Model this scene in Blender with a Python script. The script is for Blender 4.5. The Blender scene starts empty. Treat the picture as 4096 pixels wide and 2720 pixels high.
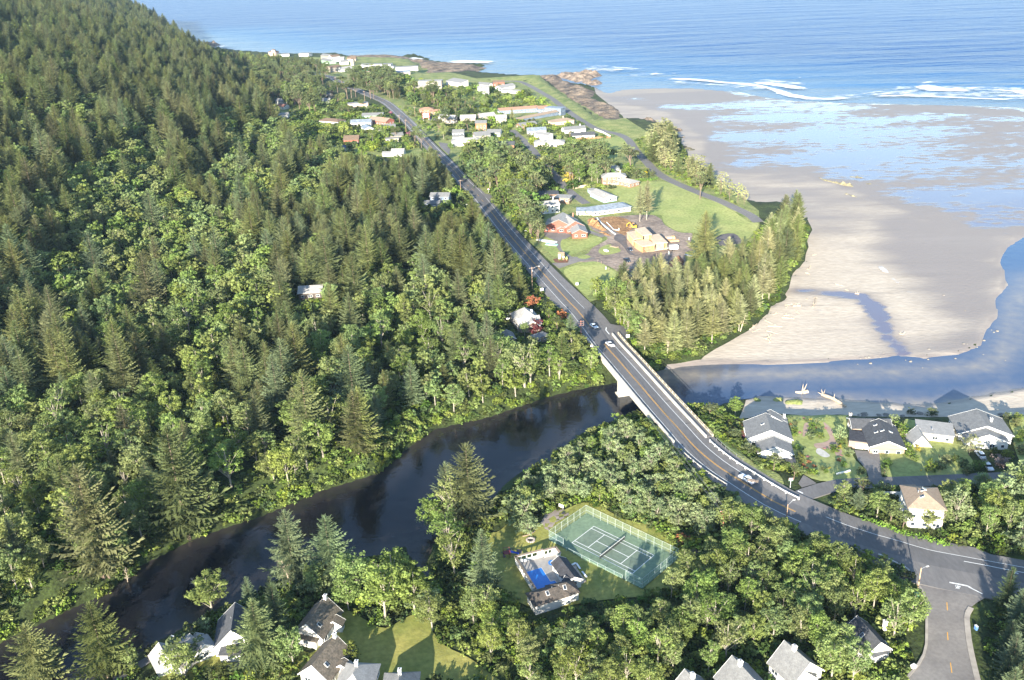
import bpy, bmesh, math, random
import numpy as np
from mathutils import Vector, Matrix, noise as MN
R=math.radians
S=bpy.context.scene; COL=S.collection
# ---------------------------------------------------------------- camera, sky, sun, exposure
CAMZ=168.0; FPX=3700.0; PITCH=R(23.5); ROLL=R(-2.2)
cd=bpy.data.cameras.new('camera'); cam=bpy.data.objects.new('camera',cd); COL.objects.link(cam)
cam.location=(0,0,CAMZ)
cam.rotation_mode='QUATERNION'
cam.rotation_quaternion=(Matrix.Rotation(math.pi/2-PITCH,3,'X') @ Matrix.Rotation(ROLL,3,'Z')).to_quaternion()
cd.sensor_width=36; cd.lens=36*FPX/4096; cd.clip_start=1; cd.clip_end=40000
S.camera=cam
SUN_AZ=R(16.0); SUN_EL=R(16.5)
wd=bpy.data.worlds.new('World'); S.world=wd; wd.use_nodes=True
nt=wd.node_tree; sk=nt.nodes.new('ShaderNodeTexSky'); sk.sky_type='NISHITA'; sk.sun_disc=False
sk.sun_elevation=SUN_EL; sk.sun_rotation=math.pi+SUN_AZ; sk.altitude=100; sk.air_density=1.0; sk.dust_density=0.2; sk.ozone_density=1.6
nt.links.new(sk.outputs[0],nt.nodes['Background'].inputs[0]); nt.nodes['Background'].inputs[1].default_value=0.11
sl=bpy.data.lights.new('sun','SUN'); sl.energy=4.6; sl.angle=R(0.5); sl.color=(1,.92,.77)
sun=bpy.data.objects.new('sun',sl); COL.objects.link(sun)
sv=Vector((math.sin(SUN_AZ)*math.cos(SUN_EL),math.cos(SUN_AZ)*math.cos(SUN_EL),-math.sin(SUN_EL)))
sun.rotation_euler=sv.to_track_quat('-Z','Y').to_euler(); sun.location=(-80,-200,400)
S.view_settings.view_transform='Standard'; S.view_settings.look='None'; S.view_settings.exposure=1.8; S.view_settings.gamma=1
S.cycles.max_bounces=5; S.cycles.diffuse_bounces=2; S.cycles.glossy_bounces=2; S.cycles.transmission_bounces=3
S.cycles.transparent_max_bounces=20; S.cycles.volume_bounces=0; S.cycles.use_denoising=True; S.cycles.caustics_reflective=False
# ---------------------------------------------------------------- photo pixel -> place in the world
def zm(x0,y0,s): return lambda x,y:(x0+x*s,y0+y*s)
zF=zm(0,0,1.7349); zH=zm(0,0,.4659); zV=zm(1000,100,.42355); zM=zm(1900,250,.5506); zN=zm(1500,700,.3507)
zS=zm(1900,650,.3507); zB=zm(1900,1150,.38265); zR=zm(2700,1550,.5913); zT=zm(1900,1950,.42355); zC=zm(500,2200,.50826)
zD=zm(2500,2250,.67598); zW=zm(2300,900,.42355); zO=zm(2300,200,.7607); zL=zm(0,1700,.38265); zQ=zm(3300,1550,.3508)
zG=zm(2800,1600,.3507); zK=zm(2600,1700,.28694); zP=zm(1900,2050,.2551); zE=zm(3400,2050,.42726); zX=zm(3000,1000,.46421)
zY=zm(1700,1950,.2551); zI=zm(0,2100,.3955); zJ=zm(2250,1250,.19133); z8=zm(2350,850,.19133); zA=zm(1000,1150,.2551)
cr,sr=math.cos(ROLL),math.sin(ROLL); cp,sp=math.cos(PITCH),math.sin(PITCH)
def ray(p):
    X,Y=p[0]-2048,1360-p[1]
    X,Y=X*cr-Y*sr,X*sr+Y*cr
    return Vector((X,FPX*cp+Y*sp,-FPX*sp+Y*cp))
def W(p,z=0.):
    d=ray(p); t=(z-CAMZ)/d.z
    return Vector((d.x*t,d.y*t,z))
def pix(v):
    x,y,z=v[0],v[1],v[2]-CAMZ
    f=y*cp-z*sp; Y=y*sp+z*cp; X=x
    X,Y=X*FPX/f,Y*FPX/f
    return (2048+X*cr+Y*sr, 1360-(-X*sr+Y*cr))
def PL(zf,*pts): return [zf(*p) for p in pts]
def WL(pxs,z=0.): return np.array([W(p,z)[:2] for p in pxs])
# ---------------------------------------------------------------- bookkeeping
def tag(o,label=None,cat=None,group=None,kind=None):
    if label: o['label']=label
    if cat: o['category']=cat
    if group: o['group']=group
    if kind: o['kind']=kind
    return o
def empty(name,loc,rz=0,label=None,cat=None,group=None):
    o=bpy.data.objects.new(name,None); COL.objects.link(o); o.location=loc; o.rotation_euler=(0,0,rz); o.empty_display_size=.5
    return tag(o,label,cat,group)
class MB:
    def __init__(s): s.v=[];s.f=[];s.m=[];s.mi=0
    def quad(s,*p):
        n=len(s.v); s.v+= [tuple(q) for q in p]; s.f.append(tuple(range(n,n+len(p)))); s.m.append(s.mi); return s
    def box(s,c,d,rz=0,taper=1.0):
        n=len(s.v); cx,cy,cz=c; hx,hy,hz=d[0]/2,d[1]/2,d[2]/2; co,si=math.cos(rz),math.sin(rz)
        for z,k in ((-hz,1),(hz,taper)):
            for x,y in ((-hx,-hy),(hx,-hy),(hx,hy),(-hx,hy)):
                x*=k;y*=k; s.v.append((cx+x*co-y*si,cy+x*si+y*co,cz+z))
        for q in ((0,3,2,1),(4,5,6,7),(0,1,5,4),(1,2,6,5),(2,3,7,6),(3,0,4,7)): s.f.append(tuple(n+i for i in q)); s.m.append(s.mi)
        return s
    def tube(s,a,b,r1,r2=None,n=6,cap=True):
        a=Vector(a);b=Vector(b); r2=r1 if r2 is None else r2; d=(b-a)
        if d.length<1e-6: return s
        d.normalize(); u=d.orthogonal().normalized(); w=d.cross(u); k=len(s.v)
        for p,r in ((a,r1),(b,r2)):
            for i in range(n):
                t=2*math.pi*i/n; s.v.append(tuple(p+u*(r*math.cos(t))+w*(r*math.sin(t))))
        for i in range(n):
            j=(i+1)%n; s.f.append((k+i,k+j,k+n+j,k+n+i)); s.m.append(s.mi)
        if cap:
            s.f.append(tuple(k+n+i for i in range(n))); s.m.append(s.mi)
            s.f.append(tuple(k+i for i in range(n-1,-1,-1))); s.m.append(s.mi)
        return s
    def path(s,pts,r,n=6,r2=None):
        for i in range(len(pts)-1):
            t0=i/(len(pts)-1); t1=(i+1)/(len(pts)-1); q=r if r2 is None else r2
            s.tube(pts[i],pts[i+1],r+(q-r)*t0,r+(q-r)*t1,n)
        return s
    def prism(s,poly,z0,z1):
        n=len(s.v); k=len(poly)
        s.v+=[(p[0],p[1],z0) for p in poly]+[(p[0],p[1],z1) for p in poly]
        s.f.append(tuple(range(n+k-1,n-1,-1))); s.m.append(s.mi); s.f.append(tuple(range(n+k,n+2*k))); s.m.append(s.mi)
        for i in range(k):
            j=(i+1)%k; s.f.append((n+i,n+j,n+k+j,n+k+i)); s.m.append(s.mi)
        return s
    def add(s,vs,fs):
        n=len(s.v); s.v+=[tuple(v) for v in vs]
        for f in fs: s.f.append(tuple(n+i for i in f)); s.m.append(s.mi)
        return s
    def mesh(s,name,mats,smooth=False):
        me=bpy.data.meshes.new(name); me.from_pydata(s.v,[],s.f)
        for m in (mats if isinstance(mats,(list,tuple)) else [mats]): me.materials.append(m)
        if any(s.m): me.polygons.foreach_set('material_index',s.m)
        if smooth: me.polygons.foreach_set('use_smooth',[True]*len(s.f))
        me.update(); return me
    def build(s,name,mats,parent=None,smooth=False,loc=None,rz=0):
        o=bpy.data.objects.new(name,s.mesh(name,mats,smooth)); COL.objects.link(o)
        if parent: o.parent=parent
        if loc is not None: o.location=loc; o.rotation_euler=(0,0,rz)
        return o
def copy_tree(o,parent=None):
    c=o.copy(); COL.objects.link(c)
    if parent: c.parent=parent
    for ch in list(o.children): copy_tree(ch,c)
    return c
# ---------------------------------------------------------------- materials
MATS={}
def mat(name,col,rough=.8,var=.15,scale=.4,col2=None,bump=0,bscale=None,rnd=0,spec=.3,metal=0,detail=4,stretch=None,emit=None,thr=None,fine=None):
    if name in MATS: return MATS[name]
    m=bpy.data.materials.new(name); m.use_nodes=True; nt=m.node_tree; N=nt.nodes; Lk=nt.links
    b=N['Principled BSDF']; b.inputs['Roughness'].default_value=rough; b.inputs['Metallic'].default_value=metal
    b.inputs['Specular IOR Level'].default_value=spec
    tc=N.new('ShaderNodeTexCoord'); vec=tc.outputs['Object']
    if stretch:
        mp=N.new('ShaderNodeMapping'); mp.inputs['Scale'].default_value=stretch; Lk.new(vec,mp.inputs[0]); vec=mp.outputs[0]
    no=N.new('ShaderNodeTexNoise'); no.inputs['Scale'].default_value=scale; no.inputs['Detail'].default_value=detail; Lk.new(vec,no.inputs['Vector'])
    c2=col2 or tuple(max(0,x*(1-2*var)) for x in col); c1=col if col2 else tuple(x*(1+2*var) for x in col)
    rp=N.new('ShaderNodeValToRGB'); rp.color_ramp.elements[0].color=(*c2,1); rp.color_ramp.elements[1].color=(*c1,1)
    rp.color_ramp.elements[0].position,rp.color_ramp.elements[1].position=thr or (.3,.7)
    Lk.new(no.outputs[0],rp.inputs[0]); out=rp.outputs[0]
    if fine:
        n2=N.new('ShaderNodeTexNoise'); n2.inputs['Scale'].default_value=fine[0]; n2.inputs['Detail'].default_value=3; Lk.new(vec,n2.inputs['Vector'])
        mr=N.new('ShaderNodeMapRange'); mr.inputs[1].default_value=.3; mr.inputs[2].default_value=.7; mr.inputs[3].default_value=1-fine[1]; mr.inputs[4].default_value=1+fine[1]
        Lk.new(n2.outputs[0],mr.inputs[0]); vm=N.new('ShaderNodeVectorMath'); vm.operation='SCALE'; Lk.new(out,vm.inputs[0]); Lk.new(mr.outputs[0],vm.inputs['Scale']); out=vm.outputs[0]
    if rnd:
        oi=N.new('ShaderNodeObjectInfo'); hs=N.new('ShaderNodeHueSaturation')
        def rm(lo,hi,mul):
            a=N.new('ShaderNodeMath'); a.operation='MULTIPLY'; a.inputs[1].default_value=mul; Lk.new(oi.outputs['Random'],a.inputs[0])
            f=N.new('ShaderNodeMath'); f.operation='FRACT'; Lk.new(a.outputs[0],f.inputs[0])
            q=N.new('ShaderNodeMapRange'); q.inputs[3].default_value=lo; q.inputs[4].default_value=hi; Lk.new(f.outputs[0],q.inputs[0]); return q.outputs[0]
        Lk.new(rm(.5-.045*rnd,.5+.03*rnd,1),hs.inputs['Hue']); Lk.new(rm(1-.3*rnd,1+.1*rnd,7.3),hs.inputs['Saturation']); Lk.new(rm(1-.4*rnd,1+.4*rnd,31.7),hs.inputs['Value'])
        Lk.new(out,hs.inputs['Color']); out=hs.outputs[0]
    Lk.new(out,b.inputs['Base Color'])
    if bump:
        nb=N.new('ShaderNodeTexNoise'); nb.inputs['Scale'].default_value=bscale or scale*4; nb.inputs['Detail'].default_value=4; Lk.new(vec,nb.inputs['Vector'])
        bp=N.new('ShaderNodeBump'); bp.inputs['Strength'].default_value=min(1,bump); bp.inputs['Distance'].default_value=max(.3,bump); Lk.new(nb.outputs[0],bp.inputs['Height']); Lk.new(bp.outputs[0],b.inputs['Normal'])
    if emit: b.inputs['Emission Color'].default_value=(*emit,1); b.inputs['Emission Strength'].default_value=1
    MATS[name]=m; return m
def plain(name,col,rough=.6,**k): return mat(name,col,rough,var=k.pop('var',.06),scale=k.pop('scale',1.5),**k)
dead_m=mat('bleached wood',(.55,.46,.35),.9,scale=.8,col2=(.38,.30,.22))
# ---------------------------------------------------------------- the lie of the land (heights in metres above the water)
def segdist(x,y,poly,closed=True):
    """distance of points to polyline, and inside test"""
    P=np.asarray(poly,float); n=len(P); d=np.full(x.shape,1e9); ins=np.zeros(x.shape,bool)
    for i in range(n if closed else n-1):
        a=P[i]; b=P[(i+1)%n]; ab=b-a; L=ab@ab+1e-9
        t=np.clip(((x-a[0])*ab[0]+(y-a[1])*ab[1])/L,0,1)
        d=np.minimum(d,np.hypot(x-a[0]-t*ab[0],y-a[1]-t*ab[1]))
        if closed:
            c=((a[1]>y)!=(b[1]>y)); xx=(b[0]-a[0])*(y-a[1])/((b[1]-a[1]) if b[1]!=a[1] else 1e-9)+a[0]; ins^=c&(x<xx)
    return d,ins
def sdist(x,y,poly): d,i=segdist(x,y,poly); return np.where(i,-d,d)
def smooth(a,b,x): t=np.clip((x-a)/(b-a),0,1); return t*t*(3-2*t)
RIVER=WL(PL(zF,(-200,1570),(0,1480),(250,1362),(330,1300),(450,1240),(520,1215),(600,1190),(670,1160),(740,1130),(800,1112),(870,1090),(905,1062),(930,1040),(1000,990),(1060,975),(1130,960),(1200,935),(1260,915),(1330,897),(1400,885),(1440,878),(1500,858),(1560,845),(1640,838),(1800,838),(1900,833),(1950,828),(2000,827),(2070,818),(2130,824),(2210,815),(2255,795),(2270,760),(2295,730),(2290,690),(2318,660),(2310,625),(2302,600),(2320,570),(2361,545),(2500,520),(2700,700),(2700,830),(2361,897),(2243,918),(2180,930),(2119,936),(2033,931),(1931,922),(1830,920),(1760,915),(1700,925),(1660,935),(1620,945),(1560,940),(1500,952),(1440,965),(1400,985),(1340,1000),(1310,1035),(1260,1070),(1200,1090),(1165,1120),(1140,1150),(1085,1180),(1035,1215),(1005,1250),(985,1300),(1000,1325),(985,1340),(950,1300),(930,1260),(880,1280),(800,1300),(700,1330),(610,1360),(520,1400),(440,1440),(350,1490),(270,1545),(200,1590),(100,1650),(-300,1800)))
OCEAN=np.vstack([np.array([[-9000,3200],[-1500,2700],[-800,2250]]),WL(PL(zF,(415,92),(440,103),(455,112),(500,118),(560,124),(630,128),(700,130),(780,128),(880,131),(960,129),(1000,140),(1110,150),(1118,160),(1070,172),(1130,181),(1180,186),(1260,188),(1330,192),(1375,205),(1400,218),(1430,208),(1500,204),(1600,204),(1700,212),(1760,224),(1830,232),(1930,237),(2060,240),(2200,243),(2361,248))),np.array([[1400,1250],[3500,1500],[9000,2500],[9000,9000],[-9000,9000]])])
BEACH_PX=PL(zF,(1520,862))+PL(zW,(870,1320),(1060,1290),(1190,1270),(1220,1240),(1330,1170),(1430,1120),(1500,1080),(1560,1040),(1640,1000),(1720,950),(1770,880),(1820,850),(1850,780),(1900,750),(1960,730),(2000,690),(1985,655),(2020,610),(2050,480),(2060,460),(2130,400),(2170,350),(2180,280),(2205,220),(2190,150),(2240,60))+PL(zO,(1250,960),(1225,900),(1160,850),(1060,820),(990,835),(930,825),(890,790),(810,745),(730,680),(650,625),(600,580),(590,540),(560,500),(560,470),(470,415),(360,395),(270,390),(250,350),(180,290),(110,230),(100,195))+PL(zF,(1380,205),(1400,180),(1500,180),(1700,190),(1900,220),(2361,225),(2900,245),(2900,640),(2375,640),(2345,700),(2330,790),(2280,840),(2100,855),(1800,858),(1640,862))
BEACH=WL(BEACH_PX,.8)
SPIT_PX=PL(zR,(430,215),(465,140),(480,85),(550,55),(700,50),(900,48),(1100,40),(1300,65),(1500,85),(1700,75),(1900,45),(2100,5),(2361,-40),(2700,-60),(2700,190),(2361,190),(2000,205),(1700,200),(1300,200),(1100,185),(960,195),(700,180))
SPIT=WL(SPIT_PX,.8)
CTRL=[]
for zf,l in ((zF,((2150,1500,7),(2150,1300,8),(1400,1225,3.6),(1300,1180,3.4),(1480,1290,3.6),(1250,1330,3.6),(1000,1500,3),(450,1520,3),(750,1450,3),(1700,1400,5),(1900,1500,6),(1250,1080,2.8),(1600,1100,5),(1500,1150,4),(1750,1110,7.5),(1900,1010,4.5),(1780,1010,4.5),(2200,1000,4.5),(2340,1000,4.5),(2050,1120,7),(2250,1150,7),(2361,1250,8),(1230,740,7),(1350,760,8),(1650,720,5),(1560,800,3),(1450,560,8.5),(1600,450,9),(1300,520,9),(1300,600,9),(1400,640,8.5),(1760,500,7),(1100,450,11),(1300,400,10),(1500,320,8),(950,280,12),(1100,300,11),(1200,250,10),(1300,250,8),(1000,200,10),(900,150,8),(780,140,7),(700,200,10),(750,300,14),(1000,480,13),(900,600,14),(700,660,15),(1100,800,7),(1000,900,4.5),(600,1000,7),(300,1200,6),(0,1350,10),(640,140,6),(2361,1500,9),(2000,1540,6))),):
    for x,y,z in l: w=W(zf(x,y),z); CTRL.append((w.x,w.y,z))
CTRL+= [(-200,100,4),(0,100,4),(200,100,8),(600,500,3),(500,300,7),(-700,1000,20),(-700,1800,10)]
CTRL=np.array(CTRL)
FOOT=np.vstack([np.array([[-700,2300]]),WL(PL(zF,(415,103),(500,118),(600,190),(655,262),(650,330),(560,420),(430,520),(250,690),(100,860),(-100,1010)),10),np.array([[-400,330],[-500,100]])])
def fbm(x,y,sc,oct=3,seed=0.):
    x=np.asarray(x,float); out=np.zeros(x.shape); a=1.;s=1./sc
    for o in range(oct):
        X=x*s+seed*1.7+o*13.1; Y=np.asarray(y)*s-seed*2.3+o*7.7
        xi=np.floor(X); yi=np.floor(Y); fx=X-xi; fy=Y-yi; fx=fx*fx*(3-2*fx); fy=fy*fy*(3-2*fy)
        h=lambda i,j:(np.sin(i*127.1+j*311.7+seed)*43758.5453)%1.0
        out+=a*((h(xi,yi)*(1-fx)+h(xi+1,yi)*fx)*(1-fy)+(h(xi,yi+1)*(1-fx)+h(xi+1,yi+1)*fx)*fy-.5); a*=.5; s*=2
    return out
# highway centre line (pixel, height); catmull-rom to a fine polyline
HW_PX=[(zF(700,165),10),(zF(762,177),11),(zV(800,510),11.5),(zV(900,570),12),(zV(1010,610),12),(zV(1100,650),12),(zV(1200,690),12),(zV(1290,735),12),(zV(1365,795),12),(zV(1500,920),11.5),(zV(1700,1140),11.5),(zV(1900,1340),11),(zV(2030,1490),11),((1907,775),11),((2026,924.4),10),((2166,1085.8),9),((2268,1198),8.5),(zB(1095,265),8),(zB(1350,590),8),(zB(1500,760),8),(zB(1885,1205),8),(zK(350,0),8),(zK(600,280),8),(zK(800,460),8),(zK(1000,610),8),(zK(1250,770),8),(zK(1500,930),8),(zK(1700,1050),8),(zK(1900,1150),8),(zR(1050,940),8),(zR(1200,995),8),(zR(1340,1040),8),(zR(1500,1085),8),(zR(1700,1145),8),(zR(1955,1195),8),(zR(2361,1270),8),(zR(2800,1345),8)]
def catmull(pts,step=3.):
    P=[Vector(p) for p in pts]; P=[P[0]*2-P[1]]+P+[P[-1]*2-P[-2]]; out=[]
    for i in range(1,len(P)-2):
        a,b,c,d=P[i-1:i+3]; n=max(1,int((c-b).length/step))
        for k in range(n):
            t=k/n; out.append(.5*((2*b)+(c-a)*t+(2*a-5*b+4*c-d)*t*t+(3*b-a-3*c+d)*t**3))
    out.append(P[-2]); return out
HW=catmull([W(p,z) for p,z in HW_PX],3.)
HWA=np.array([tuple(v) for v in HW])
def polyz(x,y,L):
    """distance to 3-d polyline L and the height of its nearest point"""
    d=np.full(x.shape,1e9); z=np.zeros(x.shape)
    for i in range(len(L)-1):
        a=L[i];b=L[i+1]; ab=b[:2]-a[:2]; q=ab@ab+1e-9
        t=np.clip(((x-a[0])*ab[0]+(y-a[1])*ab[1])/q,0,1); dd=np.hypot(x-a[0]-t*ab[0],y-a[1]-t*ab[1])
        m=dd<d; d=np.where(m,dd,d); z=np.where(m,a[2]+t*(b[2]-a[2]),z)
    return d,z
# side roads: (pixel centre, height)
STREET=[(zE(1010,760),8),(zE(905,850),7.8),(zE(912,1000),7.6),(zE(920,1170),7.3),(zE(935,1420),7),(zE(960,1568),7),(zE(1000,1800),7)]
SHORE=[(zM(30,215),9),(zM(120,150),8.5),(zM(250,135),8),(zM(330,140),8),(zM(400,170),8),(zM(480,215),8),(zM(560,262),8),(zM(620,310),8),(zM(700,370),8),(zM(790,430),8),(zM(870,475),8),(zM(950,500),8),(zM(1040,520),8),(zM(1100,550),8),(zM(1135,590),8),(zM(1180,655),8.2),(zM(1240,715),8.4),(zM(1300,780),8.6),(zM(1370,830),8.7),(zM(1450,870),8.8),(zM(1550,915),9),(zM(1650,955),9),(zM(1780,1005),9),(zM(1900,1060),8.6),(zM(2000,1110),8.2),(zM(2060,1160),8)]
LANE=[(zM(270,490),10.5),(zM(330,545),10.2),(zM(390,600),10),(zM(440,660),10),(zM(480,720),10),(zM(540,780),9.8),(zM(590,830),9.6),(zM(640,890),9.5),(zM(700,945),9.3),(zM(760,990),9.2),(zM(810,1025),9)]
RIVERST=[(zR(800,755),8),(zR(900,715),7.6),(zR(1010,680),7.2),(zR(1120,655),7),(zR(1300,645),6.8),(zR(1500,638),6.5),(zR(1700,630),6.4),(zR(1900,622),6.3),(zR(2361,600),6)]
ROADS=[np.array([tuple(v) for v in catmull([W(p,z) for p,z in r],4.)]) for r in (STREET,SHORE,LANE,RIVERST)]
ROADW=[7,5,4,4]
BR0=min(range(len(HW)),key=lambda i:(HW[i]-W(zJ(800,640),8)).length)      # bridge: indices along the highway
BR1=min(range(len(HW)),key=lambda i:(HW[i]-W(zK(330,60),8)).length)
COURT=[(1048,249),(700,491),(1578,951),(1920,667)]; POOLY=[(600,790),(1255,610),(1640,1110),(1520,1330),(950,1520),(900,1310)]
FLATS=[(WL(PL(zT,*COURT),3.6),3.1),(WL(PL(zP,*POOLY),3.6),3.1)]
ROCKS=[WL(PL(zV,(880,293),(1010,285),(1290,280),(1490,300),(1780,340),(2010,355),(2215,405),(2130,440),(1980,492),(1700,505),(1600,490),(1620,440),(1560,365),(1330,340),(1000,330)),.5),WL(PL(zM,(440,95),(600,95),(760,165),(880,210),(1090,365),(1080,430),(1010,465),(930,465),(870,405),(800,350),(700,290),(620,240),(560,190),(520,140)),.5)]
def land_height(x,y):
    w=np.zeros(x.shape); s=np.zeros(x.shape)
    for cx,cy,cz in CTRL:
        k=1/(((x-cx)**2+(y-cy)**2)/900+ .15+ (cy/900)**2)**1.6; w+=k; s+=k*cz
    h=s/w
    d,_=segdist(x,y,FOOT,False)
    # left-of-foot test: inside polygon closed far to the left
    hp=np.vstack([FOOT,np.array([[-4000,0],[-4000,3000],[-1200,2700]])]); _,ins=segdist(x,y,hp)
    d=np.where(ins,d,0); far=smooth(900,1500,y)
    hill=(.46+.10*far)*d*d/(d+55); hill=np.where(hill>0,150*(1-np.exp(-hill/150)),0)
    h=h+hill+fbm(x,y,60,3,3.)*np.clip(1.5+hill*.12,0,9)*.6
    dw=np.minimum(sdist(x,y,RIVER),sdist(x,y,OCEAN)); db=sdist(x,y,BEACH); ds=sdist(x,y,SPIT); db=np.minimum(db,ds)
    for rp in ROCKS: db=np.minimum(db,sdist(x,y,rp))
    # roads are benched into the land
    for L,ww in [(HWA[:BR0+1],8.5),(HWA[BR1:],8.5)]+list(zip(ROADS,ROADW)):
        d,z=polyz(x,y,L); k=smooth(ww+12,ww+1,d); h=h*(1-k)+(z-.3)*k
    for P,z in FLATS: k=smooth(7,0,sdist(x,y,P)); h=h*(1-k)+z*k
    dd=np.minimum(dw,db); h=np.where(dd>0,.5+(h-.5)*smooth(-1,9,dd),h)
    beach=.12+np.clip(np.minimum(dw,60)/60,0,1)**1.2*.75+.5*smooth(-25,0,db)
    h=np.where((db<0)&(dw>0),beach,h)
    h=np.where(dw<0,np.maximum(-2.,.02+dw*.18),np.minimum(h,np.maximum(.0,dw)*1.3+.05))
    return h
U0,U1,DU=-1.12,1.0,.0062; Y0,DV=118.,.0078; NU=int((U1-U0)/DU)+1; NV=int(math.log(2900/Y0)/DV)+1
uu=U0+DU*np.arange(NU); yy=Y0*np.exp(DV*np.arange(NV))
GX=uu[None,:]*yy[:,None]; GY=np.repeat(yy[:,None],NU,1); GZ=land_height(GX,GY)
def Hs(x,y):
    x=np.asarray(x,float); y=np.maximum(np.asarray(y,float),Y0)
    a=np.clip((x/y-U0)/DU,0,NU-1.001); b=np.clip(np.log(y/Y0)/DV,0,NV-1.001)
    i=a.astype(int); j=b.astype(int); f=a-i; y0=yy[j]; y1=yy[j+1]; g=np.clip((y-y0)/(y1-y0),0,1)
    return (GZ[j,i]*(1-f)+GZ[j,i+1]*f)*(1-g)+(GZ[j+1,i]*(1-f)+GZ[j+1,i+1]*f)*g
def Hh(x,y): return float(Hs(np.array([x]),np.array([y]))[0])
def G(p,h=0.):
    """the place on the ground whose point h metres above it is seen at photo pixel p (marches the view ray)"""
    d=ray(p); d=d/d.y; y=Y0
    z=5.
    prev=None
    for k in range(2000):
        q=CAMZ+d.z*y-h; g=Hh(d.x*y,y); g=max(g,0.) if h==0 else g
        if q<=g:
            if prev is None: break
            y0,e0=prev; e1=q-g; y=y0+(y-y0)*e0/(e0-e1) if e0!=e1 else y; break
        prev=(y,q-g); y*=1.01
    x=d.x*y; return Vector((x,y,Hh(x,y)))
# ground sheet
ground_m=mat('forest floor',(.060,.085,.022),.95,scale=.12,col2=(.022,.030,.010),bump=.6,bscale=.7,fine=(1.3,.45))
idx=np.arange(NU*NV).reshape(NV,NU)
gf=np.stack([idx[:-1,:-1],idx[:-1,1:],idx[1:,1:],idx[1:,:-1]],-1).reshape(-1,4)
keep=(GZ.reshape(-1)[gf].max(1)>-1.6); gf=gf[keep]
me=bpy.data.meshes.new('ground'); me.from_pydata(np.stack([GX,GY,GZ],-1).reshape(-1,3).tolist(),[],gf.tolist()); me.materials.append(ground_m)
me.polygons.foreach_set('use_smooth',[True]*len(me.polygons)); me.update()
ground=bpy.data.objects.new('ground',me); COL.objects.link(ground); tag(ground,kind='structure')
# draped sheets: a polygon laid on the land, cut along the land's own grid
def drape(name,poly,m,off=.08,every=1,kind='structure',zfun=None,attr=None,seg=None):
    bm=bmesh.new()
    vs=[bm.verts.new((float(p[0]),float(p[1]),0)) for p in poly]
    f=bm.faces.new(vs)
    if f.normal.z<0: f.normal_flip()
    bmesh.ops.triangulate(bm,faces=bm.faces[:])
    P=np.array(poly,float)[:,:2]; us=P[:,0]/P[:,1]; ly=np.log(np.maximum(P[:,1],Y0)/Y0)
    for i in range(int((us.min()-U0)/DU)+1,int((us.max()-U0)/DU)+1,every):
        u=U0+DU*i; bmesh.ops.bisect_plane(bm,geom=bm.verts[:]+bm.edges[:]+bm.faces[:],plane_co=(0,0,0),plane_no=(1,-u,0),dist=1e-4)
    for j in range(int(ly.min()/DV)+1,int(ly.max()/DV)+1,every):
        bmesh.ops.bisect_plane(bm,geom=bm.verts[:]+bm.edges[:]+bm.faces[:],plane_co=(0,Y0*math.exp(DV*j),0),plane_no=(0,1,0),dist=1e-4)
    xs=np.array([v.co.x for v in bm.verts]); ys=np.array([v.co.y for v in bm.verts])
    zs=(zfun or Hs)(xs,ys)+off
    for v,z in zip(bm.verts,zs): v.co.z=float(z)
    bmesh.ops.recalc_face_normals(bm,faces=bm.faces)
    if len(bm.faces) and sum(f.normal.z for f in bm.faces)<0: bmesh.ops.reverse_faces(bm,faces=bm.faces)
    me=bpy.data.meshes.new(name); bm.to_mesh(me); bm.free(); me.materials.append(m)
    me.polygons.foreach_set('use_smooth',[True]*len(me.polygons))
    if attr:
        for k,fn in attr.items():
            a=me.attributes.new(k,'FLOAT','POINT'); a.data.foreach_set('value',np.asarray(fn(xs,ys),float).astype(np.float32))
    o=bpy.data.objects.new(name,me); COL.objects.link(o)
    return tag(o,kind=kind)
def gpoly(pxs,z=None):
    return [tuple((W(p,z) if z is not None else G(p))[:2]) for p in pxs]
def roundpoly(pts,n=4):
    P=[Vector((p[0],p[1],0)) for p in pts]; k=len(P); out=[]
    for i in range(k):
        a,b,c,d=P[i-1],P[i],P[(i+1)%k],P[(i+2)%k]
        for j in range(n):
            t=j/n; q=.5*((2*b)+(c-a)*t+(2*a-5*b+4*c-d)*t*t+(3*b-a-3*c+d)*t**3); out.append((q.x,q.y))
    return out
# a heap: bumpy mound over a polygon (rock shelves, earth piles, islets)
def lump(name,poly,m,h,step,base=None,edge=6.,rough=1.,seed=0,sink=.6,kind='structure',parent=None,nsc=None,flat=False):
    P=np.array(poly,float)[:,:2]; x0,y0=P.min(0)-step; x1,y1=P.max(0)+step
    nx=int((x1-x0)/step)+2; ny=int((y1-y0)/step)+2
    X,Y=np.meshgrid(x0+np.arange(nx)*step,y0+np.arange(ny)*step)
    rg=np.random.RandomState(seed+5); X=X+rg.uniform(-.3,.3,X.shape)*step; Y=Y+rg.uniform(-.3,.3,Y.shape)*step
    d=-sdist(X,Y,P)+fbm(X,Y,edge*2,2,seed+1.)*edge*.5
    b=Hs(X,Y) if base is None else np.full(X.shape,base)
    nn=fbm(X,Y,nsc or edge*1.5,4,seed+9.)
    k=np.clip(d/edge,-1,1); z=b+np.where(k>0,h*(smooth(0,1,k)*(.65 if not flat else .9)+k*(rough*np.abs(nn)*1.4)),k*sink*3)
    keep=d>-step*1.5; ix=-np.ones(X.shape,int); ix[keep]=np.arange(keep.sum())
    vs=np.stack([X[keep],Y[keep],z[keep]],-1).tolist(); fs=[]
    for j in range(ny-1):
        for i in range(nx-1):
            q=(ix[j,i],ix[j,i+1],ix[j+1,i+1],ix[j+1,i])
            if min(q)>=0: fs+= [(q[0],q[1],q[2]),(q[0],q[2],q[3])]
    o=MB().add(vs,fs).build(name,m,parent,smooth=flat)
    return tag(o,kind=kind) if kind else o
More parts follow.
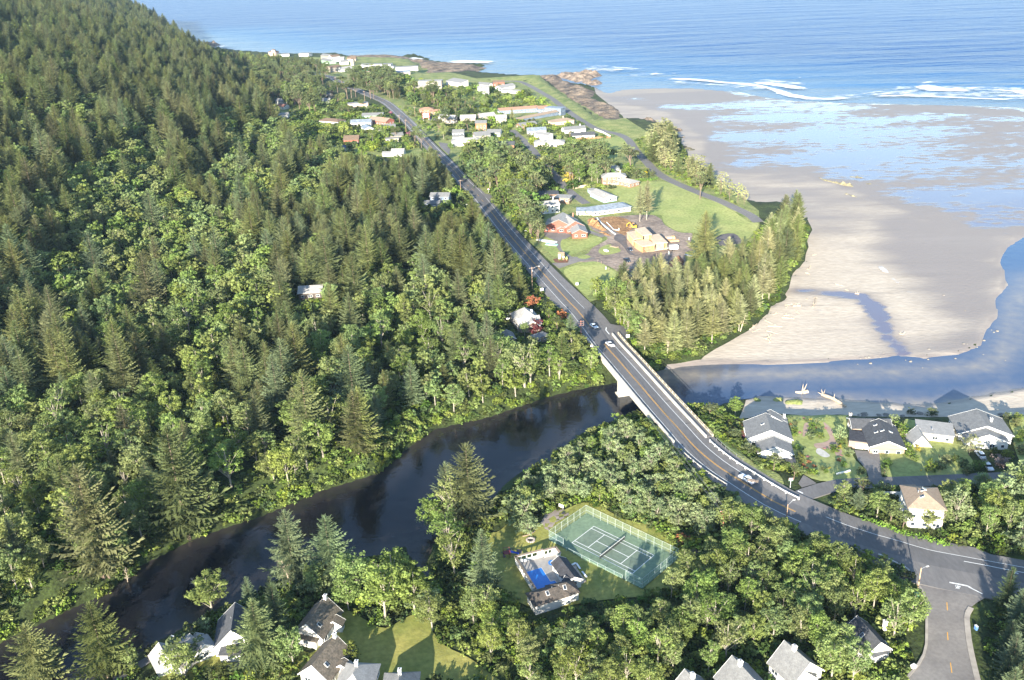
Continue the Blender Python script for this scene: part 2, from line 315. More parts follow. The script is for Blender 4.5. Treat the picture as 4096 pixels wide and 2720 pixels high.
# ---------------------------------------------------------------- water
def water_mat(name,attr,c0,c1,c2,rough,waves,aname2=None):
    m=bpy.data.materials.new(name); m.use_nodes=True; nt=m.node_tree; N=nt.nodes; Lk=nt.links; b=N['Principled BSDF']
    b.inputs['Roughness'].default_value=rough; b.inputs['IOR'].default_value=1.33; b.inputs['Specular IOR Level'].default_value=.11 if name=='sea water' else .5
    g=N.new('ShaderNodeNewGeometry')
    at=N.new('ShaderNodeAttribute'); at.attribute_name=attr; at2=N.new('ShaderNodeAttribute'); at2.attribute_name=aname2 or 'none'
    mx=N.new('ShaderNodeMix'); mx.data_type='RGBA'; mx.inputs['A'].default_value=(*c0,1); mx.inputs['B'].default_value=(*c1,1); Lk.new(at.outputs['Fac'],mx.inputs['Factor'])
    m2=N.new('ShaderNodeMix'); m2.data_type='RGBA'; m2.inputs['B'].default_value=(*c2,1); Lk.new(mx.outputs['Result'],m2.inputs['A']); 
    pn=N.new('ShaderNodeTexNoise'); pn.inputs['Scale'].default_value=.22; pn.inputs['Detail'].default_value=5; Lk.new(g.outputs['Position'],pn.inputs['Vector'])
    ma=N.new('ShaderNodeMath'); ma.operation='MULTIPLY_ADD'; ma.inputs[1].default_value=1.3; ma.inputs[2].default_value=-.65; Lk.new(pn.outputs[0],ma.inputs[0])
    mb=N.new('ShaderNodeMath'); mb.operation='MULTIPLY'; Lk.new(ma.outputs[0],mb.inputs[0]); Lk.new(at2.outputs['Fac'],mb.inputs[1])
    mc=N.new('ShaderNodeMath'); mc.operation='ADD'; mc.use_clamp=True; Lk.new(mb.outputs[0],mc.inputs[0]); Lk.new(at2.outputs['Fac'],mc.inputs[1])
    Lk.new(mc.outputs[0],m2.inputs['Factor']); Lk.new(m2.outputs['Result'],b.inputs['Base Color'])
    h=None
    for sc,st,amp,dist in waves:
        mp=N.new('ShaderNodeMapping'); mp.inputs['Scale'].default_value=st; mp.inputs['Rotation'].default_value=(0,0,R(dist)); Lk.new(g.outputs['Position'],mp.inputs[0])
        no=N.new('ShaderNodeTexNoise'); no.inputs['Scale'].default_value=sc; no.inputs['Detail'].default_value=2; Lk.new(mp.outputs[0],no.inputs['Vector'])
        mu=N.new('ShaderNodeMath'); mu.operation='MULTIPLY'; mu.inputs[1].default_value=amp; Lk.new(no.outputs[0],mu.inputs[0])
        if h is None: h=mu.outputs[0]
        else:
            ad=N.new('ShaderNodeMath'); ad.operation='ADD'; Lk.new(h,ad.inputs[0]); Lk.new(mu.outputs[0],ad.inputs[1]); h=ad.outputs[0]
    bp=N.new('ShaderNodeBump'); bp.inputs['Strength'].default_value=1; bp.inputs['Distance'].default_value=1; Lk.new(h,bp.inputs['Height']); Lk.new(bp.outputs[0],b.inputs['Normal'])
    return m
ocean_m=water_mat('sea water','deep',(.05,.15,.30),(.018,.072,.21),(.15,.22,.30),.3,[(.022,(.22,1,1),9.0,4),(.10,(.4,1,1),3.2,-6),(.5,(.6,1,1),.7,10)],'shallow')
OCE_L=WL(PL(zF,(420,92),(640,128),(960,129),(1118,160),(1400,210),(1700,214),(1930,238),(2361,250),(3200,290)))
ys=np.concatenate([np.linspace(380,1400,90),np.linspace(1430,2600,60),np.geomspace(2700,11500,22)]); xs=np.concatenate([np.linspace(-11000,-2600,8),np.linspace(-2500,2500,150),np.linspace(2600,11000,8)])
OX,OY=np.meshgrid(xs,ys); OZ=1.1*np.sin(OY/13+fbm(OX,OY,220,2,2)*9+OX*.006)*smooth(0,200,OY-600)*np.clip((3000-OY)/1500,0,1)*.6-.02
od,_=segdist(OX.ravel(),OY.ravel(),OCE_L,False); od=od.reshape(OX.shape)
OZ=OZ*np.clip(od/80,0,1)
n1,n2=OX.shape; ix=np.arange(n1*n2).reshape(n1,n2); of=np.stack([ix[:-1,:-1],ix[:-1,1:],ix[1:,1:],ix[1:,:-1]],-1).reshape(-1,4)
me=bpy.data.meshes.new('ocean'); me.from_pydata(np.stack([OX,OY,OZ],-1).reshape(-1,3).tolist(),[],of.tolist()); me.materials.append(ocean_m); me.polygons.foreach_set('use_smooth',[True]*len(me.polygons))
for k,v in (('deep',smooth(30,420,od)),('shallow',.75*(1-smooth(15,150,od)))):
    a=me.attributes.new(k,'FLOAT','POINT'); a.data.foreach_set('value',v.ravel().astype(np.float32))
o=bpy.data.objects.new('ocean',me); COL.objects.link(o); tag(o,kind='structure')
river_m=water_mat('river water','mouth',(.006,.007,.011),(.03,.075,.17),(.30,.26,.21),.05,[(.25,(.7,1,1),.09,20),(1.1,(1,1,1),.04,0)],'shallow')
MOUTH=W(zF(2150,880)); 
def at_mouth(x,y): return smooth(25,115,x)
def at_shal(x,y):
    d=np.abs(sdist(x,y,BEACH)); d2,_=segdist(x,y,WL(PL(zX,(2250,1210),(1900,1300),(1650,1330),(1200,1320),(800,1300),(300,1300))),False)
    return np.maximum(.8*np.exp(-d/7),.85*np.exp(-d2/6))*smooth(15,45,x)+.13*np.exp(-np.abs(sdist(x,y,RIVER))/5)*smooth(45,15,x)
drape('river',RIVER,river_m,.0,every=3,zfun=lambda x,y:np.zeros(x.shape)+.03,attr={'mouth':at_mouth,'shallow':at_shal})
# ---------------------------------------------------------------- beach
def sand_mat():
    m=bpy.data.materials.new('sand'); m.use_nodes=True; nt=m.node_tree; N=nt.nodes; Lk=nt.links; b=N['Principled BSDF']
    g=N.new('ShaderNodeNewGeometry')
    def noise(sc,st,det,rot=0):
        mp=N.new('ShaderNodeMapping'); mp.inputs['Scale'].default_value=st; mp.inputs['Rotation'].default_value=(0,0,rot); Lk.new(g.outputs['Position'],mp.inputs[0])
        n=N.new('ShaderNodeTexNoise'); n.inputs['Scale'].default_value=sc; n.inputs['Detail'].default_value=det; Lk.new(mp.outputs[0],n.inputs['Vector']); return n.outputs[0]
    def math_(op,a,b_,c=None,cl=False):
        q=N.new('ShaderNodeMath'); q.operation=op; q.use_clamp=cl
        for i,v in enumerate((a,b_,c)):
            if v is None: continue
            if isinstance(v,(int,float)): q.inputs[i].default_value=v
            else: Lk.new(v,q.inputs[i])
        return q.outputs[0]
    def mr(v,a,b_,lo=0.,hi=1.):
        q=N.new('ShaderNodeMapRange'); q.interpolation_type='SMOOTHSTEP'; Lk.new(v,q.inputs[0]); q.inputs[1].default_value=a; q.inputs[2].default_value=b_; q.inputs[3].default_value=lo; q.inputs[4].default_value=hi; return q.outputs[0]
    def mixc(f,a,b_):
        q=N.new('ShaderNodeMix'); q.data_type='RGBA'; Lk.new(f,q.inputs['Factor'])
        for k,v in (('A',a),('B',b_)):
            if isinstance(v,tuple): q.inputs[k].default_value=(*v,1)
            else: Lk.new(v,q.inputs[k])
        return q.outputs['Result']
    wet=N.new('ShaderNodeAttribute'); wet.attribute_name='wet'; film=N.new('ShaderNodeAttribute'); film.attribute_name='film'
    rip=noise(.16,(.55,1.25,1),3,.15); big=noise(.012,(.6,1.6,1),5,.1); med=noise(.03,(.5,1.6,1),4,-.3)
    fl=math_('ADD',film.outputs['Fac'],math_('MULTIPLY_ADD',rip,1.2,-.6)); fl=math_('ADD',fl,math_('MULTIPLY_ADD',big,1.8,-.9)); fl=mr(fl,.42,.74)
    w2=mr(math_('ADD',wet.outputs['Fac'],math_('MULTIPLY_ADD',med,.9,-.45)),.2,.8)
    dry=mixc(mr(noise(.5,(.6,1.4,1),5),.3,.75),(.48,.405,.32),(.58,.50,.405))
    c=mixc(w2,dry,(.275,.232,.205)); st=mr(noise(.05,(.25,2.2,1),5,.5),.55,.72); c=mixc(math_('MULTIPLY',st,.5),c,(.24,.205,.18)); st2=mr(noise(.02,(.35,1.8,1),6,.35),.5,.8); c=mixc(math_('MULTIPLY',st2,.4),c,(.35,.30,.265)); st3=mr(noise(.11,(.18,2.6,1),4,-.5),.6,.75); c=mixc(math_('MULTIPLY',st3,.3),c,(.22,.19,.17))
    c=mixc(fl,c,(.15,.14,.185)); Lk.new(c,b.inputs['Base Color'])
    r=math_('MULTIPLY_ADD',w2,-.32,.9); r=math_('MULTIPLY_ADD',fl,-.45,r,True); Lk.new(r,b.inputs['Roughness'])
    b.inputs['Specular IOR Level'].default_value=.32
    bp=N.new('ShaderNodeBump'); bp.inputs['Strength'].default_value=.5; bp.inputs['Distance'].default_value=.4; Lk.new(math_('MULTIPLY',noise(.6,(.7,1.3,1),4),math_('SUBTRACT',1.0,fl)),bp.inputs['Height']); Lk.new(bp.outputs[0],b.inputs['Normal'])
    return m
sand_m=sand_mat()
FILM=WL(PL(zF,(1400,225),(1480,245),(1560,262),(1640,320),(1640,385),(1700,398),(1860,398),(1960,432),(2060,470),(2160,508),(2270,540),(2361,535),(2900,540),(2900,240),(2361,240),(1900,225),(1750,205)),.5)
BAR1=WL(PL(zO,(130,240),(300,212),(420,207),(600,208),(800,225),(865,245),(800,268),(680,277),(560,272),(420,262),(300,245)),.6)
BAR2=WL(PL(zO,(1530,295),(1700,285),(1900,290),(2361,320),(2361,345),(2000,335),(1750,318)),.6)
BAR3=WL(PL(zO,(250,360),(420,330),(560,330),(680,350),(690,480),(500,430),(380,400)),.6)
CRK=WL(PL(zX,(430,370),(560,372),(700,385),(850,395),(960,415),(1060,480),(1110,560),(1140,640),(1190,740),(1260,800),(1330,880)),.6)
WETZ=WL(PL(zX,(950,0),(1100,110),(1250,270),(1420,420),(1520,600),(1500,690),(1250,800),(1050,880),(950,900),(2361,1000),(2361,-300),(900,-300)),.6)
def at_film(x,y):
    f=smooth(18,-25,sdist(x,y,FILM))*.64
    for b_,s in ((BAR1,9),(BAR2,9),(BAR3,12)): f=f*smooth(-s,s*.6,sdist(x,y,b_))
    d,_=segdist(x,y,CRK,False); wd=2.+np.clip((380-y)/40,0,3)*0; t=np.clip(1-d/7.0,0,1); f=np.maximum(f,t**.7*.78)
    return f
def at_wet(x,y):
    w=smooth(30,-40,sdist(x,y,WETZ)); w=np.maximum(w,smooth(30,-10,sdist(x,y,FILM)))
    w=np.maximum(w,.55*smooth(440,540,y))
    dw=np.minimum(np.abs(sdist(x,y,RIVER)),9e9); w=np.maximum(w,.9*np.exp(-dw/3.5)); d,_=segdist(x,y,CRK,False); w=np.maximum(w,np.exp(-d/9)*.9)
    return w
drape('beach',BEACH,sand_m,.14,every=1,attr={'wet':at_wet,'film':at_film})
drape('beach',SPIT,sand_m,.14,every=1,attr={'wet':lambda x,y:.9*np.exp(-np.abs(sdist(x,y,RIVER))/3.),'film':lambda x,y:x*0})
# surf: foam lines and sheets
foam_m=bpy.data.materials.new('foam'); foam_m.use_nodes=True; _n=foam_m.node_tree; _N=_n.nodes; _L=_n.links; _b=_N['Principled BSDF']; _b.inputs['Base Color'].default_value=(.82,.84,.86,1); _b.inputs['Roughness'].default_value=.9
_g=_N.new('ShaderNodeNewGeometry'); _mp=_N.new('ShaderNodeMapping'); _mp.inputs['Scale'].default_value=(.6,1.3,1); _L.new(_g.outputs['Position'],_mp.inputs[0])
_no=_N.new('ShaderNodeTexNoise'); _no.inputs['Scale'].default_value=.09; _no.inputs['Detail'].default_value=6; _no.inputs['Roughness'].default_value=.65; _L.new(_mp.outputs[0],_no.inputs['Vector'])
_a=_N.new('ShaderNodeAttribute'); _a.attribute_name='f'; _s=_N.new('ShaderNodeMath'); _s.operation='ADD'; _L.new(_no.outputs[0],_s.inputs[0]); _L.new(_a.outputs['Fac'],_s.inputs[1])
_r=_N.new('ShaderNodeMapRange'); _r.inputs[1].default_value=.82; _r.inputs[2].default_value=1.02; _L.new(_s.outputs[0],_r.inputs[0]); _L.new(_r.outputs[0],_b.inputs['Alpha'])
FZ=0.
def foam(pxs,w,k=1.,z=.35):
    w*=1.6;k=k if k>.8 else k*.74
    global FZ; FZ+=.035; z=.3+FZ
    L=catmull([W(p,z) for p in pxs],12); vs=[];fs=[];at=[]
    for i,p in enumerate(L):
        t=(L[min(i+1,len(L)-1)]-L[max(i-1,0)]).normalized(); n=Vector((-t.y,t.x,0)); ww=w*(.75+.5*MN.noise((p.x*.02,p.y*.02,3)))
        e=min(1,i/2,(len(L)-1-i)/2)
        for s_,f in ((-.5,0),(-.2,.75),(.2,.75),(.5,0)): vs.append(p+n*ww*s_+Vector((0,0,.25*f))); at.append(f*k*e)
    for i in range(len(L)-1):
        for j in range(3): a=i*4+j; fs.append((a,a+1,a+5,a+4))
    return vs,fs,at
mb=MB(); AT=[]
for pxs,w,k in ((PL(zO,(160,180),(250,185),(380,183)),8,.7),(PL(zO,(440,150),(620,155),(800,172),(900,178),(1040,205),(1120,235),(1250,255),(1380,255),(1500,247)),14,.95),(PL(zO,(460,122),(590,124)),14,1),(PL(zO,(250,140),(360,128),(445,130)),20,1),(PL(zO,(950,155),(1050,162),(1140,170)),16,1.05),(PL(zO,(890,168),(1000,175),(1120,190),(1230,213)),18,1),(PL(zO,(1150,148),(1180,143),(1210,148)),14,.9),(PL(zO,(1460,225),(1520,228),(1580,222)),15,1),(PL(zO,(1590,210),(1700,212),(1880,220)),20,1),(PL(zO,(1630,195),(1760,200),(1820,205)),24,1),(PL(zO,(1800,180),(1900,205),(2060,212),(2160,215)),30,1.05),(PL(zO,(1700,168),(1850,172),(1980,190)),36,.75),(PL(zO,(2180,212),(2280,215),(2450,220),(2600,225)),26,1.05),(PL(zO,(1500,247),(1650,240),(1850,243),(2000,250),(2361,262)),10,.9),(PL(zO,(0,78),(50,76),(95,80)),30,1.1),(PL(zO,(0,98),(90,100),(200,108),(330,112)),30,.72),(PL(zO,(0,118),(120,128)),24,.6),(PL(zO,(700,185),(900,200),(1050,215)),8,.6),(PL(zO,(1080,240),(1250,262),(1400,262)),8,.6),(PL(zO,(420,150),(620,160),(760,168)),22,.55),(PL(zO,(640,140),(760,150)),26,.6),
  (PL(zO,(1440,232),(1650,228),(1900,235),(2150,232),(2361,240),(2600,245)),46,.68),(PL(zO,(1250,238),(1400,246),(1600,232)),30,.7),(PL(zO,(430,165),(700,178),(950,195),(1100,225)),30,.62),(PL(zO,(1700,192),(1950,200),(2200,205),(2500,215)),50,.66),(PL(zO,(0,88),(200,95),(420,105)),50,.62),(PL(zO,(250,130),(420,125),(600,128)),40,.66),(PL(zO,(900,160),(1100,175),(1230,195)),40,.62),
  (PL(zX,(960,0),(1050,80),(1150,170),(1260,270),(1360,360),(1430,415)),4,.62),(PL(zX,(1480,500),(1520,600),(1530,680)),2.5,.55),(PL(zX,(1060,810),(1160,830),(1270,845)),2.5,.6),(PL(zX,(1150,885),(1280,880)),2,.75),(PL(zX,(1370,890),(1480,912),(1600,900)),2.5,.6),(PL(zX,(1400,790),(1470,765),(1530,740)),2.5,.55),(PL(zX,(1560,800),(1650,780),(1760,740)),2.5,.58),(PL(zX,(1840,770),(1870,690),(1850,600)),2.5,.55),(PL(zX,(1930,640),(1980,570),(1960,490),(1850,440)),3,.55),(PL(zX,(1600,860),(1700,840),(1780,800)),2.5,.52),(PL(zX,(1250,80),(1300,150),(1420,260),(1480,320)),2.5,.5),
  (PL(zV,(1480,300),(1530,310),(1600,325),(1660,330)),26,1),(PL(zV,(1660,290),(1695,292),(1725,297)),22,1.1),(PL(zV,(1850,310),(1900,312)),14,.9),(PL(zV,(1770,345),(1900,345),(2050,345),(2200,348),(2361,352)),34,1.1),(PL(zV,(2100,365),(2250,370),(2361,372)),30,.9),(PL(zV,(2180,308),(2230,312)),14,.9),(PL(zV,(880,280),(1000,288),(1100,285)),14,.6),(PL(zV,(2220,390),(2361,400)),26,.8),(PL(zV,(2060,480),(2200,475),(2361,480)),14,.5),
  (PL(zH,(1490,300),(1530,303)),16,.9),(PL(zH,(1600,365),(1650,362),(1710,355)),22,1),(PL(zH,(1800,410),(1880,400),(1950,382)),30,1.1),(PL(zH,(1700,345),(1800,352)),20,.6),(PL(zH,(1820,440),(1950,435),(2100,432)),16,.6),(PL(zH,(1830,425),(2000,415)),30,.5)):
    a,b_,c=foam(pxs,w,k); mb.add(a,b_); AT+=c
o=mb.build('surf',foam_m); a=o.data.attributes.new('f','FLOAT','POINT'); a.data.foreach_set('value',AT); tag(o,'white surf of breaking waves along the shore','surf',kind='stuff')
# sea-foam streaks left on the wet sand
# ---------------------------------------------------------------- rocks of the shore
rock_m=mat('shore rock',(.29,.22,.155),.9,scale=.09,col2=(.05,.043,.04),bump=.8,bscale=.8,fine=(.6,.4))
def gl(zf,*p,z=.5): return WL([zf(*q) for q in p],z)
lump('rock_shelf',gl(zV,(880,293),(1010,285),(1200,285),(1290,280),(1490,300),(1600,330),(1780,340),(1850,355),(2010,355),(2130,375),(2215,405),(2130,440),(2060,470),(1980,490),(1890,492),(1700,505),(1600,490),(1620,440),(1560,365),(1480,352),(1330,340),(1150,345),(1000,330)),rock_m,2.6,5.,.2,14,1.3,1,kind='structure',nsc=16)
lump('rock_shelf',gl(zM,(440,95),(600,95),(640,125),(760,165),(880,210),(860,260),(940,290),(1010,310),(1090,365),(1080,430),(1010,465),(930,465),(870,405),(800,350),(700,290),(620,240),(560,190),(520,140)),rock_m,2.3,3.5,.3,10,1.3,2,nsc=11)
lump('rock_shelf',gl(zM,(1110,430),(1180,415),(1300,415),(1355,440),(1330,465),(1230,470),(1130,455)),rock_m,2.2,2.5,.3,5,1.5,3,nsc=8)
lump('rock_shelf',gl(zM,(940,470),(1050,460),(1180,475),(1190,510),(1080,500),(980,490)),rock_m,1.6,2.5,.5,5,1.3,4,nsc=8)
lump('rock_shelf',gl(zM,(1370,485),(1430,475),(1530,490),(1500,515),(1420,510)),rock_m,2.,2.,.3,4,1.5,5,nsc=6)
lump('rock_shelf',gl(zM,(1440,540),(1540,535),(1560,555),(1460,560)),rock_m,1.2,1.8,.2,3,1.5,6,nsc=6)
lump('rock_shelf',gl(zM,(1450,600),(1560,600),(1640,640),(1590,655),(1470,660),(1440,690),(1520,700),(1380,680)),mat('weedy rock',(.22,.19,.09),.9,scale=.12,col2=(.09,.08,.05),bump=.6),1.2,1.8,.3,4,1.4,7,nsc=6)
sea_rock=mat('sea rock',(.33,.25,.19),.9,scale=.15,col2=(.10,.08,.065),bump=.8,fine=(.7,.35))
def rockthing(label,poly,m,h,step,edge,seed,base=-.2,name='sea_rock',cat='rock',group=None):
    o=lump(name,poly,m,h,step,base,edge,1.6,seed,kind=None,nsc=edge*1.4); return tag(o,label,cat,group)
rockthing('big brown rock islet in the surf off the headland road',gl(zM,(575,90),(640,80),(720,80),(800,65),(890,80),(930,95),(870,110),(850,130),(740,140),(640,115)),sea_rock,3.6,3,8,11)
rockthing('low flat rock ledge just inshore of the brown islet',gl(zM,(760,140),(850,133),(930,143),(925,155),(850,165)),sea_rock,2.2,2.5,4,12)
rockthing('long reef below the end of the wooded hill with waves breaking on its tip',gl(zH,(1650,415),(1700,395),(1800,385),(1890,378),(1860,400),(1800,425),(1700,435)),sea_rock,6,6,10,13)
rockthing('dark reef at the very foot of the wooded hill',gl(zH,(1540,345),(1600,345),(1680,355),(1620,375),(1570,385)),sea_rock,6,6,10,14)
rockthing('small rocks in the calm water behind the rock shelf',gl(zV,(2070,500),(2110,492),(2180,490),(2175,515),(2100,520)),sea_rock,3,3,6,15)
rockthing('rounded rock beside the small rocks behind the rock shelf',gl(zV,(2185,495),(2215,485),(2245,495),(2230,512),(2195,512)),sea_rock,3,3,5,16)
tide_m=mat('weedy reef',(.42,.36,.22),.9,scale=.4,col2=(.17,.15,.08),bump=.6)
def ridge_rocks(label,px,zf,m,h,r,seed,cat='rock'):
    rg=random.Random(seed); pts=[G(zf(*p)) for p in px]; mb=MB()
    o=None
    poly=[]
    for i,p in enumerate(pts): poly.append((p.x+rg.uniform(-1,1),p.y+r*rg.uniform(.6,1.2)))
    for p in reversed(pts): poly.append((p.x+rg.uniform(-1,1),p.y-r*rg.uniform(.6,1.2)))
    return tag(lump('tide_rock',poly,m,h,1.3,None,2.2,2.2,seed,kind=None,nsc=3.),label,cat)
ridge_rocks('longest weedy reef lying out on the wet sand flat',[(1265,668),(1310,685),(1350,695),(1400,708),(1465,715)],zO,tide_m,1.0,5,21)
ridge_rocks('small weedy reef above the longest one on the sand flat',[(1430,667),(1470,670),(1515,672)],zO,tide_m,.8,2.5,22)
ridge_rocks('narrow reef below the longest one on the sand flat',[(1415,755),(1450,765),(1515,785)],zO,tide_m,.8,3,23)
ridge_rocks('short reef at the right end of the sand flat group',[(1515,702),(1545,705),(1570,704)],zO,tide_m,.6,2,24)
# ---------------------------------------------------------------- paving
asph_m=mat('asphalt',(.20,.188,.182),.9,scale=.07,col2=(.145,.138,.135),bump=.05,bscale=6,fine=(1.1,.12),stretch=(1,.35,1))
asph2_m=mat('worn asphalt',(.24,.22,.20),.9,scale=.1,col2=(.17,.155,.145),fine=(1.2,.12))
white_m=mat('road paint white',(.80,.80,.78),.7,scale=1.2,col2=(.55,.55,.53),thr=(.2,.45)); yel_m=mat('road paint yellow',(.80,.40,.04),.7,scale=1.2,col2=(.55,.28,.05),thr=(.2,.45))
conc_m=mat('concrete',(.66,.62,.55),.85,scale=.25,col2=(.48,.45,.39),fine=(1.5,.15)); kerb_m=mat('kerb concrete',(.40,.36,.31),.9,scale=.4,col2=(.28,.25,.22))
def offs(L,i,e,dz=0.):
    t=(L[min(i+1,len(L)-1)]-L[max(i-1,0)]); t.z=0; t.normalize(); return L[i]+Vector((-t.y,t.x,0))*e+Vector((0,0,dz))
def ribbon(name,L,e0,e1,m,dz=0.,skirt=0.,kind='structure',i0=0,i1=None,z=None):
    """strip along L from offset e0 to e1 (numbers or functions of index), + = east"""
    i1=len(L)-1 if i1 is None else i1; f0=e0 if callable(e0) else (lambda i:e0); f1=e1 if callable(e1) else (lambda i:e1); mb=MB(); A=[];B=[]
    for i in range(i0,i1+1): A.append(offs(L,i,f0(i),dz)); B.append(offs(L,i,f1(i),dz))
    for i in range(len(A)-1):
        mb.quad(A[i],A[i+1],B[i+1],B[i]) if (A[i+1]-A[i]).cross(B[i]-A[i]).z>0 else mb.quad(A[i],B[i],B[i+1],A[i+1])
        if skirt:
            d=Vector((0,0,-skirt)); mb.quad(A[i],A[i]+d,A[i+1]+d,A[i+1]); mb.quad(B[i],B[i+1],B[i+1]+d,B[i]+d)
    return tag(mb.build(name,m),kind=kind) if name else mb
def near(p,z=8.): q=W(p,z); return min(range(len(HW)),key=lambda i:(HW[i]-q).length)
def interp(tbl):
    X=[a for a,_ in tbl]; Y=[b for _,b in tbl]; return lambda i:float(np.interp(i,X,Y))
iA=near(zB(880,0)); iC=near(zR(1200,995)); iD=near(zR(1340,1040)); iX=near(zR(1640,1130))
EW=interp([(0,-5),(BR0-60,-5.4),(iA-6,-6.5),(iA+4,-7.5),(BR0-6,-7.5),(BR0,-5.3),(BR1,-5.3),(BR1+20,-5.4),(iC-20,-6),(iD,-9),(iX,-13),(iX+20,-13),(len(HW),-9)])
EE=interp([(0,5),(BR0-70,5.4),(BR0-30,7.5),(iA,8.2),(BR0-8,9.5),(BR0,9.2),(BR1,9.2),(BR1+14,9.2),(BR1+30,9.0),(iC-20,8.5),(iC,7.5),(iX,7.2),(len(HW),7)])
# outside the bridge the highway lies on the land; on the bridge the deck carries it
ribbon('highway',HW,EW,EE,asph_m,0,.6,i1=BR0); ribbon('highway',HW,EW,EE,asph_m,0,.6,i0=BR1)
lane_m=mat('lane asphalt',(.150,.146,.148),.88,scale=.07,col2=(.118,.114,.114),fine=(1.1,.1),stretch=(1,.35,1))
ribbon('highway',HW,-3.5,3.5,lane_m,.007,0)
def lines(mb,e,w,i0,i1,dash=None):
    for i in range(i0,i1):
        if dash and (i%dash[0])>=dash[1]: continue
        a,b_,c,d=offs(HW,i,e-w/2,.015),offs(HW,i+1,e-w/2,.015),offs(HW,i+1,e+w/2,.015),offs(HW,i,e+w/2,.015); mb.quad(a,d,c,b_) if (d-a).cross(b_-a).z>0 else mb.quad(a,b_,c,d)
mw=MB(); my=MB()
jN=near(zJ(870,650)); jM=near(zJ(620,350)); n_=len(HW)-1
lines(mw,-3.65,.17,10,near(zR(860,860))); lines(mw,3.65,.17,10,near(zJ(1090,680))-14); lines(mw,3.65,.17,jN,near(zK(1480,830))); lines(mw,3.65,.17,near(zR(1000,900)),n_)
lines(mw,-3.65,.17,iD+4,iX-10)
for e in (-.17,.17):
    lines(my,e,.13,near(zV(1500,920)),near(zN(1100,110)) if e<0 else near(zV(1500,920))); lines(my,e,.13,near(zN(1350,450)),jM); lines(my,e,.13,jN,iX-9); lines(my,e,.13,iX+14,n_)
lines(my,.0,.14,near(zV(1290,735)),near(zN(1350,450)),(5,2)); lines(my,-3.4,.13,iD,iX-14)
tag(mw.build('road_markings',white_m),kind='structure'); tag(my.build('road_markings',yel_m),kind='structure')
# the street joining at the lower right, with its corner
street_px=PL(zE,(230,380),(430,478),(545,560),(612,640),(683,760),(708,860),(716,960),(712,1250),(690,1330),(640,1430),(520,1568),(430,1700),(1250,1700),(1188,1568),(1150,1400),(1112,1200),(1092,1000),(1125,905),(1200,835),(1300,780),(1450,735),(1629,700),(1900,680),(1900,560),(1000,430),(600,330))
drape('side_street',[tuple(W(p,8 if p[1]<2420 else 7.4)[:2]) for p in street_px],asph2_m,.285,every=1)
def pxline(name,pts,w,m,off=.33,zz=None,kind='structure'):
    L=[G(p) for p in pts]; mb=MB()
    for i in range(len(L)-1):
        t=(L[i+1]-L[i]); t.z=0; n=Vector((-t.y,t.x,0)).normalized()*w/2; u=Vector((0,0,off))
        mb.quad(L[i]-n+u,L[i+1]-n+u,L[i+1]+n+u,L[i]+n+u)
    return mb
mw=MB(); my=MB()
for pts,w in ((PL(zE,(930,663),(1100,697),(1130,716)),.5),(PL(zE,(1130,716),(1240,772)),.3),(PL(zE,(1065,465),(1240,497),(1450,540),(1629,572)),.22),(PL(zJ,(935,260),(905,380)),.45),(PL(zJ,(905,380),(980,470)),.4),(PL(zR,(830,705),(865,722)),.45)):
    a=pxline('x',pts,w,white_m,.33); mw.add(a.v,a.f)
for a_,b_ in (((905,850),(910,925)),((910,1130),(916,1205)),((938,1415),(952,1510))): a=pxline('x',PL(zE,a_,b_),.16,yel_m); my.add(a.v,a.f)
# STOP lettering and the turn arrow, laid on the asphalt
def strokes(mb,org,ux,uy,segs,w,off=.33):
    for a,b_ in segs:
        A=org+ux*a[0]+uy*a[1]; B=org+ux*b_[0]+uy*b_[1]; t=B-A; n=Vector((-t.y,t.x,0)).normalized()*w/2; t=t.normalized()*w/2; u=Vector((0,0,Hh(A.x,A.y)+off-A.z))
        mb.quad(A-n-t+u,B-n+t+u,B+n+t+u,A+n-t+u)
GLY={'S':[((1,1),(0,1)),((0,1),(0,.5)),((0,.5),(1,.5)),((1,.5),(1,0)),((1,0),(0,0))],'T':[((0,1),(1,1)),((.5,1),(.5,0))],'O':[((0,0),(1,0)),((1,0),(1,1)),((1,1),(0,1)),((0,1),(0,0))],'P':[((0,0),(0,1)),((0,1),(1,1)),((1,1),(1,.5)),((1,.5),(0,.5))]}
o0=G(zE(986,718)); o1=G(zE(1030,726)); oy=G(zE(988,688)); ux=(o1-o0); ux.z=0; uy=(oy-o0); uy.z=0
for k,ch in enumerate('STOP'): strokes(mw,o0+ux*(k*.26),ux*.17,uy,GLY[ch],.16)
a0=G(zE(1500,600)); a1=G(zE(1565,580)); 
q=[G(zE(*p)) for p in ((1478,588),(1535,575),(1522,590),(1545,607),(1510,606))]; mw.add([v+Vector((0,0,.34)) for v in q],[(0,1,2,3,4)] if (q[1]-q[0]).cross(q[2]-q[0]).z>0 else [(4,3,2,1,0)])
a=pxline('x',PL(zE,(1522,588),(1535,576),(1560,574),(1572,584)),.45,white_m,.345); mw.add(a.v,a.f)
tag(mw.build('road_markings',white_m),kind='structure'); tag(my.build('road_markings',yel_m),kind='structure')
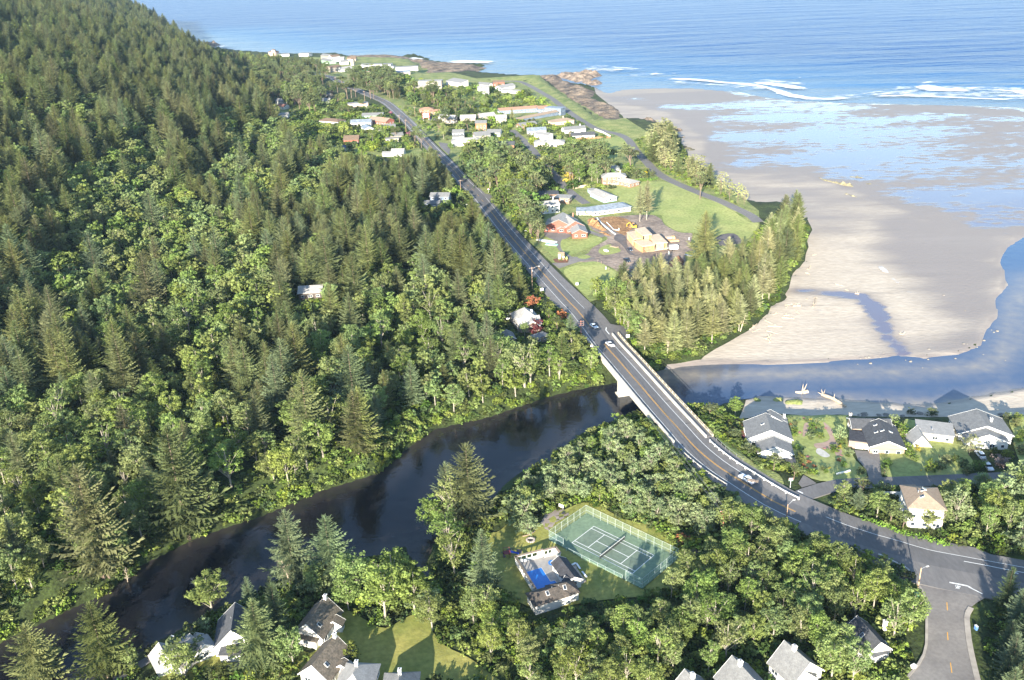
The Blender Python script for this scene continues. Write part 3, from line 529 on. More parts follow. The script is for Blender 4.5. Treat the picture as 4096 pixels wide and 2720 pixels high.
# other roads and drives
for L,w,nm,m in ((ROADS[1],3.4,'shore_road',asph_m),(ROADS[2],3.0,'lane',asph_m),(ROADS[3],3.0,'river_street',asph_m)):
    LL=[Vector(p) for p in L]; ribbon(nm,LL,-w,w,m,.0,.5)
def patch(name,pts,m,off=.1,every=1,rnd=0,kind='structure'):
    off+=.16
    P=gpoly(pts); P=roundpoly(P,rnd) if rnd else P
    return drape(name,P,m,off,every,kind)
patch('driveway',PL(zN,(1215,215),(1280,222),(1390,240),(1380,262),(1330,262),(1290,290)),asph_m,.2)
patch('driveway',PL(zS,(800,775),(860,740),(1010,800),(1130,835),(1240,815),(1300,775),(1490,845),(1440,860),(1290,810),(1200,835),(1080,855),(1000,890),(975,940),(1000,1010),(1100,1080),(1180,1085),(1380,1095),(1330,1115),(1200,1135),(1060,1180),(960,1215),(880,1160),(900,1150),(1060,1150),(1070,1120),(1030,1040),(960,1015),(915,940),(905,890),(850,870),(790,840)),asph2_m,.18)
patch('driveway',PL(zJ,(700,130),(900,195),(1010,255),(1150,285),(1390,300),(1390,470),(1330,600),(1200,560),(1000,400)),asph_m,.22)
patch('driveway',PL(zG,(1760,580),(2045,600),(2060,800),(2080,900),(1930,920),(1900,820),(1800,690)),asph2_m,.16)
patch('driveway',PL(zG,(1180,865),(1330,960),(1160,1010),(1120,960)),asph2_m,.2)
patch('driveway',PL(zG,(960,650),(1080,660),(1100,730),(1000,760)),asph_m,.15)
patch('driveway',PL(zQ,(1690,715),(1760,725),(1930,940),(1890,970),(1820,900)),asph2_m,.16)
patch('driveway',PL(zQ,(2160,940),(2269,920),(2400,920),(2400,1000),(2269,1000)),asph2_m,.16)
patch('driveway',PL(zV,(1590,915),(1640,850),(1720,850),(1800,900),(1760,930),(1650,890)),asph_m,.22)
patch('driveway',PL(zV,(1780,1110),(1870,1125),(1890,1180),(1880,1230),(1800,1160)),asph_m,.22)
patch('driveway',PL(zN,(440,340),(600,370),(760,350),(740,400),(560,400),(450,380)),asph_m,.2)
patch('driveway',PL(zV,(1060,980),(1170,975),(1190,1010),(1060,1005)),conc_m,.2)
# ---------------------------------------------------------------- grass, gardens and bare earth
grass_m=mat('mown grass',(.36,.37,.13),.95,scale=.06,col2=(.25,.30,.09),bump=.3,bscale=3,fine=(.7,.22))
rough_m=mat('rough grass',(.30,.30,.11),.95,scale=.10,col2=(.13,.18,.05),bump=.6,bscale=1.2,fine=(.9,.35))
lawn_m=mat('dry lawn',(.32,.29,.08),.95,scale=.12,col2=(.19,.21,.05),bump=.3,bscale=2,fine=(.8,.2))
dirt_m=mat('bare earth',(.36,.28,.22),.95,scale=.07,col2=(.17,.135,.115),bump=.6,bscale=.7,fine=(.5,.3)); orange_m=mat('dug orange earth',(.38,.22,.10),.95,scale=.2,col2=(.22,.12,.06),bump=.8,bscale=.9,fine=(.8,.3))
gravel_m=mat('dark gravel',(.17,.15,.145),.95,scale=.3,col2=(.10,.09,.09),bump=.3,bscale=4); path_m=mat('garden gravel',(.42,.30,.24),.95,scale=.5,col2=(.32,.23,.18)); bark_m=mat('bark mulch',(.20,.10,.06),.95,scale=.8,col2=(.12,.06,.04))
drape('grass',WL(PL(zF,(640,145),(760,137),(900,143),(1010,160),(1100,182),(1240,172),(1335,205),(1405,248),(1440,270),(1490,300),(1550,325),(1600,350),(1640,400),(1700,440),(1750,480),(1752,512),(1740,560),(1690,600),(1600,640),(1480,650),(1360,690),(1290,620),(1180,520),(1090,420),(1010,340),(930,262),(850,215)),9.5),rough_m,.2,every=1)
drape('grass',WL(PL(zF,(700,210),(800,222),(880,250),(930,300),(1000,370),(960,372),(860,352),(760,345),(700,290),(640,250)),13),rough_m,.2,every=1)
drape('grass',WL(PL(zF,(690,131),(780,131),(960,134),(1012,162),(900,152),(760,144)),7),rough_m,.2,every=1)
G2=lambda nm,zf,m,off,*p,rnd=3,every=1: patch(nm,PL(zf,*p),m,off,every,rnd)
G2('lawn',zM,grass_m,.12,(960,890),(1130,880),(1320,865),(1420,880),(1580,940),(1640,985),(1760,1020),(1880,1085),(1990,1160),(2060,1170),(2030,1230),(1960,1290),(1850,1240),(1760,1260),(1560,1240),(1450,1220),(1370,1160),(1350,1110),(1250,1110),(1180,1090),(1060,1020),(1000,950))
G2('lawn',zM,grass_m,.12,(700,560),(900,550),(1050,545),(1110,590),(1150,650),(1080,680),(980,710),(930,640),(760,600))
G2('lawn',zM,rough_m,.12,(350,200),(480,230),(570,290),(540,305),(300,300),(150,310),(130,250))
G2('lawn',zS,grass_m,.12,(560,780),(640,830),(720,890),(830,860),(900,890),(930,970),(980,1040),(900,1080),(830,1020),(700,900))
G2('dirt_yard',z8,dirt_m,.13,(0,160),(200,110),(600,90),(1000,60),(1350,60),(1540,150),(1620,270),(1900,420),(2170,440),(2190,520),(2150,700),(2300,780),(2050,850),(2050,1100),(1800,1300),(1700,1500),(1400,1700),(1000,1650),(700,1300),(480,1150),(250,1080),(-50,1050),(-250,1030),(-250,960),(0,870),(100,750),(300,640),(420,540),(200,420),(60,330))
G2('lawn',zS,grass_m,.20,(975,930),(1010,880),(1150,900),(1250,890),(1340,850),(1450,870),(1420,930),(1280,990),(1200,1020),(1100,1060),(1030,1030),(990,1000))
G2('lawn',z8,grass_m,.2,(235,800),(300,730),(480,680),(700,800),(560,870),(350,900),(250,860))
G2('lawn',zS,grass_m,.2,(1010,1240),(1150,1180),(1290,1140),(1420,1145),(1550,1220),(1640,1300),(1500,1370),(1380,1420),(1300,1520),(1240,1500),(1110,1380))
G2('lawn',zS,grass_m,.2,(1175,1080),(1250,1060),(1320,1080),(1270,1105),(1190,1100))
G2('gravel',z8,gravel_m,.22,(700,1270),(900,1250),(1150,1300),(1350,1290),(1480,1250),(1530,1290),(1400,1400),(1200,1380),(900,1310))
G2('gravel',z8,gravel_m,.24,(580,490),(700,460),(800,540),(840,720),(960,880),(1100,920),(880,890),(780,760),(660,640),(560,580))
G2('gravel',zW,gravel_m,.22,(1340,110),(1500,85),(1570,150),(1560,180),(1370,200))
lump('earth_pile',gl(zW,(860,400),(880,340),(950,285),(1010,285),(1040,330),(1060,400),(1000,430),(900,430),z=9),mat('brown earth',(.26,.14,.085),.95,scale=.3,col2=(.16,.08,.05),bump=.6),3.4,1.2,None,5,.7,31,kind=None,nsc=6)
tag(bpy.data.objects['earth_pile'],'large brown heap of dug earth at the edge of the building site','earth pile')
for k,(poly,h,lab) in enumerate((([(0,180),(120,140),(300,260),(420,380),(330,420),(100,340),(20,280)],2.2,'orange earth bank thrown up beside the pipe trench'),([(200,420),(340,400),(500,470),(590,530),(500,540),(330,470)],1.2,'low orange earth ridge beside the gravel drive'),([(820,260),(950,190),(1080,260),(1100,330),(980,350),(860,330)],2.2,'orange earth mound behind the unfinished house'))):
    o=lump('earth_pile',gl(z8,*poly,z=9),orange_m,h,1.,None,3.5,1.4,40+k,kind=None,nsc=4); tag(o,lab,'earth pile')
G2('dug_ground',z8,orange_m,.2,(230,150),(500,90),(800,140),(900,200),(1000,300),(860,400),(760,500),(620,420),(480,330),(330,230))
# the park round the court and the cottages
G2('lawn',zT,lawn_m,.12,(0,420),(200,430),(330,330),(450,280),(600,340),(700,300),(900,190),(1100,150),(1400,300),(1700,380),(1900,520),(2050,600),(2180,700),(2200,800),(1950,950),(1700,1020),(1400,1050),(1000,1100),(700,1150),(480,1120),(250,980),(100,760),(0,640),(-100,520))
G2('lawn',zC,lawn_m,.12,(1640,540),(1750,480),(1900,560),(2050,620),(2250,520),(2400,530),(2420,640),(2520,760),(2700,850),(2900,1000),(2950,1150),(1300,1150),(700,1150),(-100,1150),(120,1010),(300,1000),(700,700),(600,560),(760,540),(900,620),(1100,900),(1350,800),(1500,800))
G2('path',zC,asph_m,.2,(-80,990),(120,880),(400,700),(560,590),(780,530),(780,555),(600,620),(440,730),(160,920),(-60,1040))
G2('path',zC,asph_m,.2,(700,1023),(800,940),(805,860),(850,850),(850,900),(960,870),(1000,890),(860,960),(740,1060))
G2('garden_bed',zG,bark_m,.15,(500,330),(430,230),(340,220),(300,320),(380,340),(500,420))
G2('lawn',zG,grass_m,.12,(1000,180),(1450,170),(1700,200),(1720,560),(1780,700),(1900,880),(1480,940),(1190,860),(1080,650),(1030,450),(980,300))
G2('lawn',zQ,grass_m,.12,(620,760),(840,740),(900,400),(1000,380),(1450,480),(1640,780),(1700,900),(1560,1040),(1400,1050),(850,1040),(640,980))
G2('lawn',zQ,grass_m,.12,(2100,380),(2269,330),(2500,330),(2500,900),(2269,920),(2160,700),(2140,520))
G2('gravel_path',zG,path_m,.2,(1190,280),(1240,280),(1220,380),(1180,430),(1170,400))
G2('gravel_path',zG,path_m,.2,(1410,260),(1500,340),(1520,420),(1560,500),(1620,600),(1560,650),(1520,590),(1380,560),(1330,560),(1300,510),(1420,490),(1480,440),(1430,330))
G2('white_gravel',zG,conc_m,.22,(1330,570),(1380,565),(1480,640),(1440,665),(1380,650),(1325,610))
G2('grass_verge',zK,rough_m,.1,(0,0),(150,60),(280,230),(460,400),(720,640),(960,830),(900,900),(700,840),(560,700),(330,560),(100,420),(0,250))
G2('grass_verge',zK,rough_m,.1,(760,0),(1000,260),(1240,480),(1600,720),(1850,860),(1800,700),(1500,560),(1300,420),(1200,260),(1000,60))
for poly,lab,sd in (([(525,75),(545,68),(585,85),(580,100),(540,100)],'round grassy islet at the river edge nearest the bridge',51),([(650,85),(690,70),(735,72),(735,98),(680,100)],'middle grassy islet at the river edge',52),([(740,90),(800,82),(868,90),(860,118),(745,118)],'long flat grassy islet on the sand strip',53)):
    o=lump('grass_islet',gl(zR,*poly,z=.6),rough_m,.8,.7,None,1.2,.6,sd,kind=None,flat=True); tag(o,lab,'grass islet')
# ---------------------------------------------------------------- buildings
CLEAR=[]
wall_w=mat('white siding',(0.680,0.663,0.629),.7,scale=.6,col2=(0.578,0.561,0.527)); wall_b=mat('beige siding',(0.527,0.459,0.374),.75,scale=.6); wall_g=mat('weathered shingle',(0.336,0.288,0.240),.85,scale=.7,col2=(0.240,0.208,0.176),fine=(3,.2))
wall_p=mat('pink stucco',(0.576,0.400,0.320),.8,scale=.4); wall_r=mat('red stained boards',(.34,.12,.085),.75,scale=.8,col2=(.27,.09,.065)); wall_o=mat('orange cedar boards',(.36,.18,.10),.75,scale=.8,col2=(.28,.14,.08)); wall_c=mat('cedar boards',(.36,.28,.22),.75,scale=.5,col2=(.27,.20,.145),stretch=(.3,.3,4))
wall_bl=mat('pale blue siding',(0.336,0.496,0.592),.7,scale=.6); wall_gr=mat('green siding',(.30,.46,.32),.75,scale=.6); wall_sl=mat('slate blue siding',(.16,.20,.26),.75,scale=.6); wall_br=mat('brown shingle',(.26,.16,.11),.85,scale=.8); wall_dk=mat('dark boards',(.10,.08,.07),.85,scale=.8)
roof_g=mat('grey shingles',(.215,.215,.212),.9,scale=.9,col2=(.16,.16,.16),fine=(3,.18)); roof_l=mat('pale grey shingles',(.37,.355,.335),.9,scale=.8,col2=(.29,.28,.265),fine=(3,.15)); roof_d=mat('charcoal shingles',(0.090,0.093,0.102),.9,scale=.9,col2=(0.060,0.063,0.069),fine=(3,.2)); roof_k=mat('black shingles',(0.052,0.052,0.059),.9,scale=.9,fine=(3,.25))
roof_b=mat('brown shingles',(0.198,0.138,0.096),.9,scale=.9,col2=(0.144,0.102,0.072),fine=(3,.2)); roof_t=mat('tan shingles',(0.325,0.247,0.182),.9,scale=.9,col2=(0.260,0.195,0.143),fine=(3,.15)); roof_o=mat('orange roofing',(.40,.23,.16),.85,scale=.8,col2=(.32,.18,.12),fine=(2,.15)); roof_r=mat('red brown roofing',(0.294,0.140,0.098),.9,scale=.9); roof_gn=mat('green metal',(.05,.42,.30),.5,scale=.5); roof_bl=mat('blue grey metal',(0.211,0.246,0.290),.5,scale=.5); roof_w=mat('white membrane',(0.290,0.283,0.275),.8,scale=.4,col2=(0.246,0.238,0.231)); roof_m=mat('mossy brown shingles',(0.189,0.154,0.119),.95,scale=.5,col2=(0.112,0.098,0.077),fine=(2,.3))
trim_m=plain('white trim',(.82,.81,.78)); glass_m=plain('window glass',(.035,.045,.06),.08,spec=.6); door_m=plain('garage door',(.74,.73,.70)); wdoor_m=plain('wood door',(.30,.14,.07)); brick_m=mat('brick chimney',(.45,.22,.15),.9,scale=2.,col2=(.34,.17,.12)); metal_m=plain('grey metal',(.45,.46,.48),.4,metal=.6); dark_metal=plain('dark metal',(.06,.06,.065),.5)
deck_m=mat('deck boards',(.45,.36,.28),.85,scale=1.)
def block(a,b,D,eave,rise,kind='gable',over=.45,z=None,L=None,ext=0):
    return dict(a=a,b=b,D=D,e=eave,r=rise,k=kind,o=over,z=z,L=L,ext=ext)
B=block
def pitched(mb,L,D,e,r,kind,o,t=.22):
    """roof slabs for a block centred on the origin, ridge along x"""
    hl=L/2+o; hd=D/2+o; 
    if kind=='gable':
        s=r/(D/2); ze=e-o*s; zr=e+r
        for sg in (-1,1):
            p=[(-hl,sg*hd,ze),(hl,sg*hd,ze),(hl,0,zr),(-hl,0,zr)]; q=[(x,y,z_+t) for x,y,z_ in p]
            if sg>0: p=p[::-1];q=q[::-1]
            mb.quad(*q); mb.quad(*p[::-1]); mb.quad(p[0],p[1],q[1],q[0]); mb.quad(p[1],p[2],q[2],q[1]); mb.quad(p[3],p[0],q[0],q[3])
    elif kind=='hip':
        s=r/(D/2); ze=e-o*s*.6; zr=e+r; k=min(hl-.05,hd)
        c=[(-hl,-hd,ze),(hl,-hd,ze),(hl,hd,ze),(-hl,hd,ze)]; r0=(-hl+k,0,zr); r1=(hl-k,0,zr); u=lambda p:(p[0],p[1],p[2]+t)
        mb.quad(u(c[0]),u(c[1]),u(r1),u(r0)); mb.quad(u(c[2]),u(c[3]),u(r0),u(r1)); mb.quad(u(c[1]),u(c[2]),u(r1)); mb.quad(u(c[3]),u(c[0]),u(r0))
        for i in range(4): j=(i+1)%4; mb.quad(c[i],c[j],u(c[j]),u(c[i]))
        mb.quad(*c[::-1])
    elif kind=='shed':
        # high along -y side of the ridge line given (a-b is the high edge)
        p=[(-hl,-hd,e-.0),(hl,-hd,e-.0),(hl,hd,e+r),(-hl,hd,e+r)]; q=[(x,y,z_+t) for x,y,z_ in p]
        mb.quad(*q); mb.quad(*p[::-1])
        for i in range(4): j=(i+1)%4; mb.quad(p[i],p[j],q[j],q[i])
    else:
        mb.box((0,0,e+t/2+.02),(2*hl,2*hd,t+.04))
def walls(mb,L,D,e,r,kind):
    x,y=L/2,D/2; b=-1.5
    f=[(-x,-y),(x,-y),(x,y),(-x,y)]
    if kind=='gable':
        mb.quad((-x,-y,b),(x,-y,b),(x,-y,e),(-x,-y,e)); mb.quad((x,y,b),(-x,y,b),(-x,y,e),(x,y,e))
        mb.quad((x,-y,b),(x,y,b),(x,y,e),(x,0,e+r),(x,-y,e)); mb.quad((-x,y,b),(-x,-y,b),(-x,-y,e),(-x,0,e+r),(-x,y,e))
    elif kind=='shed':
        mb.quad((-x,-y,b),(x,-y,b),(x,-y,e),(-x,-y,e)); mb.quad((x,y,b),(-x,y,b),(-x,y,e+r),(x,y,e+r)); mb.quad((x,-y,b),(x,y,b),(x,y,e+r),(x,-y,e)); mb.quad((-x,y,b),(-x,-y,b),(-x,-y,e),(-x,y,e+r))
    else:
        for i in range(4): j=(i+1)%4; mb.quad((*f[i],b),(*f[j],b),(*f[j],e),(*f[i],e))
def xf(mb,src,cx,cy,cz,rz):
    co,si=math.cos(rz),math.sin(rz); n=len(mb.v)
    mb.v+=[(cx+x*co-y*si,cy+x*si+y*co,cz+z) for x,y,z in src.v]; mb.f+=[tuple(n+i for i in f) for f in src.f]; mb.m+=[mb.mi]*len(src.f)
WIN={}
def winmesh(w,h,kind):
    k=(round(w,1),round(h,1),kind)
    if k in WIN: return WIN[k]
    f=MB()
    for x,z,sx,sz in ((0,h/2,w+.2,.1),(0,-h/2,w+.2,.12),(-w/2,0,.1,h),(w/2,0,.1,h)): f.box((x,-.05,z),(sx,.1,sz))
    if w>1.3: f.box((0,-.035,0),(.07,.07,h-.1))
    p=MB().box((0,-.012,0),(w-.1,.024,h-.1)); WIN[k]=(f.mesh('window',trim_m),p.mesh('pane',glass_m)); return WIN[k]
def put(me,name,parent,loc,rz):
    o=bpy.data.objects.new(name,me); COL.objects.link(o); o.parent=parent; o.location=loc; o.rotation_euler=(0,0,rz); return o
def house(label,cat,blocks,wm,rm,z0=None,chim=(),sky=(),garage=(),group=None,name=None,wins=True,maxwin=14,roofs=None,vents=()):
    W_=[];
    for b in blocks:
        zr=b['e']+b['r'] if b['k']!='flat' else b['e']
        z=5.
        if z0 is None:
            for _ in range(4): m=(W(b['a'],z+zr)+W(b['b'],z+zr))/2; z=Hh(m.x,m.y)
            if b is blocks[0]: zz=z
        else: zz=z0
        if b['z'] is not None: base=zz+b['z']
        else: base=zz
        A=W(b['a'],base+zr); Bq=W(b['b'],base+zr); m=(A+Bq)/2; d=Bq-A; d.z=0; L=b['L'] or d.length
        if b['k']=='hip' and not b['L']: L+=b['D']*.9
        rz=math.atan2(d.y,d.x)
        if b['k']=='shed': # a-b is the high edge: centre lies half a depth in front
            n=Vector((math.sin(rz),-math.cos(rz),0)); m=m+n*(b['D']/2)
        W_.append((m,rz,L,base))
    m0,r0,_,base0=W_[0]; nm=name or cat.replace(' ','_')
    root=empty(nm,(m0.x,m0.y,base0),r0,label,cat,group); inv=Matrix.Rotation(-r0,3,'Z')
    LOC=[]
    for (m,rz,L,base),b in zip(W_,blocks):
        loc=inv@(Vector((m.x,m.y,base))-Vector((m0.x,m0.y,base0))); lr=rz-r0; LOC.append((loc,lr,L)); wb=MB()
        t=MB(); walls(t,L,b['D'],b['e'],b['r'],b['k']); xf(wb,t,loc.x,loc.y,loc.z,lr)
        CLEAR.append((m.x,m.y,max(L,b['D'])*.5+2.2)); wb.build('wall',wm,root)
    for i,((loc,lr,L),b) in enumerate(zip(LOC,blocks)):
        t=MB(); pitched(t,L,b['D'],b['e'],b['r'],b['k'],b['o']); rb=MB(); xf(rb,t,loc.x,loc.y,loc.z+.0,lr); ro=rb.build('roof',(roofs[i] if roofs else rm),root)
        if b['k']=='gable' and m0.y<420:
            s=b['r']/(b['D']/2); hd=b['D']/2+b['o']; lo_=b['e']-b['o']*s; hi_=b['e']+b['r']
            for sx in (-1,1):
                fb=MB(); t=MB(); x=sx*(L/2+b['o']+.03); p=[(x,-hd,lo_-.12),(x,0,hi_-.12),(x,hd,lo_-.12),(x,hd,lo_+.26),(x,0,hi_+.26),(x,-hd,lo_+.26)]
                n=len(p); q=[(v[0]-sx*.06,v[1],v[2]) for v in p]; t.add(p+q,[(0,1,4,5),(1,2,3,4),(7,6,11,10),(8,7,10,9)]+[(k,(k+1)%n,n+(k+1)%n,n+k) for k in range(n)])
                xf(fb,t,loc.x,loc.y,loc.z,lr); fb.build('barge_board',trim_m,ro)
    # windows on every wall that the daylight side shows, one object each with its pane
    if wins:
        n=0
        for bi,((loc,lr,L),b) in enumerate(zip(LOC,blocks)):
            rows=[1.6] if b['e']<4.6 else ([1.6,4.3] if b['e']<7.6 else [1.6,4.3,7.])
            for side in ((0,-1),(0,1),(1,0),(-1,0)):
                ln=L if side[0]==0 else b['D']; nx=side[0]*math.cos(lr)-side[1]*math.sin(lr); ny=side[0]*math.sin(lr)+side[1]*math.cos(lr)
                wv=Matrix.Rotation(r0,3,'Z')@Vector((nx,ny,0)); mm=W_[bi][0]
                if wv.dot(Vector((-mm.x,-mm.y,0)).normalized())<.12: continue
                k=max(1,int(ln/3.1))
                for zr in rows:
                    if zr+.7>b['e']: continue
                    for i in range(k):
                        if n>=maxwin: break
                        s=(i+.5)/k*ln-ln/2
                        lx=(s if side[0]==0 else side[0]*(L/2+.01)); ly=(side[1]*(b['D']/2+.01) if side[0]==0 else s)
                        px=loc.x+lx*math.cos(lr)-ly*math.sin(lr); py=loc.y+lx*math.sin(lr)+ly*math.cos(lr)
                        hid=False
                        for bj,((l2,r2,L2),b2) in enumerate(zip(LOC,blocks)):
                            if bj==bi: continue
                            ux=(px-l2.x)*math.cos(-r2)-(py-l2.y)*math.sin(-r2); uy=(px-l2.x)*math.sin(-r2)+(py-l2.y)*math.cos(-r2)
                            if abs(ux)<L2/2+.5 and abs(uy)<b2['D']/2+.5 and zr+loc.z<b2['e']+l2.z+.6: hid=True
                        for (gb,gside) in garage:
                            if gb==bi and gside==side and zr<3: hid=True
                        if hid: continue
                        wm_,pm=winmesh((1.6,1.1,1.3,2.0)[(bi+i+int(ln))%4],1.15,0); ang=math.atan2(ny,nx)+math.pi/2
                        o=put(wm_,'window',root,(px,py,loc.z+zr),ang); put(pm,'pane',o,(0,0,0),0); n+=1
        for gb,side in garage:
            loc,lr,L=LOC[gb]; b=blocks[gb]; ln=L if side[0]==0 else b['D']; k=2 if ln>6 else 1
            for i in range(k):
                s=(i-(k-1)/2)*2.9; lx=(s if side[0]==0 else side[0]*(L/2+.02)); ly=(side[1]*(b['D']/2+.02) if side[0]==0 else s)
                nx=side[0]*math.cos(lr)-side[1]*math.sin(lr); ny=side[0]*math.sin(lr)+side[1]*math.cos(lr)
                t=MB().box((0,-.03,1.1),(2.5,.06,2.2)); 
                for zz in (.55,1.1,1.65): t.box((0,-.065,zz),(2.4,.012,.05))
                t.build('garage_door',door_m,root,loc=(loc.x+lx*math.cos(lr)-ly*math.sin(lr),loc.y+lx*math.sin(lr)+ly*math.cos(lr),loc.z),rz=math.atan2(ny,nx)+math.pi/2)
    def onroof(p,pad):
        """pixel on the roof -> place in the house's own frame, height of the roof there"""
        best=None
        for (m,rz,L,base),b in zip(W_,blocks):
            z=base+b['e']+b['r']*.6
            for _ in range(8):
                w=W(p,z); ux=(w.x-m.x)*math.cos(rz)+(w.y-m.y)*math.sin(rz); uy=-(w.x-m.x)*math.sin(rz)+(w.y-m.y)*math.cos(rz)
                f=1-min(1,abs(uy)/(b['D']/2)); z=base+b['e']+(b['r']*f if b['k'] in('gable','hip') else (b['r']*(uy/b['D']+.5) if b['k']=='shed' else 0))
            e=max(abs(ux)-L/2,abs(uy)-b['D']/2)
            if best is None or e<best[0]: best=(e,w,rz,(math.atan2(b['r'],b['D']/2)*(-1 if uy>0 else 1) if b['k'] in('gable','hip') else 0))
        _,w,rz,sl=best; q=inv@(w-Vector((m0.x,m0.y,base0))); return q,rz-r0,sl
    for c in chim:
        p,kind=(c if isinstance(c[1],str) else (c,'white')); q,lr,sl=onroof(p,0); cm={'white':trim_m,'brick':brick_m,'metal':metal_m,'stone':wall_b}[kind]
        if kind=='metal': MB().tube((0,0,-.4),(0,0,.9),.16,.16,8).tube((0,0,.9),(0,0,1.05),.26,.05,8).build('flue',cm,root,loc=q,rz=lr)
        else:
            ch=MB().box((0,0,0),(.9,.7,2.6)).box((0,0,1.38),(1.1,.9,.16)).build('chimney',cm,root,loc=q,rz=lr); MB().tube((0,0,1.46),(0,0,1.8),.16,.14,8).build('pot',dark_metal,ch)
    for p in sky:
        q,lr,sl=onroof(p,0); o=MB().box((0,0,.26),(.9,1.3,.14)).build('skylight',trim_m,root,loc=q,rz=lr); o.rotation_euler=(sl,0,lr); MB().box((0,0,.345),(.72,1.12,.04)).build('pane',glass_m,o)
    for p in vents:
        q,lr,sl=onroof(p,0); MB().tube((0,0,0),(0,0,.6),.09,.09,6).build('vent_pipe',metal_m,root,loc=q)
    return root
H=house
def Z2(zf,*p): return [zf(*q) for q in p]
# --- cottages by the river (bottom of the picture)
a,b=Z2(zC,(865,425),(835,632)); house('steep dark roofed cottage with white gable beside the river path','cottage',[B(a,b,9.5,3.2,4.6),B(zC(770,742),zC(930,742),3.,2.4,.8,'shed',.3)],wall_w,roof_d,vents=[zC(835,540)])
house('pale cottage with light roof and several wings at the waterside','cottage',[B(zC(500,670),zC(330,830),7.5,2.9,2.7),B(zC(560,660),zC(620,740),5,2.9,2.),B(zC(270,740),zC(330,850),5.5,2.9,2.2)],wall_w,roof_l,chim=[zC(372,718)],sky=[zC(430,760)])
house('brown roofed cottage with a skylight nearest the big bright maple','cottage',[B(zC(1582,378),zC(1428,580),8.,3.1,3.6),B(zC(1660,520),zC(1640,560),4,2.6,1.2),B(zC(1470,640),zC(1420,700),6,2.6,.5,'flat')],wall_w,roof_m,chim=[(zC(1578,388),'white')],sky=[zC(1526,592)])
house('brown roofed cottage with white board gable beside the light green tree','cottage',[B(zC(1655,680),zC(1475,905),8.,3.1,3.6),B(zC(1720,860),zC(1700,900),4.,2.8,1.4),B(zC(1500,990),zC(1560,930),4,2.6,.5,'flat')],wall_w,roof_m,chim=[(zC(1652,690),'white')],sky=[zC(1583,905)])
house('lichen grey hip roofed cottage cut by the bottom edge of the photo','cottage',[B(zC(1822,900),zC(1790,990),8.5,3.,3.4,'hip')],wall_w,roof_l,chim=[(zC(1824,910),'white')])
house('small grey roof peeping in at the bottom edge beside the long shadows','cottage',[B(zC(2162,970),zC(2150,1060),8.,3.,3.4,'hip')],wall_w,roof_g,chim=[(zC(2164,975),'white')])
house('dark roofed cottage with slot window half hidden among the alders','cottage',[B(zD(1380,325),zD(1510,470),6.,3.4,2.6),B(zD(1340,350),zD(1470,480),4.,3.,.8,'shed'),B(zD(1440,500),zD(1530,470),3.5,2.6,1.2)],wall_w,roof_d,chim=[(zD(1538,372),'white')],sky=[zD(1405,432)])
house('grey roofed cottage with a front dormer gable nearest the side street','cottage',[B(zD(950,470),zD(1090,590),9.,3.,4.2),B(zD(1040,592),zD(1060,640),5.5,3.,2.)],wall_w,roof_g,chim=[(zD(1002,520),'white')])
house('grey roofed cottage with tree shadow on its roof at the bottom edge','cottage',[B(zD(640,560),zD(760,690),9.,3.,4.2),B(zD(735,680),zD(745,730),5.,3.,2.)],wall_w,roof_g,chim=[(zD(682,610),'white')])
house('grey cottage roof just inside the bottom edge, leftmost of the alder cottages','cottage',[B(zD(360,640),zD(450,740),9.,3.,4.2)],wall_w,roof_g,chim=[(zD(400,685),'white')])
# --- houses along the river street
house('big white house with grey roof and matching garage wing by the bridge end','house',[B(zG(752,158),zG(808,345),14.5,3.6,3.4),B(zG(805,120),zG(815,180),11.,3.4,3.0),B(zG(840,425),zG(870,535),11.,3.,2.4)],wall_w,roof_g,chim=[(zG(958,205),'white')],sky=[zG(715,278)],garage=[(2,(1,0))])
brown=house('brown cedar house with charcoal roofs, flat deck and blue shutters','house',[B(zG(1720,215),zG(2160,222),7.,3.4,1.6,'gable'),B(zG(2040,225),zG(2150,470),11.,3.3,2.4),B(zG(1880,395),zG(1880,462),10,2.9,.3,'flat',.1,L=7.)],wall_c,roof_d,chim=[(zG(1712,190),'stone')],sky=[zG(2000,288),zG(2080,352),zG(2010,370),zG(2170,368)],garage=[(2,(1,0))],roofs=[roof_d,roof_d,roof_k])
house('pale A framed house with sloping side roof and front deck','house',[B(zQ(1240,400),zQ(1260,530),11.5,3.,.5,'flat',.3,L=9.),B(zQ(1050,440),zQ(1110,560),7.,.6,4.,'gable',.2)],wall_b,roof_l,chim=[(zQ(1220,490),'metal')])
house('wide white house with grey roofs behind the flat crowned cypress','house',[B(zQ(1732,256),zQ(1850,440),17.,3.2,3.2),B(zQ(1800,425),zQ(1870,540),13.,3.1,2.6)],wall_w,roof_g,chim=[(zQ(1890,390),'white')])
house('tall tan hip roofed house with white walls among the wedge trees','house',[B(zQ(1120,1150),zQ(1140,1200),9.5,7.2,2.4,'hip',.6),B(zQ(960,1180),zQ(1010,1180),6,6.6,.3,'flat',.2,L=4.)],wall_w,roof_t,sky=[zQ(1128,1160),zQ(1118,1175),zQ(1112,1248)],chim=[(zQ(1062,1205),'metal')])
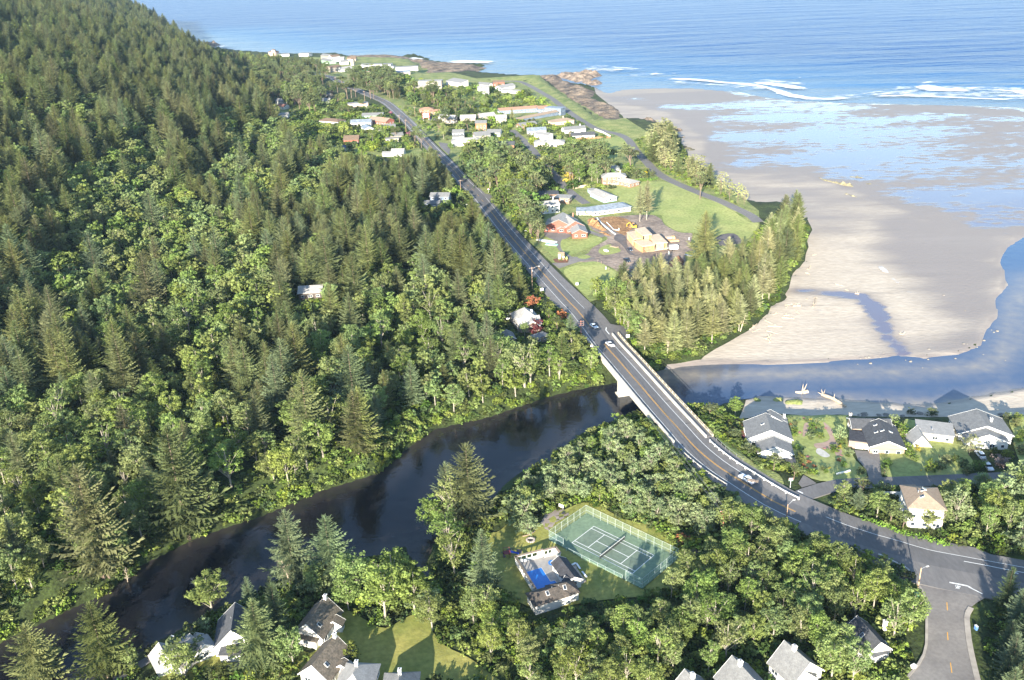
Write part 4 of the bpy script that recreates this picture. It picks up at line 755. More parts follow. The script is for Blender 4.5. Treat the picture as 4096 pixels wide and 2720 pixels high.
# --- by the bridge
house('hip roofed grey house with a lower cross wing above the bridge slope','house',[B(zB(492,178),zB(560,262),10.5,3.6,4.2,'hip',L=13.),B(zB(450,322),zB(660,292),7.,3.,2.4),B(zB(585,280),zB(600,350),6,3.,2.2)],wall_g,roof_l,chim=[(zB(590,262),'white')])
house('small gabled shed below the hip roofed house','shed',[B(zB(330,445),zB(360,500),5.,2.3,1.6)],wall_g,roof_g)
house('long flat roofed shed under the purple tree','shed',[B(zB(590,530),zB(740,480),4.5,2.4,.2,'flat',.2)],wall_g,roof_g)
house('grey roofed house alone in a dark forest clearing','house',[B(zF(690,660),zF(742,657),9.,3.2,2.)],wall_dk,roof_l)
house('slate blue two storey house with white garage doors in the highway woods','house',[B(zN(640,200),zN(850,200),7.5,5.6,1.6),B(zN(570,290),zN(740,290),7.,3.,1.2)],wall_sl,roof_g,garage=[(1,(0,-1))])
# --- the lodge and its neighbours
house('red lodge with broad grey roofs and a timber entrance canopy','lodge',[B(zS(1000,572),zS(955,652),17.5,3.6,4.2),B(zS(1020,580),zS(1140,668),11.,3.8,3.2),B(zS(1165,690),zS(1195,765),8.5,3.2,2.),B(zS(955,705),zS(985,735),4.,2.7,1.)],wall_r,roof_l,chim=[(zS(1117,600),'brick')],sky=[zS(1048,630)])
house('long white house with pale grey low roof at the end of the lane','house',[B(zS(1345,500),zS(1690,452),11.,3.,1.8,'hip',L=26),B(zS(1165,515),zS(1320,515),9.,2.8,1.)],wall_w,roof_bl,vents=[zS(1440,500),zS(1500,492)])
house('light blue house with grey roof and tall chimney by the field','house',[B(zS(1385,298),zS(1545,368),9.5,3.,1.8),B(zS(1300,312),zS(1370,305),6,2.7,.3,'flat')],wall_bl,roof_l,chim=[(zS(1470,378),'stone')])
house('flat roofed house with dark and pale roof sections beside the lane','house',[B(zS(720,350),zS(945,340),9.,3.2,.2,'flat',.5),B(zS(930,385),zS(1090,392),8.,3.,.3,'flat',.5)],wall_br,roof_d,sky=[zS(800,355)],roofs=[roof_d,roof_l])
house('two storey white house with grey roof next to the red lodge','house',[B(zS(668,455),zS(940,425),8.,5.4,1.8)],wall_w,roof_l,chim=[(zS(890,412),'white')])
house('small grey roofed house hidden in the grove by the lane top','house',[B(zS(690,140),zS(790,180),7.,3.,1.6)],wall_w,roof_l)
house('brown two storey house with hip roofs at the top of the green field','house',[B(zM(962,803),zM(1050,800),9.,5.6,1.8,'hip'),B(zM(1070,835),zM(1130,848),9.,3.,1.6,'hip')],wall_br,roof_l,chim=[(zM(1055,795),'stone')])
house('low grey roofed house behind the olive garden pine','house',[B(zM(975,740),zM(1030,748),7.,3.,1.6)],wall_w,roof_l)
house('blue grey roofed house buried in dark pines','house',[B(zM(808,685),zM(850,690),8.,3.,1.8)],wall_w,roof_bl)
# --- village, sea side
house('long orange roofed motel with a grey blue front','motel',[B(zM(170,332),zM(450,312),10.,4.,1.6),B(zM(450,318),zM(520,312),10.,4.2,1.6),B(zM(525,322),zM(640,330),9.,5.6,.3,'flat'),B(zM(300,402),zM(585,345),6.5,3.,1.2)],wall_sl,roof_o,maxwin=26,roofs=[roof_o,roof_o,roof_bl,roof_t])
house('tan hip roofed bungalow beside the shore road','house',[B(zM(580,412),zM(670,402),10.,3.2,1.7,'hip')],wall_p,roof_t,chim=[(zM(640,400),'stone')])
house('white house with grey roof and white chimney by the shore road','house',[B(zM(640,470),zM(792,456),9.,3.4,1.8)],wall_w,roof_g,chim=[(zM(762,458),'white')])
house('white house with charcoal roof above the board fence corner','house',[B(zM(700,512),zM(775,510),8.,3.,1.6),B(zM(770,505),zM(868,502),9.,3.2,1.8)],wall_w,roof_d)
house('blue grey roofed house behind the tall white one on the lane','house',[B(zM(378,475),zM(512,468),9.,3.6,2.)],wall_w,roof_bl)
house('tall narrow white house on the lane','house',[B(zM(450,500),zM(545,512),8.,6.6,1.2)],wall_w,roof_w)
house('pale roofed beige house where the lane bends','house',[B(zM(470,562),zM(612,560),9.5,3.6,1.4,'hip')],wall_b,roof_l)
house('grey roofed cottage tucked behind the lane lamp','house',[B(zM(315,440),zM(432,424),8.,3.,1.8)],wall_br,roof_g)
house('orange timber house with a charcoal roof beside the lane','house',[B(zM(168,575),zM(285,572),9.,4.8,2.)],wall_o,roof_d)
house('low pale hip roofed house below the orange timber house','house',[B(zM(180,655),zM(262,652),10.,3.,1.6,'hip')],wall_w,roof_bl)
house('small grey gable behind the low pale hip roof','shed',[B(zM(38,690),zM(75,688),5.,2.6,1.6)],wall_g,roof_g)
row='grey shingled two storey cottages in a row'
for pa,pb,lab in (((1795,848),(1940,852),'leftmost grey shingled two storey cottage of the row by the orange roofed house'),((1988,850),(2130,846),'second grey shingled cottage of the row'),((2160,838),(2300,822),'third grey shingled cottage of the row, set higher'),((2320,850),(2420,846),'fourth grey shingled cottage at the motel end of the row')):
    house(lab,'cottage',[B(zV(*pa),zV(*pb),8.,5.2,2.2)],wall_g,roof_l,group=row)
house('tall orange red house with three storeys and grey roof','house',[B(zV(2128,902),zV(2232,898),8.5,7.4,1.6)],wall_o,roof_g)
house('white two storey house with grey roof by the highway trees','house',[B(zV(1915,988),zV(2020,985),9.,5.4,2.),B(zV(1915,1040),zV(2020,1035),6,3.,1.)],wall_w,roof_g)
house('large white and grey house with a wide garage facing the highway','house',[B(zV(2115,1012),zV(2255,1000),11.,5.6,2.4)],wall_g,roof_g,garage=[(0,(0,-1))])
house('white house with small blue door behind the large grey one','house',[B(zV(2245,985),zV(2370,985),9.,3.4,2.)],wall_w,roof_g)
house('white hip roofed house with pale roof close to the highway','house',[B(zV(1960,1068),zV(2130,1062),11.,4.,1.8,'hip')],wall_w,roof_l)
house('white house with red brown roof in front of the pale hip roof','house',[B(zV(2075,1105),zV(2120,1105),8.,3.2,1.4,'hip')],wall_w,roof_r)
house('red brown timber house at the inner end of the lane','house',[B(zV(2320,1115),zV(2420,1120),8.,4.4,1.8)],wall_o,roof_b)
house('orange house with a two part orange hip roof','house',[B(zV(1640,778),zV(1690,776),9.,3.4,1.6,'hip'),B(zV(1740,798),zV(1790,796),9.,3.2,1.4,'hip')],wall_o,roof_o)
house('three storey shingled motel block with white balconies','motel',[B(zV(1592,528),zV(1814,522),13.,8.6,.3,'flat',.2),B(zV(1535,575),zV(1640,568),9.,3.,1.2)],wall_g,roof_l,maxwin=30)
house('modern white house with a slanting roof by the rock cove','house',[B(zV(1920,500),zV(2060,520),11.,4.6,2.2,'shed')],wall_w,roof_w)
house('white house with grey gable beside the modern white one','house',[B(zV(2165,538),zV(2270,546),9.,3.6,2.)],wall_w,roof_g)
house('dark red house at the bend of the shore road','house',[B(zV(2295,525),zV(2400,520),9.,4.4,1.8)],wall_r,roof_b)
house('tall white tower house with wooden stairs','house',[B(zV(2150,578),zV(2255,574),8.,8.6,1.6)],wall_w,roof_w)
house('white house with a grey extension on the shore road meadow','house',[B(zM(165,170),zM(270,150),9.,3.6,2.),B(zM(205,190),zM(330,200),7.,2.8,1.)],wall_w,roof_w)
house('long white motel with flat roof behind the rock shelf','motel',[B(zV(1052,372),zV(1338,366),13.,3.6,.3,'flat',.6),B(zV(1262,388),zV(1365,388),9,3.4,.3,'flat')],wall_w,roof_w,maxwin=18)
house('white flat roofed house at the seaward end of the lawn','house',[B(zV(1376,398),zV(1585,388),12.,4.,.3,'flat',.6)],wall_w,roof_w)
house('beige house with a pale blue roof beside the white flat roofs','house',[B(zV(1372,432),zV(1508,424),11.,4.,1.6)],wall_b,roof_bl)
house('grey house with a bright green metal roof','house',[B(zV(1038,416),zV(1122,410),9.,4.6,2.)],wall_g,roof_gn)
house('small white hip roofed house near the green roof','house',[B(zV(1175,436),zV(1235,434),9.,3.2,2.,'hip')],wall_w,roof_l)
house('tall grey brown house with a wide roof near the far trees','house',[B(zV(738,388),zV(835,376),13.,6.4,2.)],wall_g,roof_b)
house('white fronted house right of the tall grey brown one','house',[B(zV(840,402),zV(948,386),10.,3.6,2.4)],wall_w,roof_l)
for k,(pa,pb,D,e,wm,rm,lab) in enumerate((((690,270),(760,276),10,4.6,wall_g,roof_g,'grey gabled house at the seaward end of the far row'),((752,286),(830,276),10,4.6,wall_w,roof_b,'white house with brown roof in the far row'),((800,302),(890,300),10,4.2,wall_w,roof_l,'white pale roofed house in the far row'),((850,332),(920,326),10,4.4,wall_w,roof_g,'white grey roofed house at the near end of the far row'),((690,312),(782,326),10,4.4,wall_gr,roof_g,'grey green house standing in front of the far row'),((922,300),(1000,298),9,4.,wall_p,roof_b,'pinkish house beside a square tower at the rock shelf'))):
    house(lab,'house',[B(zV(*pa),zV(*pb),D,e,2.2)],wm,rm)
house('square tan tower beside the pinkish house','tower',[B(zV(955,322),zV(980,322),5.5,9.,.4,'flat',.1)],wall_b,roof_b,wins=False)
house('pink tower house with a white cupola at the far shore','house',[B(zV(205,240),zV(235,240),9.,6.4,1.8,'hip'),B(zV(214,230),zV(228,230),3.6,9.4,1.,'hip',.2)],wall_p,roof_b)
house('low white flat house next to the pink tower house','house',[B(zV(262,277),zV(368,270),10.,3.4,.3,'flat')],wall_w,roof_w)
house('white boxy house in the middle of the far shore','house',[B(zV(478,266),zV(570,266),12.,4.4,.6,'flat')],wall_w,roof_w)
# --- village, hill side
house('pale pink flat roofed building beside the highway','building',[B(zV(922,742),zV(1114,730),9.,4.8,.3,'flat',.2)],wall_p,roof_w,maxwin=6)
house('white house with a pale gable under the dark hillside trees','house',[B(zV(645,692),zV(755,690),9.,3.4,2.4)],wall_w,roof_l)
house('grey roofed house just above the pale gable','house',[B(zV(672,628),zV(770,648),9.,3.4,2.2)],wall_g,roof_g)
house('white house with grey green roof deep in the hillside trees','house',[B(zV(262,692),zV(345,700),8.,3.6,2.)],wall_w,roof_g)
house('white house with red brown roof deep in the hillside trees','house',[B(zV(278,745),zV(345,748),8.,3.2,1.8)],wall_w,roof_r)
house('white roofed building at the edge of the forest','building',[B(zV(245,832),zV(362,826),9.,3.6,1.2)],wall_w,roof_w)
house('small white gable among the trees below the far highway','house',[B(zV(515,555),zV(555,575),7.,3.2,2.2)],wall_w,roof_w)
house('small grey house above the white gable trees','house',[B(zV(370,610),zV(410,618),7.,3.2,1.8)],wall_g,roof_g)
house('brown hip roofed house with white walls beside pink shrubs','house',[B(zV(715,878),zV(825,886),11.,3.4,1.8,'hip')],wall_w,roof_b)
house('big white house with blue white roof and front garage','house',[B(zV(955,895),zV(1145,888),10.,3.8,2.),B(zV(1090,935),zV(1120,960),8.,3.,1.8)],wall_w,roof_bl)
house('red house with a beige roof and brick chimney','house',[B(zV(1155,862),zV(1320,880),11.,3.8,2.4)],wall_r,roof_t,chim=[(zV(1262,885),'brick')])
house('green sided house with grey roof behind the red house','house',[B(zV(1062,832),zV(1258,826),9.,3.4,1.8)],wall_gr,roof_g)
house('white bungalow with a grey roof on the gravel drive','house',[B(zV(1195,945),zV(1370,934),10.,3.2,1.8)],wall_w,roof_g)
house('dark red house with a big brown roof at the forest edge','house',[B(zV(890,1045),zV(1028,1040),11.,3.8,2.6)],wall_r,roof_b)
house('house with a dark solar roof at the forest edge','house',[B(zV(778,1142),zV(902,1134),8.,3.2,1.4)],wall_b,mat('solar roof',(.04,.06,.12),.25,scale=.5))
house('grey roofed house behind the clipped hedge','house',[B(zV(1310,1022),zV(1438,1012),9.,3.2,1.8)],wall_g,roof_g)
house('low building with a white roof in front of the grey roofed house','garage',[B(zV(1282,1072),zV(1404,1066),6.,2.6,.3,'flat')],wall_b,roof_w)
house('white gabled house nearest the forest edge','house',[B(zV(1340,1168),zV(1455,1166),9.,3.4,2.),B(zV(1255,1196),zV(1335,1194),7.,2.6,.8)],wall_w,roof_l)
# ---------------------------------------------------------------- the bridge
def hw_at(p,z=8.): return near(p,z)
n0,n1=BR0-2,BR1+2
def seg(mb,e0,e1,z0,z1,a=n0,b=n1,L=HW,step=1):
    """box beam following the highway between offsets e0..e1 and heights z0..z1 above the deck"""
    for i in range(a,b,step):
        j=min(i+step,b); P=[offs(L,i,e0,z0),offs(L,i,e1,z0),offs(L,i,e1,z1),offs(L,i,e0,z1)]; Q=[offs(L,j,e0,z0),offs(L,j,e1,z0),offs(L,j,e1,z1),offs(L,j,e0,z1)]
        for k in range(4): l=(k+1)%4; mb.quad(P[k],Q[k],Q[l],P[l])
        if i==a: mb.quad(*P)
        if j==b: mb.quad(*Q[::-1])
    return mb
mid=HW[(BR0+BR1)//2]
br=empty('highway_bridge',(0,0,0),0,'long pale concrete highway bridge over the dark river','bridge')
seg(MB(),-5.28,9.15,-.35,-.02).build('deck',asph_m,br); g=seg(MB(),-5.6,-4.9,-2.1,-.36).build('girder',conc_m,br); seg(MB(),8.5,9.15,-2.1,-.36).build('girder',conc_m,br); seg(MB(),-1,-.2,-2.0,-.36).build('girder',conc_m,br); seg(MB(),3.4,4.2,-2.0,-.36).build('girder',conc_m,br)
seg(MB(),-5.75,-5.29,-.9,.95).build('parapet',conc_m,br); seg(MB(),6.1,6.65,-.02,.95).build('barrier',conc_m,br)
sw=seg(MB(),6.66,8.75,.0,.16).build('sidewalk',asph_m,br)
r=MB(); seg(r,8.8,9.25,-.6,.35); seg(r,8.95,9.1,.98,1.12)
for i in range(n0,n1+1): 
    p=offs(HW,i,9.02,.66); r.box(p,(.24,.24,.66))
r.build('railing',mat('old railing concrete',(.58,.50,.36),.9,scale=.8),br)
for k,i in enumerate((near(zB(1400,905))+1,near(zB(1740,1290)))):
    c=HW[i]; t=HW[i+1]-HW[i-1]; az=math.atan2(t.y,t.x)
    m=MB(); o=offs(HW,i,1.8,0); m.box((o.x,o.y,2.4),(1.5 if k else 3.2,14.,7.4),az); m.box((o.x,o.y,-1),(2.4 if k else 4.,15.5,3.),az); m.build('pier',conc_m,br)
for i,sg in ((n0,-1),(n1,1)):
    t=HW[min(i+1,len(HW)-1)]-HW[i-1]; az=math.atan2(t.y,t.x); o=offs(HW,i,1.7,0); MB().box((o.x,o.y,3.4),(2.5,14.6,8.6),az).build('abutment',conc_m,br)
mb=MB()
for i in (near(zB(1500,752)),near(zB(1890,1210)),near(zB(1440,640)),near(zB(2140,1460))): mb.quad(offs(HW,i,-5,.004),offs(HW,i,6,.004),offs(HW,i,6,.004)+Vector((.05,-.35,0)),offs(HW,i,-5,.004)+Vector((.05,-.35,0)))
mb.build('expansion_joint',plain('joint',(.05,.05,.055)),br)
# guard rails and fences along the road
def guardrail(name,label,cat,L,e,a,b,h,postm,railm,pw=.3,rail=(.12,.3),step=1,top=False):
    o=empty(name,tuple(offs(L,a,e)),0,label,cat); base=Vector(o.location); r=MB(); seg(r,e-rail[0]/2,e+rail[0]/2,h-rail[1],h,a,b,L); x=r.build('rail',railm,o); x.location=-base
    n=0; pm=MB().box((0,0,h/2-.3),(pw,pw,h+.6)).mesh('post',postm)
    for i in range(a,b+1,step):
        if n>=98: break
        p=offs(L,i,e+(.12 if not top else 0)); q_=bpy.data.objects.new('post',pm); COL.objects.link(q_); q_.parent=o; q_.location=p-base; n+=1
    return o
white_p=plain('white post',(.8,.78,.74))
guardrail('guardrail','white block guardrail beside the footpath south of the bridge','guardrail',HW,6.25,BR1+3,near(zK(1480,830))+3,.85,white_p,white_p,.42,(.2,.35),1)
guardrail('guardrail','low white guardrail along the tree side of the highway bend','guardrail',HW,-5.6,BR1+3,near(zK(1010,820)),.75,white_p,conc_m,.3,(.15,.3),1)
guardrail('footpath_fence','wire fence between footpath and grass bank after the bridge','fence',HW,8.85,BR1+3,near(zK(700,0))+8,1.1,metal_m,metal_m,.08,(.05,.05),1,True)
LG=catmull([G(p)+Vector((0,0,.35)) for p in PL(zE,(262,415),(320,440),(375,468),(430,495),(490,520),(540,558),(585,605))],2.)
guardrail('guardrail','curved white guardrail at the corner of highway and side street','guardrail',LG,0,0,len(LG)-1,.75,wall_c,white_p,.25,(.15,.35),1)
def kerb(pts,w=.5,h=.3):
    L=catmull([G(p) for p in pts],3.); m=MB(); 
    for i in range(len(L)-1): 
        a,b=L[i],L[i+1]; t=(b-a); t.z=0; n=Vector((-t.y,t.x,0)).normalized()*w/2; u=Vector((0,0,h+.15)); m.quad(a-n+u,b-n+u,b+n+u,a+n+u)
        m.quad(a-n+u,a-n,b-n,b-n+u); m.quad(a+n+u,b+n+u,b+n,a+n)
    return tag(m.build('kerb',kerb_m),kind='structure')
kerb(PL(zE,(1130,900),(1100,950),(1092,1000),(1110,1200),(1150,1400),(1190,1568),(1230,1700)),1.3); kerb(PL(zE,(620,650),(690,770),(712,860),(716,960),(712,1250),(690,1340),(640,1430),(520,1568),(430,1680)),.6)
# ---------------------------------------------------------------- vehicles
tyre_m=plain('tyre',(.03,.03,.03)); rim_m=plain('rim',(.5,.5,.52),.3,metal=.7); lamp_m=plain('lamp glass',(.8,.8,.75),.1); red_l=plain('tail lamp',(.5,.02,.02),.2); carglass=plain('car glass',(.02,.025,.03),.05)
def paint(n,c): return plain('paint '+n,c,.25,spec=.6)
def vehicle(label,cat,col,a,b,kind='car',z=None,L=None,load=None):
    """a rear pixel, b front pixel at body height"""
    if z is None: m=G(((a[0]+b[0])/2,(a[1]+b[1])/2)); z=m.z+.2
    A=W(a,z+.5);Bq=W(b,z+.5); m=(A+Bq)/2; rz=math.atan2(Bq.y-A.y,Bq.x-A.x); L=L or {'car':4.6,'suv':4.7,'pickup':5.8}[kind]
    o=empty('pickup_truck' if kind=='pickup' else 'parked_car' if 'park' in label or 'stand' in label else 'car',(m.x,m.y,z),rz,label,cat); pm=paint(*col); w=.9
    def side(pts,mb,w0,w1):
        n=len(pts); ctr=sum(p[1] for p in pts)/n; hi=max(p[1] for p in pts); lo_=min(p[1] for p in pts); k=lambda zz:w0+(w1-w0)*(zz-lo_)/(hi-lo_)
        vs=[(x,-k(zz),zz) for x,zz in pts]+[(x,k(zz),zz) for x,zz in pts]; mb.add(vs,[tuple(range(n)),tuple(range(2*n-1,n-1,-1))]+[(i,n+i,n+(i+1)%n,(i+1)%n) for i in range(n)]); return mb
    h=L/2
    if kind=='pickup':
        side([(-h,.4),(h,.4),(h,.85),(h-.15,1.05),(.9,1.15),(-h,1.12)],MB(),.95,.92).build('body',pm,o)
        side([(.95,1.14),(.35,1.75),(-.95,1.78),(-1.15,1.14)],MB(),.88,.72).build('cabin',pm,o)
        side([(.99,1.18),(.46,1.66),(-1.0,1.68),(-1.12,1.18)],MB(),.905,.78).build('window',carglass,o)
        b_=MB(); b_.box((-1.95,0,1.125),(1.5,1.45,.05)); b_.build('truck_bed',dark_metal,o)
    else:
        hh=1.0 if kind=='suv' else .92; rt=1.66 if kind=='suv' else 1.42
        side([(-h,.3),(h,.3),(h,.62),(h-.2,.78),(h*.42,hh),(-h+.25,hh+.03),(-h,.85)],MB(),.92,.86).build('body',pm,o)
        bk=-h+.35 if kind=='suv' else -h*.62
        side([(h*.44,hh-.02),(h*.14,rt-.06),(bk+.35,rt-.04),(bk,hh)],MB(),.86,.68).build('window',carglass,o)
        side([(h*.15,rt-.10),(h*.10,rt),(bk+.45,rt+.01),(bk+.33,rt-.10)],MB(),.71,.64).build('cabin_roof',pm,o)
    for x in (-h*.62,h*.64):
        for y in (-.86,.86):
            q=MB().tube((0,-.11,0),(0,.11,0),.34,.34,12).build('wheel',tyre_m,o,loc=(x,y,.34)); MB().tube((0,-.125,0),(0,.125,0),.2,.2,8).build('rim',rim_m,q)
    for y in (-.62,.62):
        MB().box((h-.02,y,.7),(.08,.32,.16)).build('headlight',lamp_m,o); MB().box((-h+.01,y,.78),(.08,.3,.16)).build('taillight',red_l,o)
    CLEAR.append((m.x,m.y,2.5)); return o
Wt=('white',(.82,.82,.82))
vehicle('white car driving onto the bridge, dark windows','car',Wt,zJ(935,625),zJ(1060,705),z=8.02)
vehicle('pale blue white car on the shaded highway before the bridge','car',('bluish',(.72,.80,.88)),zJ(595,245),zJ(720,320),z=8.02)
vehicle('silver white pickup carrying boards in its bed on the highway bend','pickup truck',('silver',(.66,.70,.78)),zK(1440,810),zK(1265,705),'pickup',z=8.02)
vehicle('white estate car with black roof panel parked below the wide white house','car',Wt,zQ(1800,800),zQ(1740,730),'suv')
vehicle('white saloon parked lower on the drive beside twiggy shrubs','car',Wt,zQ(1830,860),zQ(1895,940),'car')
vehicle('black pickup parked on the bare earth below the unfinished house','pickup truck',('black',(.02,.025,.035)),z8(765,965),z8(870,1050),'pickup')
vehicle('dark blue car parked beside the unfinished house','car',('navy',(.03,.045,.08)),z8(850,740),z8(930,805),'car')
vehicle('white car parked beside the hip roofed house','car',Wt,zB(345,330),zB(320,290),'car')
vehicle('blue car parked behind the village hedge','car',('blue',(.15,.35,.65)),zV(1475,1098),zV(1500,1108),'car')
vehicle('white car half hidden under alders by the highway','car',('bluish',(.72,.80,.88)),zN(1390,1235),zN(1440,1250),'car')
vehicle('dark car standing under the lodge canopy','car',('black',(.02,.025,.035)),zS(1195,810),zS(1240,795),'car')
# load on the pickup: boards
A=W(zK(1370,760),9.35); Bq=W(zK(1500,790),9.2); m_=(A+Bq)/2; rzb=math.atan2(Bq.y-A.y,Bq.x-A.x)
b=MB()
for k in range(4): b.box((0,(k-1.5)*.33,.05*(k%2)),(3.4,.31,.06))
tag(b.build('board_stack',wall_c,loc=(m_.x,m_.y,9.3),rz=rzb),'pale boards lying on the pickup bed','boards')
# ---------------------------------------------------------------- tennis court, pool and park
cz=3.5+.22
CO=[W(zT(*p),cz) for p in COURT]
court_m=mat('green court',(.19,.26,.165),.85,scale=.25,col2=(.14,.205,.135),fine=(1.,.12)); court_in=mat('grey green court',(.17,.215,.16),.85,scale=.3,col2=(.13,.175,.13),fine=(1.,.12))
tc=empty('tennis_court',tuple((CO[0]+CO[2])/2),0,'green tennis court with white lines and a dark net','tennis court'); tb=Vector(tc.location)
m=MB(); m.prism([(p-tb)[:2] for p in CO],-.4,0); m.build('surface',court_m,tc)
D=[W(p,cz) for p in ((2375.6,2105),(2287.6,2171.5),(2529.8,2293.9),(2615.8,2221))]   # doubles corners: far-left, near-left, near-right, far-right
ux=((D[3]-D[0])+(D[2]-D[1]))/2; uy=((D[0]-D[1])+(D[3]-D[2]))/2; org=(D[0]+D[1]+D[2]+D[3])/4-tb; LX=ux.length; LY=uy.length; ux.normalize(); uy.normalize()
P=lambda a,b,z=0:org+ux*(a*LX/2)+uy*(b*LY/2)+Vector((0,0,z))
m=MB(); m.quad(P(-1,-1,.004),P(1,-1,.004),P(1,1,.004),P(-1,1,.004)); m.build('playing_area',court_in,tc)
m=MB()
for k_,(a0,b0,a1,b1) in enumerate(((-1,-1,1,-1),(-1,1,1,1),(-1,-1,-1,1),(1,-1,1,1),(-1,-.75,1,-.75),(-1,.75,1,.75),(-.538,-.75,-.538,.75),(.538,-.75,.538,.75),(-.538,0,.538,0))):
    a,b=P(a0,b0),P(a1,b1); t=(b-a).normalized(); n=Vector((-t.y,t.x,0))*.09; u=Vector((0,0,.008+.003*k_)); q_=[a-n+u,b-n+u,b+n+u,a+n+u]; m.quad(*(q_ if n.dot(Vector((-t.y,t.x,0)))>0 else q_[::-1]))
m.build('court_line',white_m,tc)
def meshmat(name,c,a):
    mm=bpy.data.materials.new(name); mm.use_nodes=True; b=mm.node_tree.nodes['Principled BSDF']; b.inputs['Base Color'].default_value=(*c,1); b.inputs['Alpha'].default_value=a; b.inputs['Roughness'].default_value=.7; return mm
net_m=meshmat('net cord',(.03,.03,.03),.65); chain_m=meshmat('chain link',(.26,.40,.38),.16)
nt_=MB(); nt_.quad(P(0,-1.15,0),P(0,1.15,0),P(0,1.15,1.0),P(0,-1.15,1.0)); nt_=nt_.build('net',net_m,tc); nb=MB(); nb.tube(P(0,-1.15,1.03),P(0,1.15,1.03),.06,.06,5); nb.build('net_band',trim_m,nt_)
for s in (-1.15,1.15): MB().tube(P(0,s,0),P(0,s,1.1),.06,.06,6).build('net_post',dark_metal,tc)
fe=empty('court_fence',tuple(CO[1]),0,'tall chain link fence round the tennis court with white posts','fence'); fb=Vector(fe.location); pole_m=plain('galvanised post',(.46,.52,.51),.5)
def fseg(a,b,h,n):
    a,b=a-fb,b-fb; u=Vector((0,0,h)); MB().quad(a,b,b+u,a+u).build('mesh_panel',chain_m,fe)
    t=MB(); t.tube(a+u,b+u,.032,.032,5); 
    if h>2: t.tube(a+u*.45,b+u*.45,.03,.03,5)
    t.build('rail',pole_m,fe)
    for i in range(n+1): p=a.lerp(b,i/n); MB().tube(p,p+u*1.01,.038,.038,6).build('post',pole_m,fe)
WZ=lambda x,y:W(zT(x,y),cz)
fseg(CO[1],CO[0],3.2,6); fseg(CO[0],CO[3],3.2,12); fseg(CO[3],CO[2],3.2,6); fseg(CO[1],WZ(835,566),3.2,2); fseg(WZ(862,600),WZ(1392,862),1.3,7); fseg(WZ(1422,880),CO[2],3.2,2)
# pool yard
py=3.5+.2; PW=lambda x,y,z=0.:W(zP(x,y),py+z)
ye=empty('pool_yard',tuple(PW(1000,950)),0,'concrete pool yard enclosed by white walls with openings','pool yard'); yb=Vector(ye.location)
yard=[PW(690,800),PW(1060,690),PW(1085,712),PW(1270,655),PW(1330,720),PW(1560,1110),PW(1500,1190),PW(960,1300)]
MB().prism([(p-yb)[:2] for p in yard],-.5,.0).build('paving',mat('pool concrete',(.36,.34,.32),.85,scale=.3,col2=(.27,.26,.25),fine=(1.,.12)),ye)
pool_m=mat('pool tiles',(.02,.20,.62),.08,scale=.2,col2=(.02,.16,.52),spec=.6)
def sheet(name,pts,m,z,par):
    P_=[(p-yb) for p in pts]; b=MB(); b.prism([p[:2] for p in P_],z-.1,z); return b.build(name,m,par)
rim=sheet('pool_rim',[PW(785,935),PW(1045,858),PW(1190,1072),PW(1255,1058),PW(1292,1108),PW(1190,1140),PW(985,1240)],conc_m,.05,ye); sheet('pool_water',[PW(802,938),PW(1038,868),PW(1183,1085),PW(1248,1070),PW(1278,1105),PW(1188,1130),PW(990,1225)],pool_m,.075,ye)
spa=[PW(1198+52*math.cos(k*.628),788+40*math.sin(k*.628)) for k in range(10)]; sheet('hot_tub',spa[::-1],pool_m,.06,ye)
def wallrun(a,b,h,n,solid=()):
    a=a-yb; b=b-yb; d=b-a; rz=math.atan2(d.y,d.x); L=d.length; m=MB(); c=(a+b)/2
    m.box((c.x,c.y,.35),(L,.2,1.1),rz); m.box((c.x,c.y,h-.12),(L+.3,.62,.14),rz)
    m.mi=0
    for i in range(n+1):
        p=a.lerp(b,i/n); m.box((p.x,p.y,h/2+.1),(.28,.19,h-.3),rz)
    for i in solid: p=a.lerp(b,(i+.5)/n); m.box((p.x,p.y,h/2+.15),(L/n,.18,h-.45),rz)
    return m.build('yard_wall',[wall_w],ye)
A_=PW(640,800);B1=PW(1065,690);B2=PW(1085,700);B3=PW(1262,650);B4=PW(1335,740);A2=PW(950,1310)
wallrun(A_,B1,2.4,5,(4,)); wallrun(B2,B3,2.4,3,(2,)); wallrun(B3,B4,2.4,2,(0,)); wallrun(A_,A2,2.4,9)
for a,b in ((A_,B1),(B2,B3),(A_,A2),(B3,B4)):
    a=a-yb;b=b-yb;d=b-a; c=(a+b)/2; MB().box((c.x,c.y,2.45),(d.length+.3,.7,.12),math.atan2(d.y,d.x)).build('wall_cap',roof_m if (a-b).length>12 and a.y-b.y>5 else wall_c,ye)
house('pool house with black gabled roof along the right side of the pool','pool house',[B(zP(1318,700),zP(1555,1010),4.2,2.5,1.3,'gable',.4),B(zP(1425,1000),zP(1500,1040),3.2,2.4,1.0,'gable',.3)],wall_w,roof_k,z0=py)
house('white pool house with mossy brown hipped roofs at the near end of the pool','pool house',[B(zP(1010,1255),zP(1300,1165),5.4,2.6,1.5,'hip',.4),B(zP(1290,1135),zP(1450,1100),5.,2.6,1.7,'hip',.4)],wall_w,mat('dark mossy shingles',(.11,.09,.075),.95,scale=.5,col2=(.06,.055,.05),fine=(2,.3)),z0=py,sky=[zP(1135,1272),zP(1405,1178)],vents=[zP(1205,1190),zP(1310,1160)],wins=False)
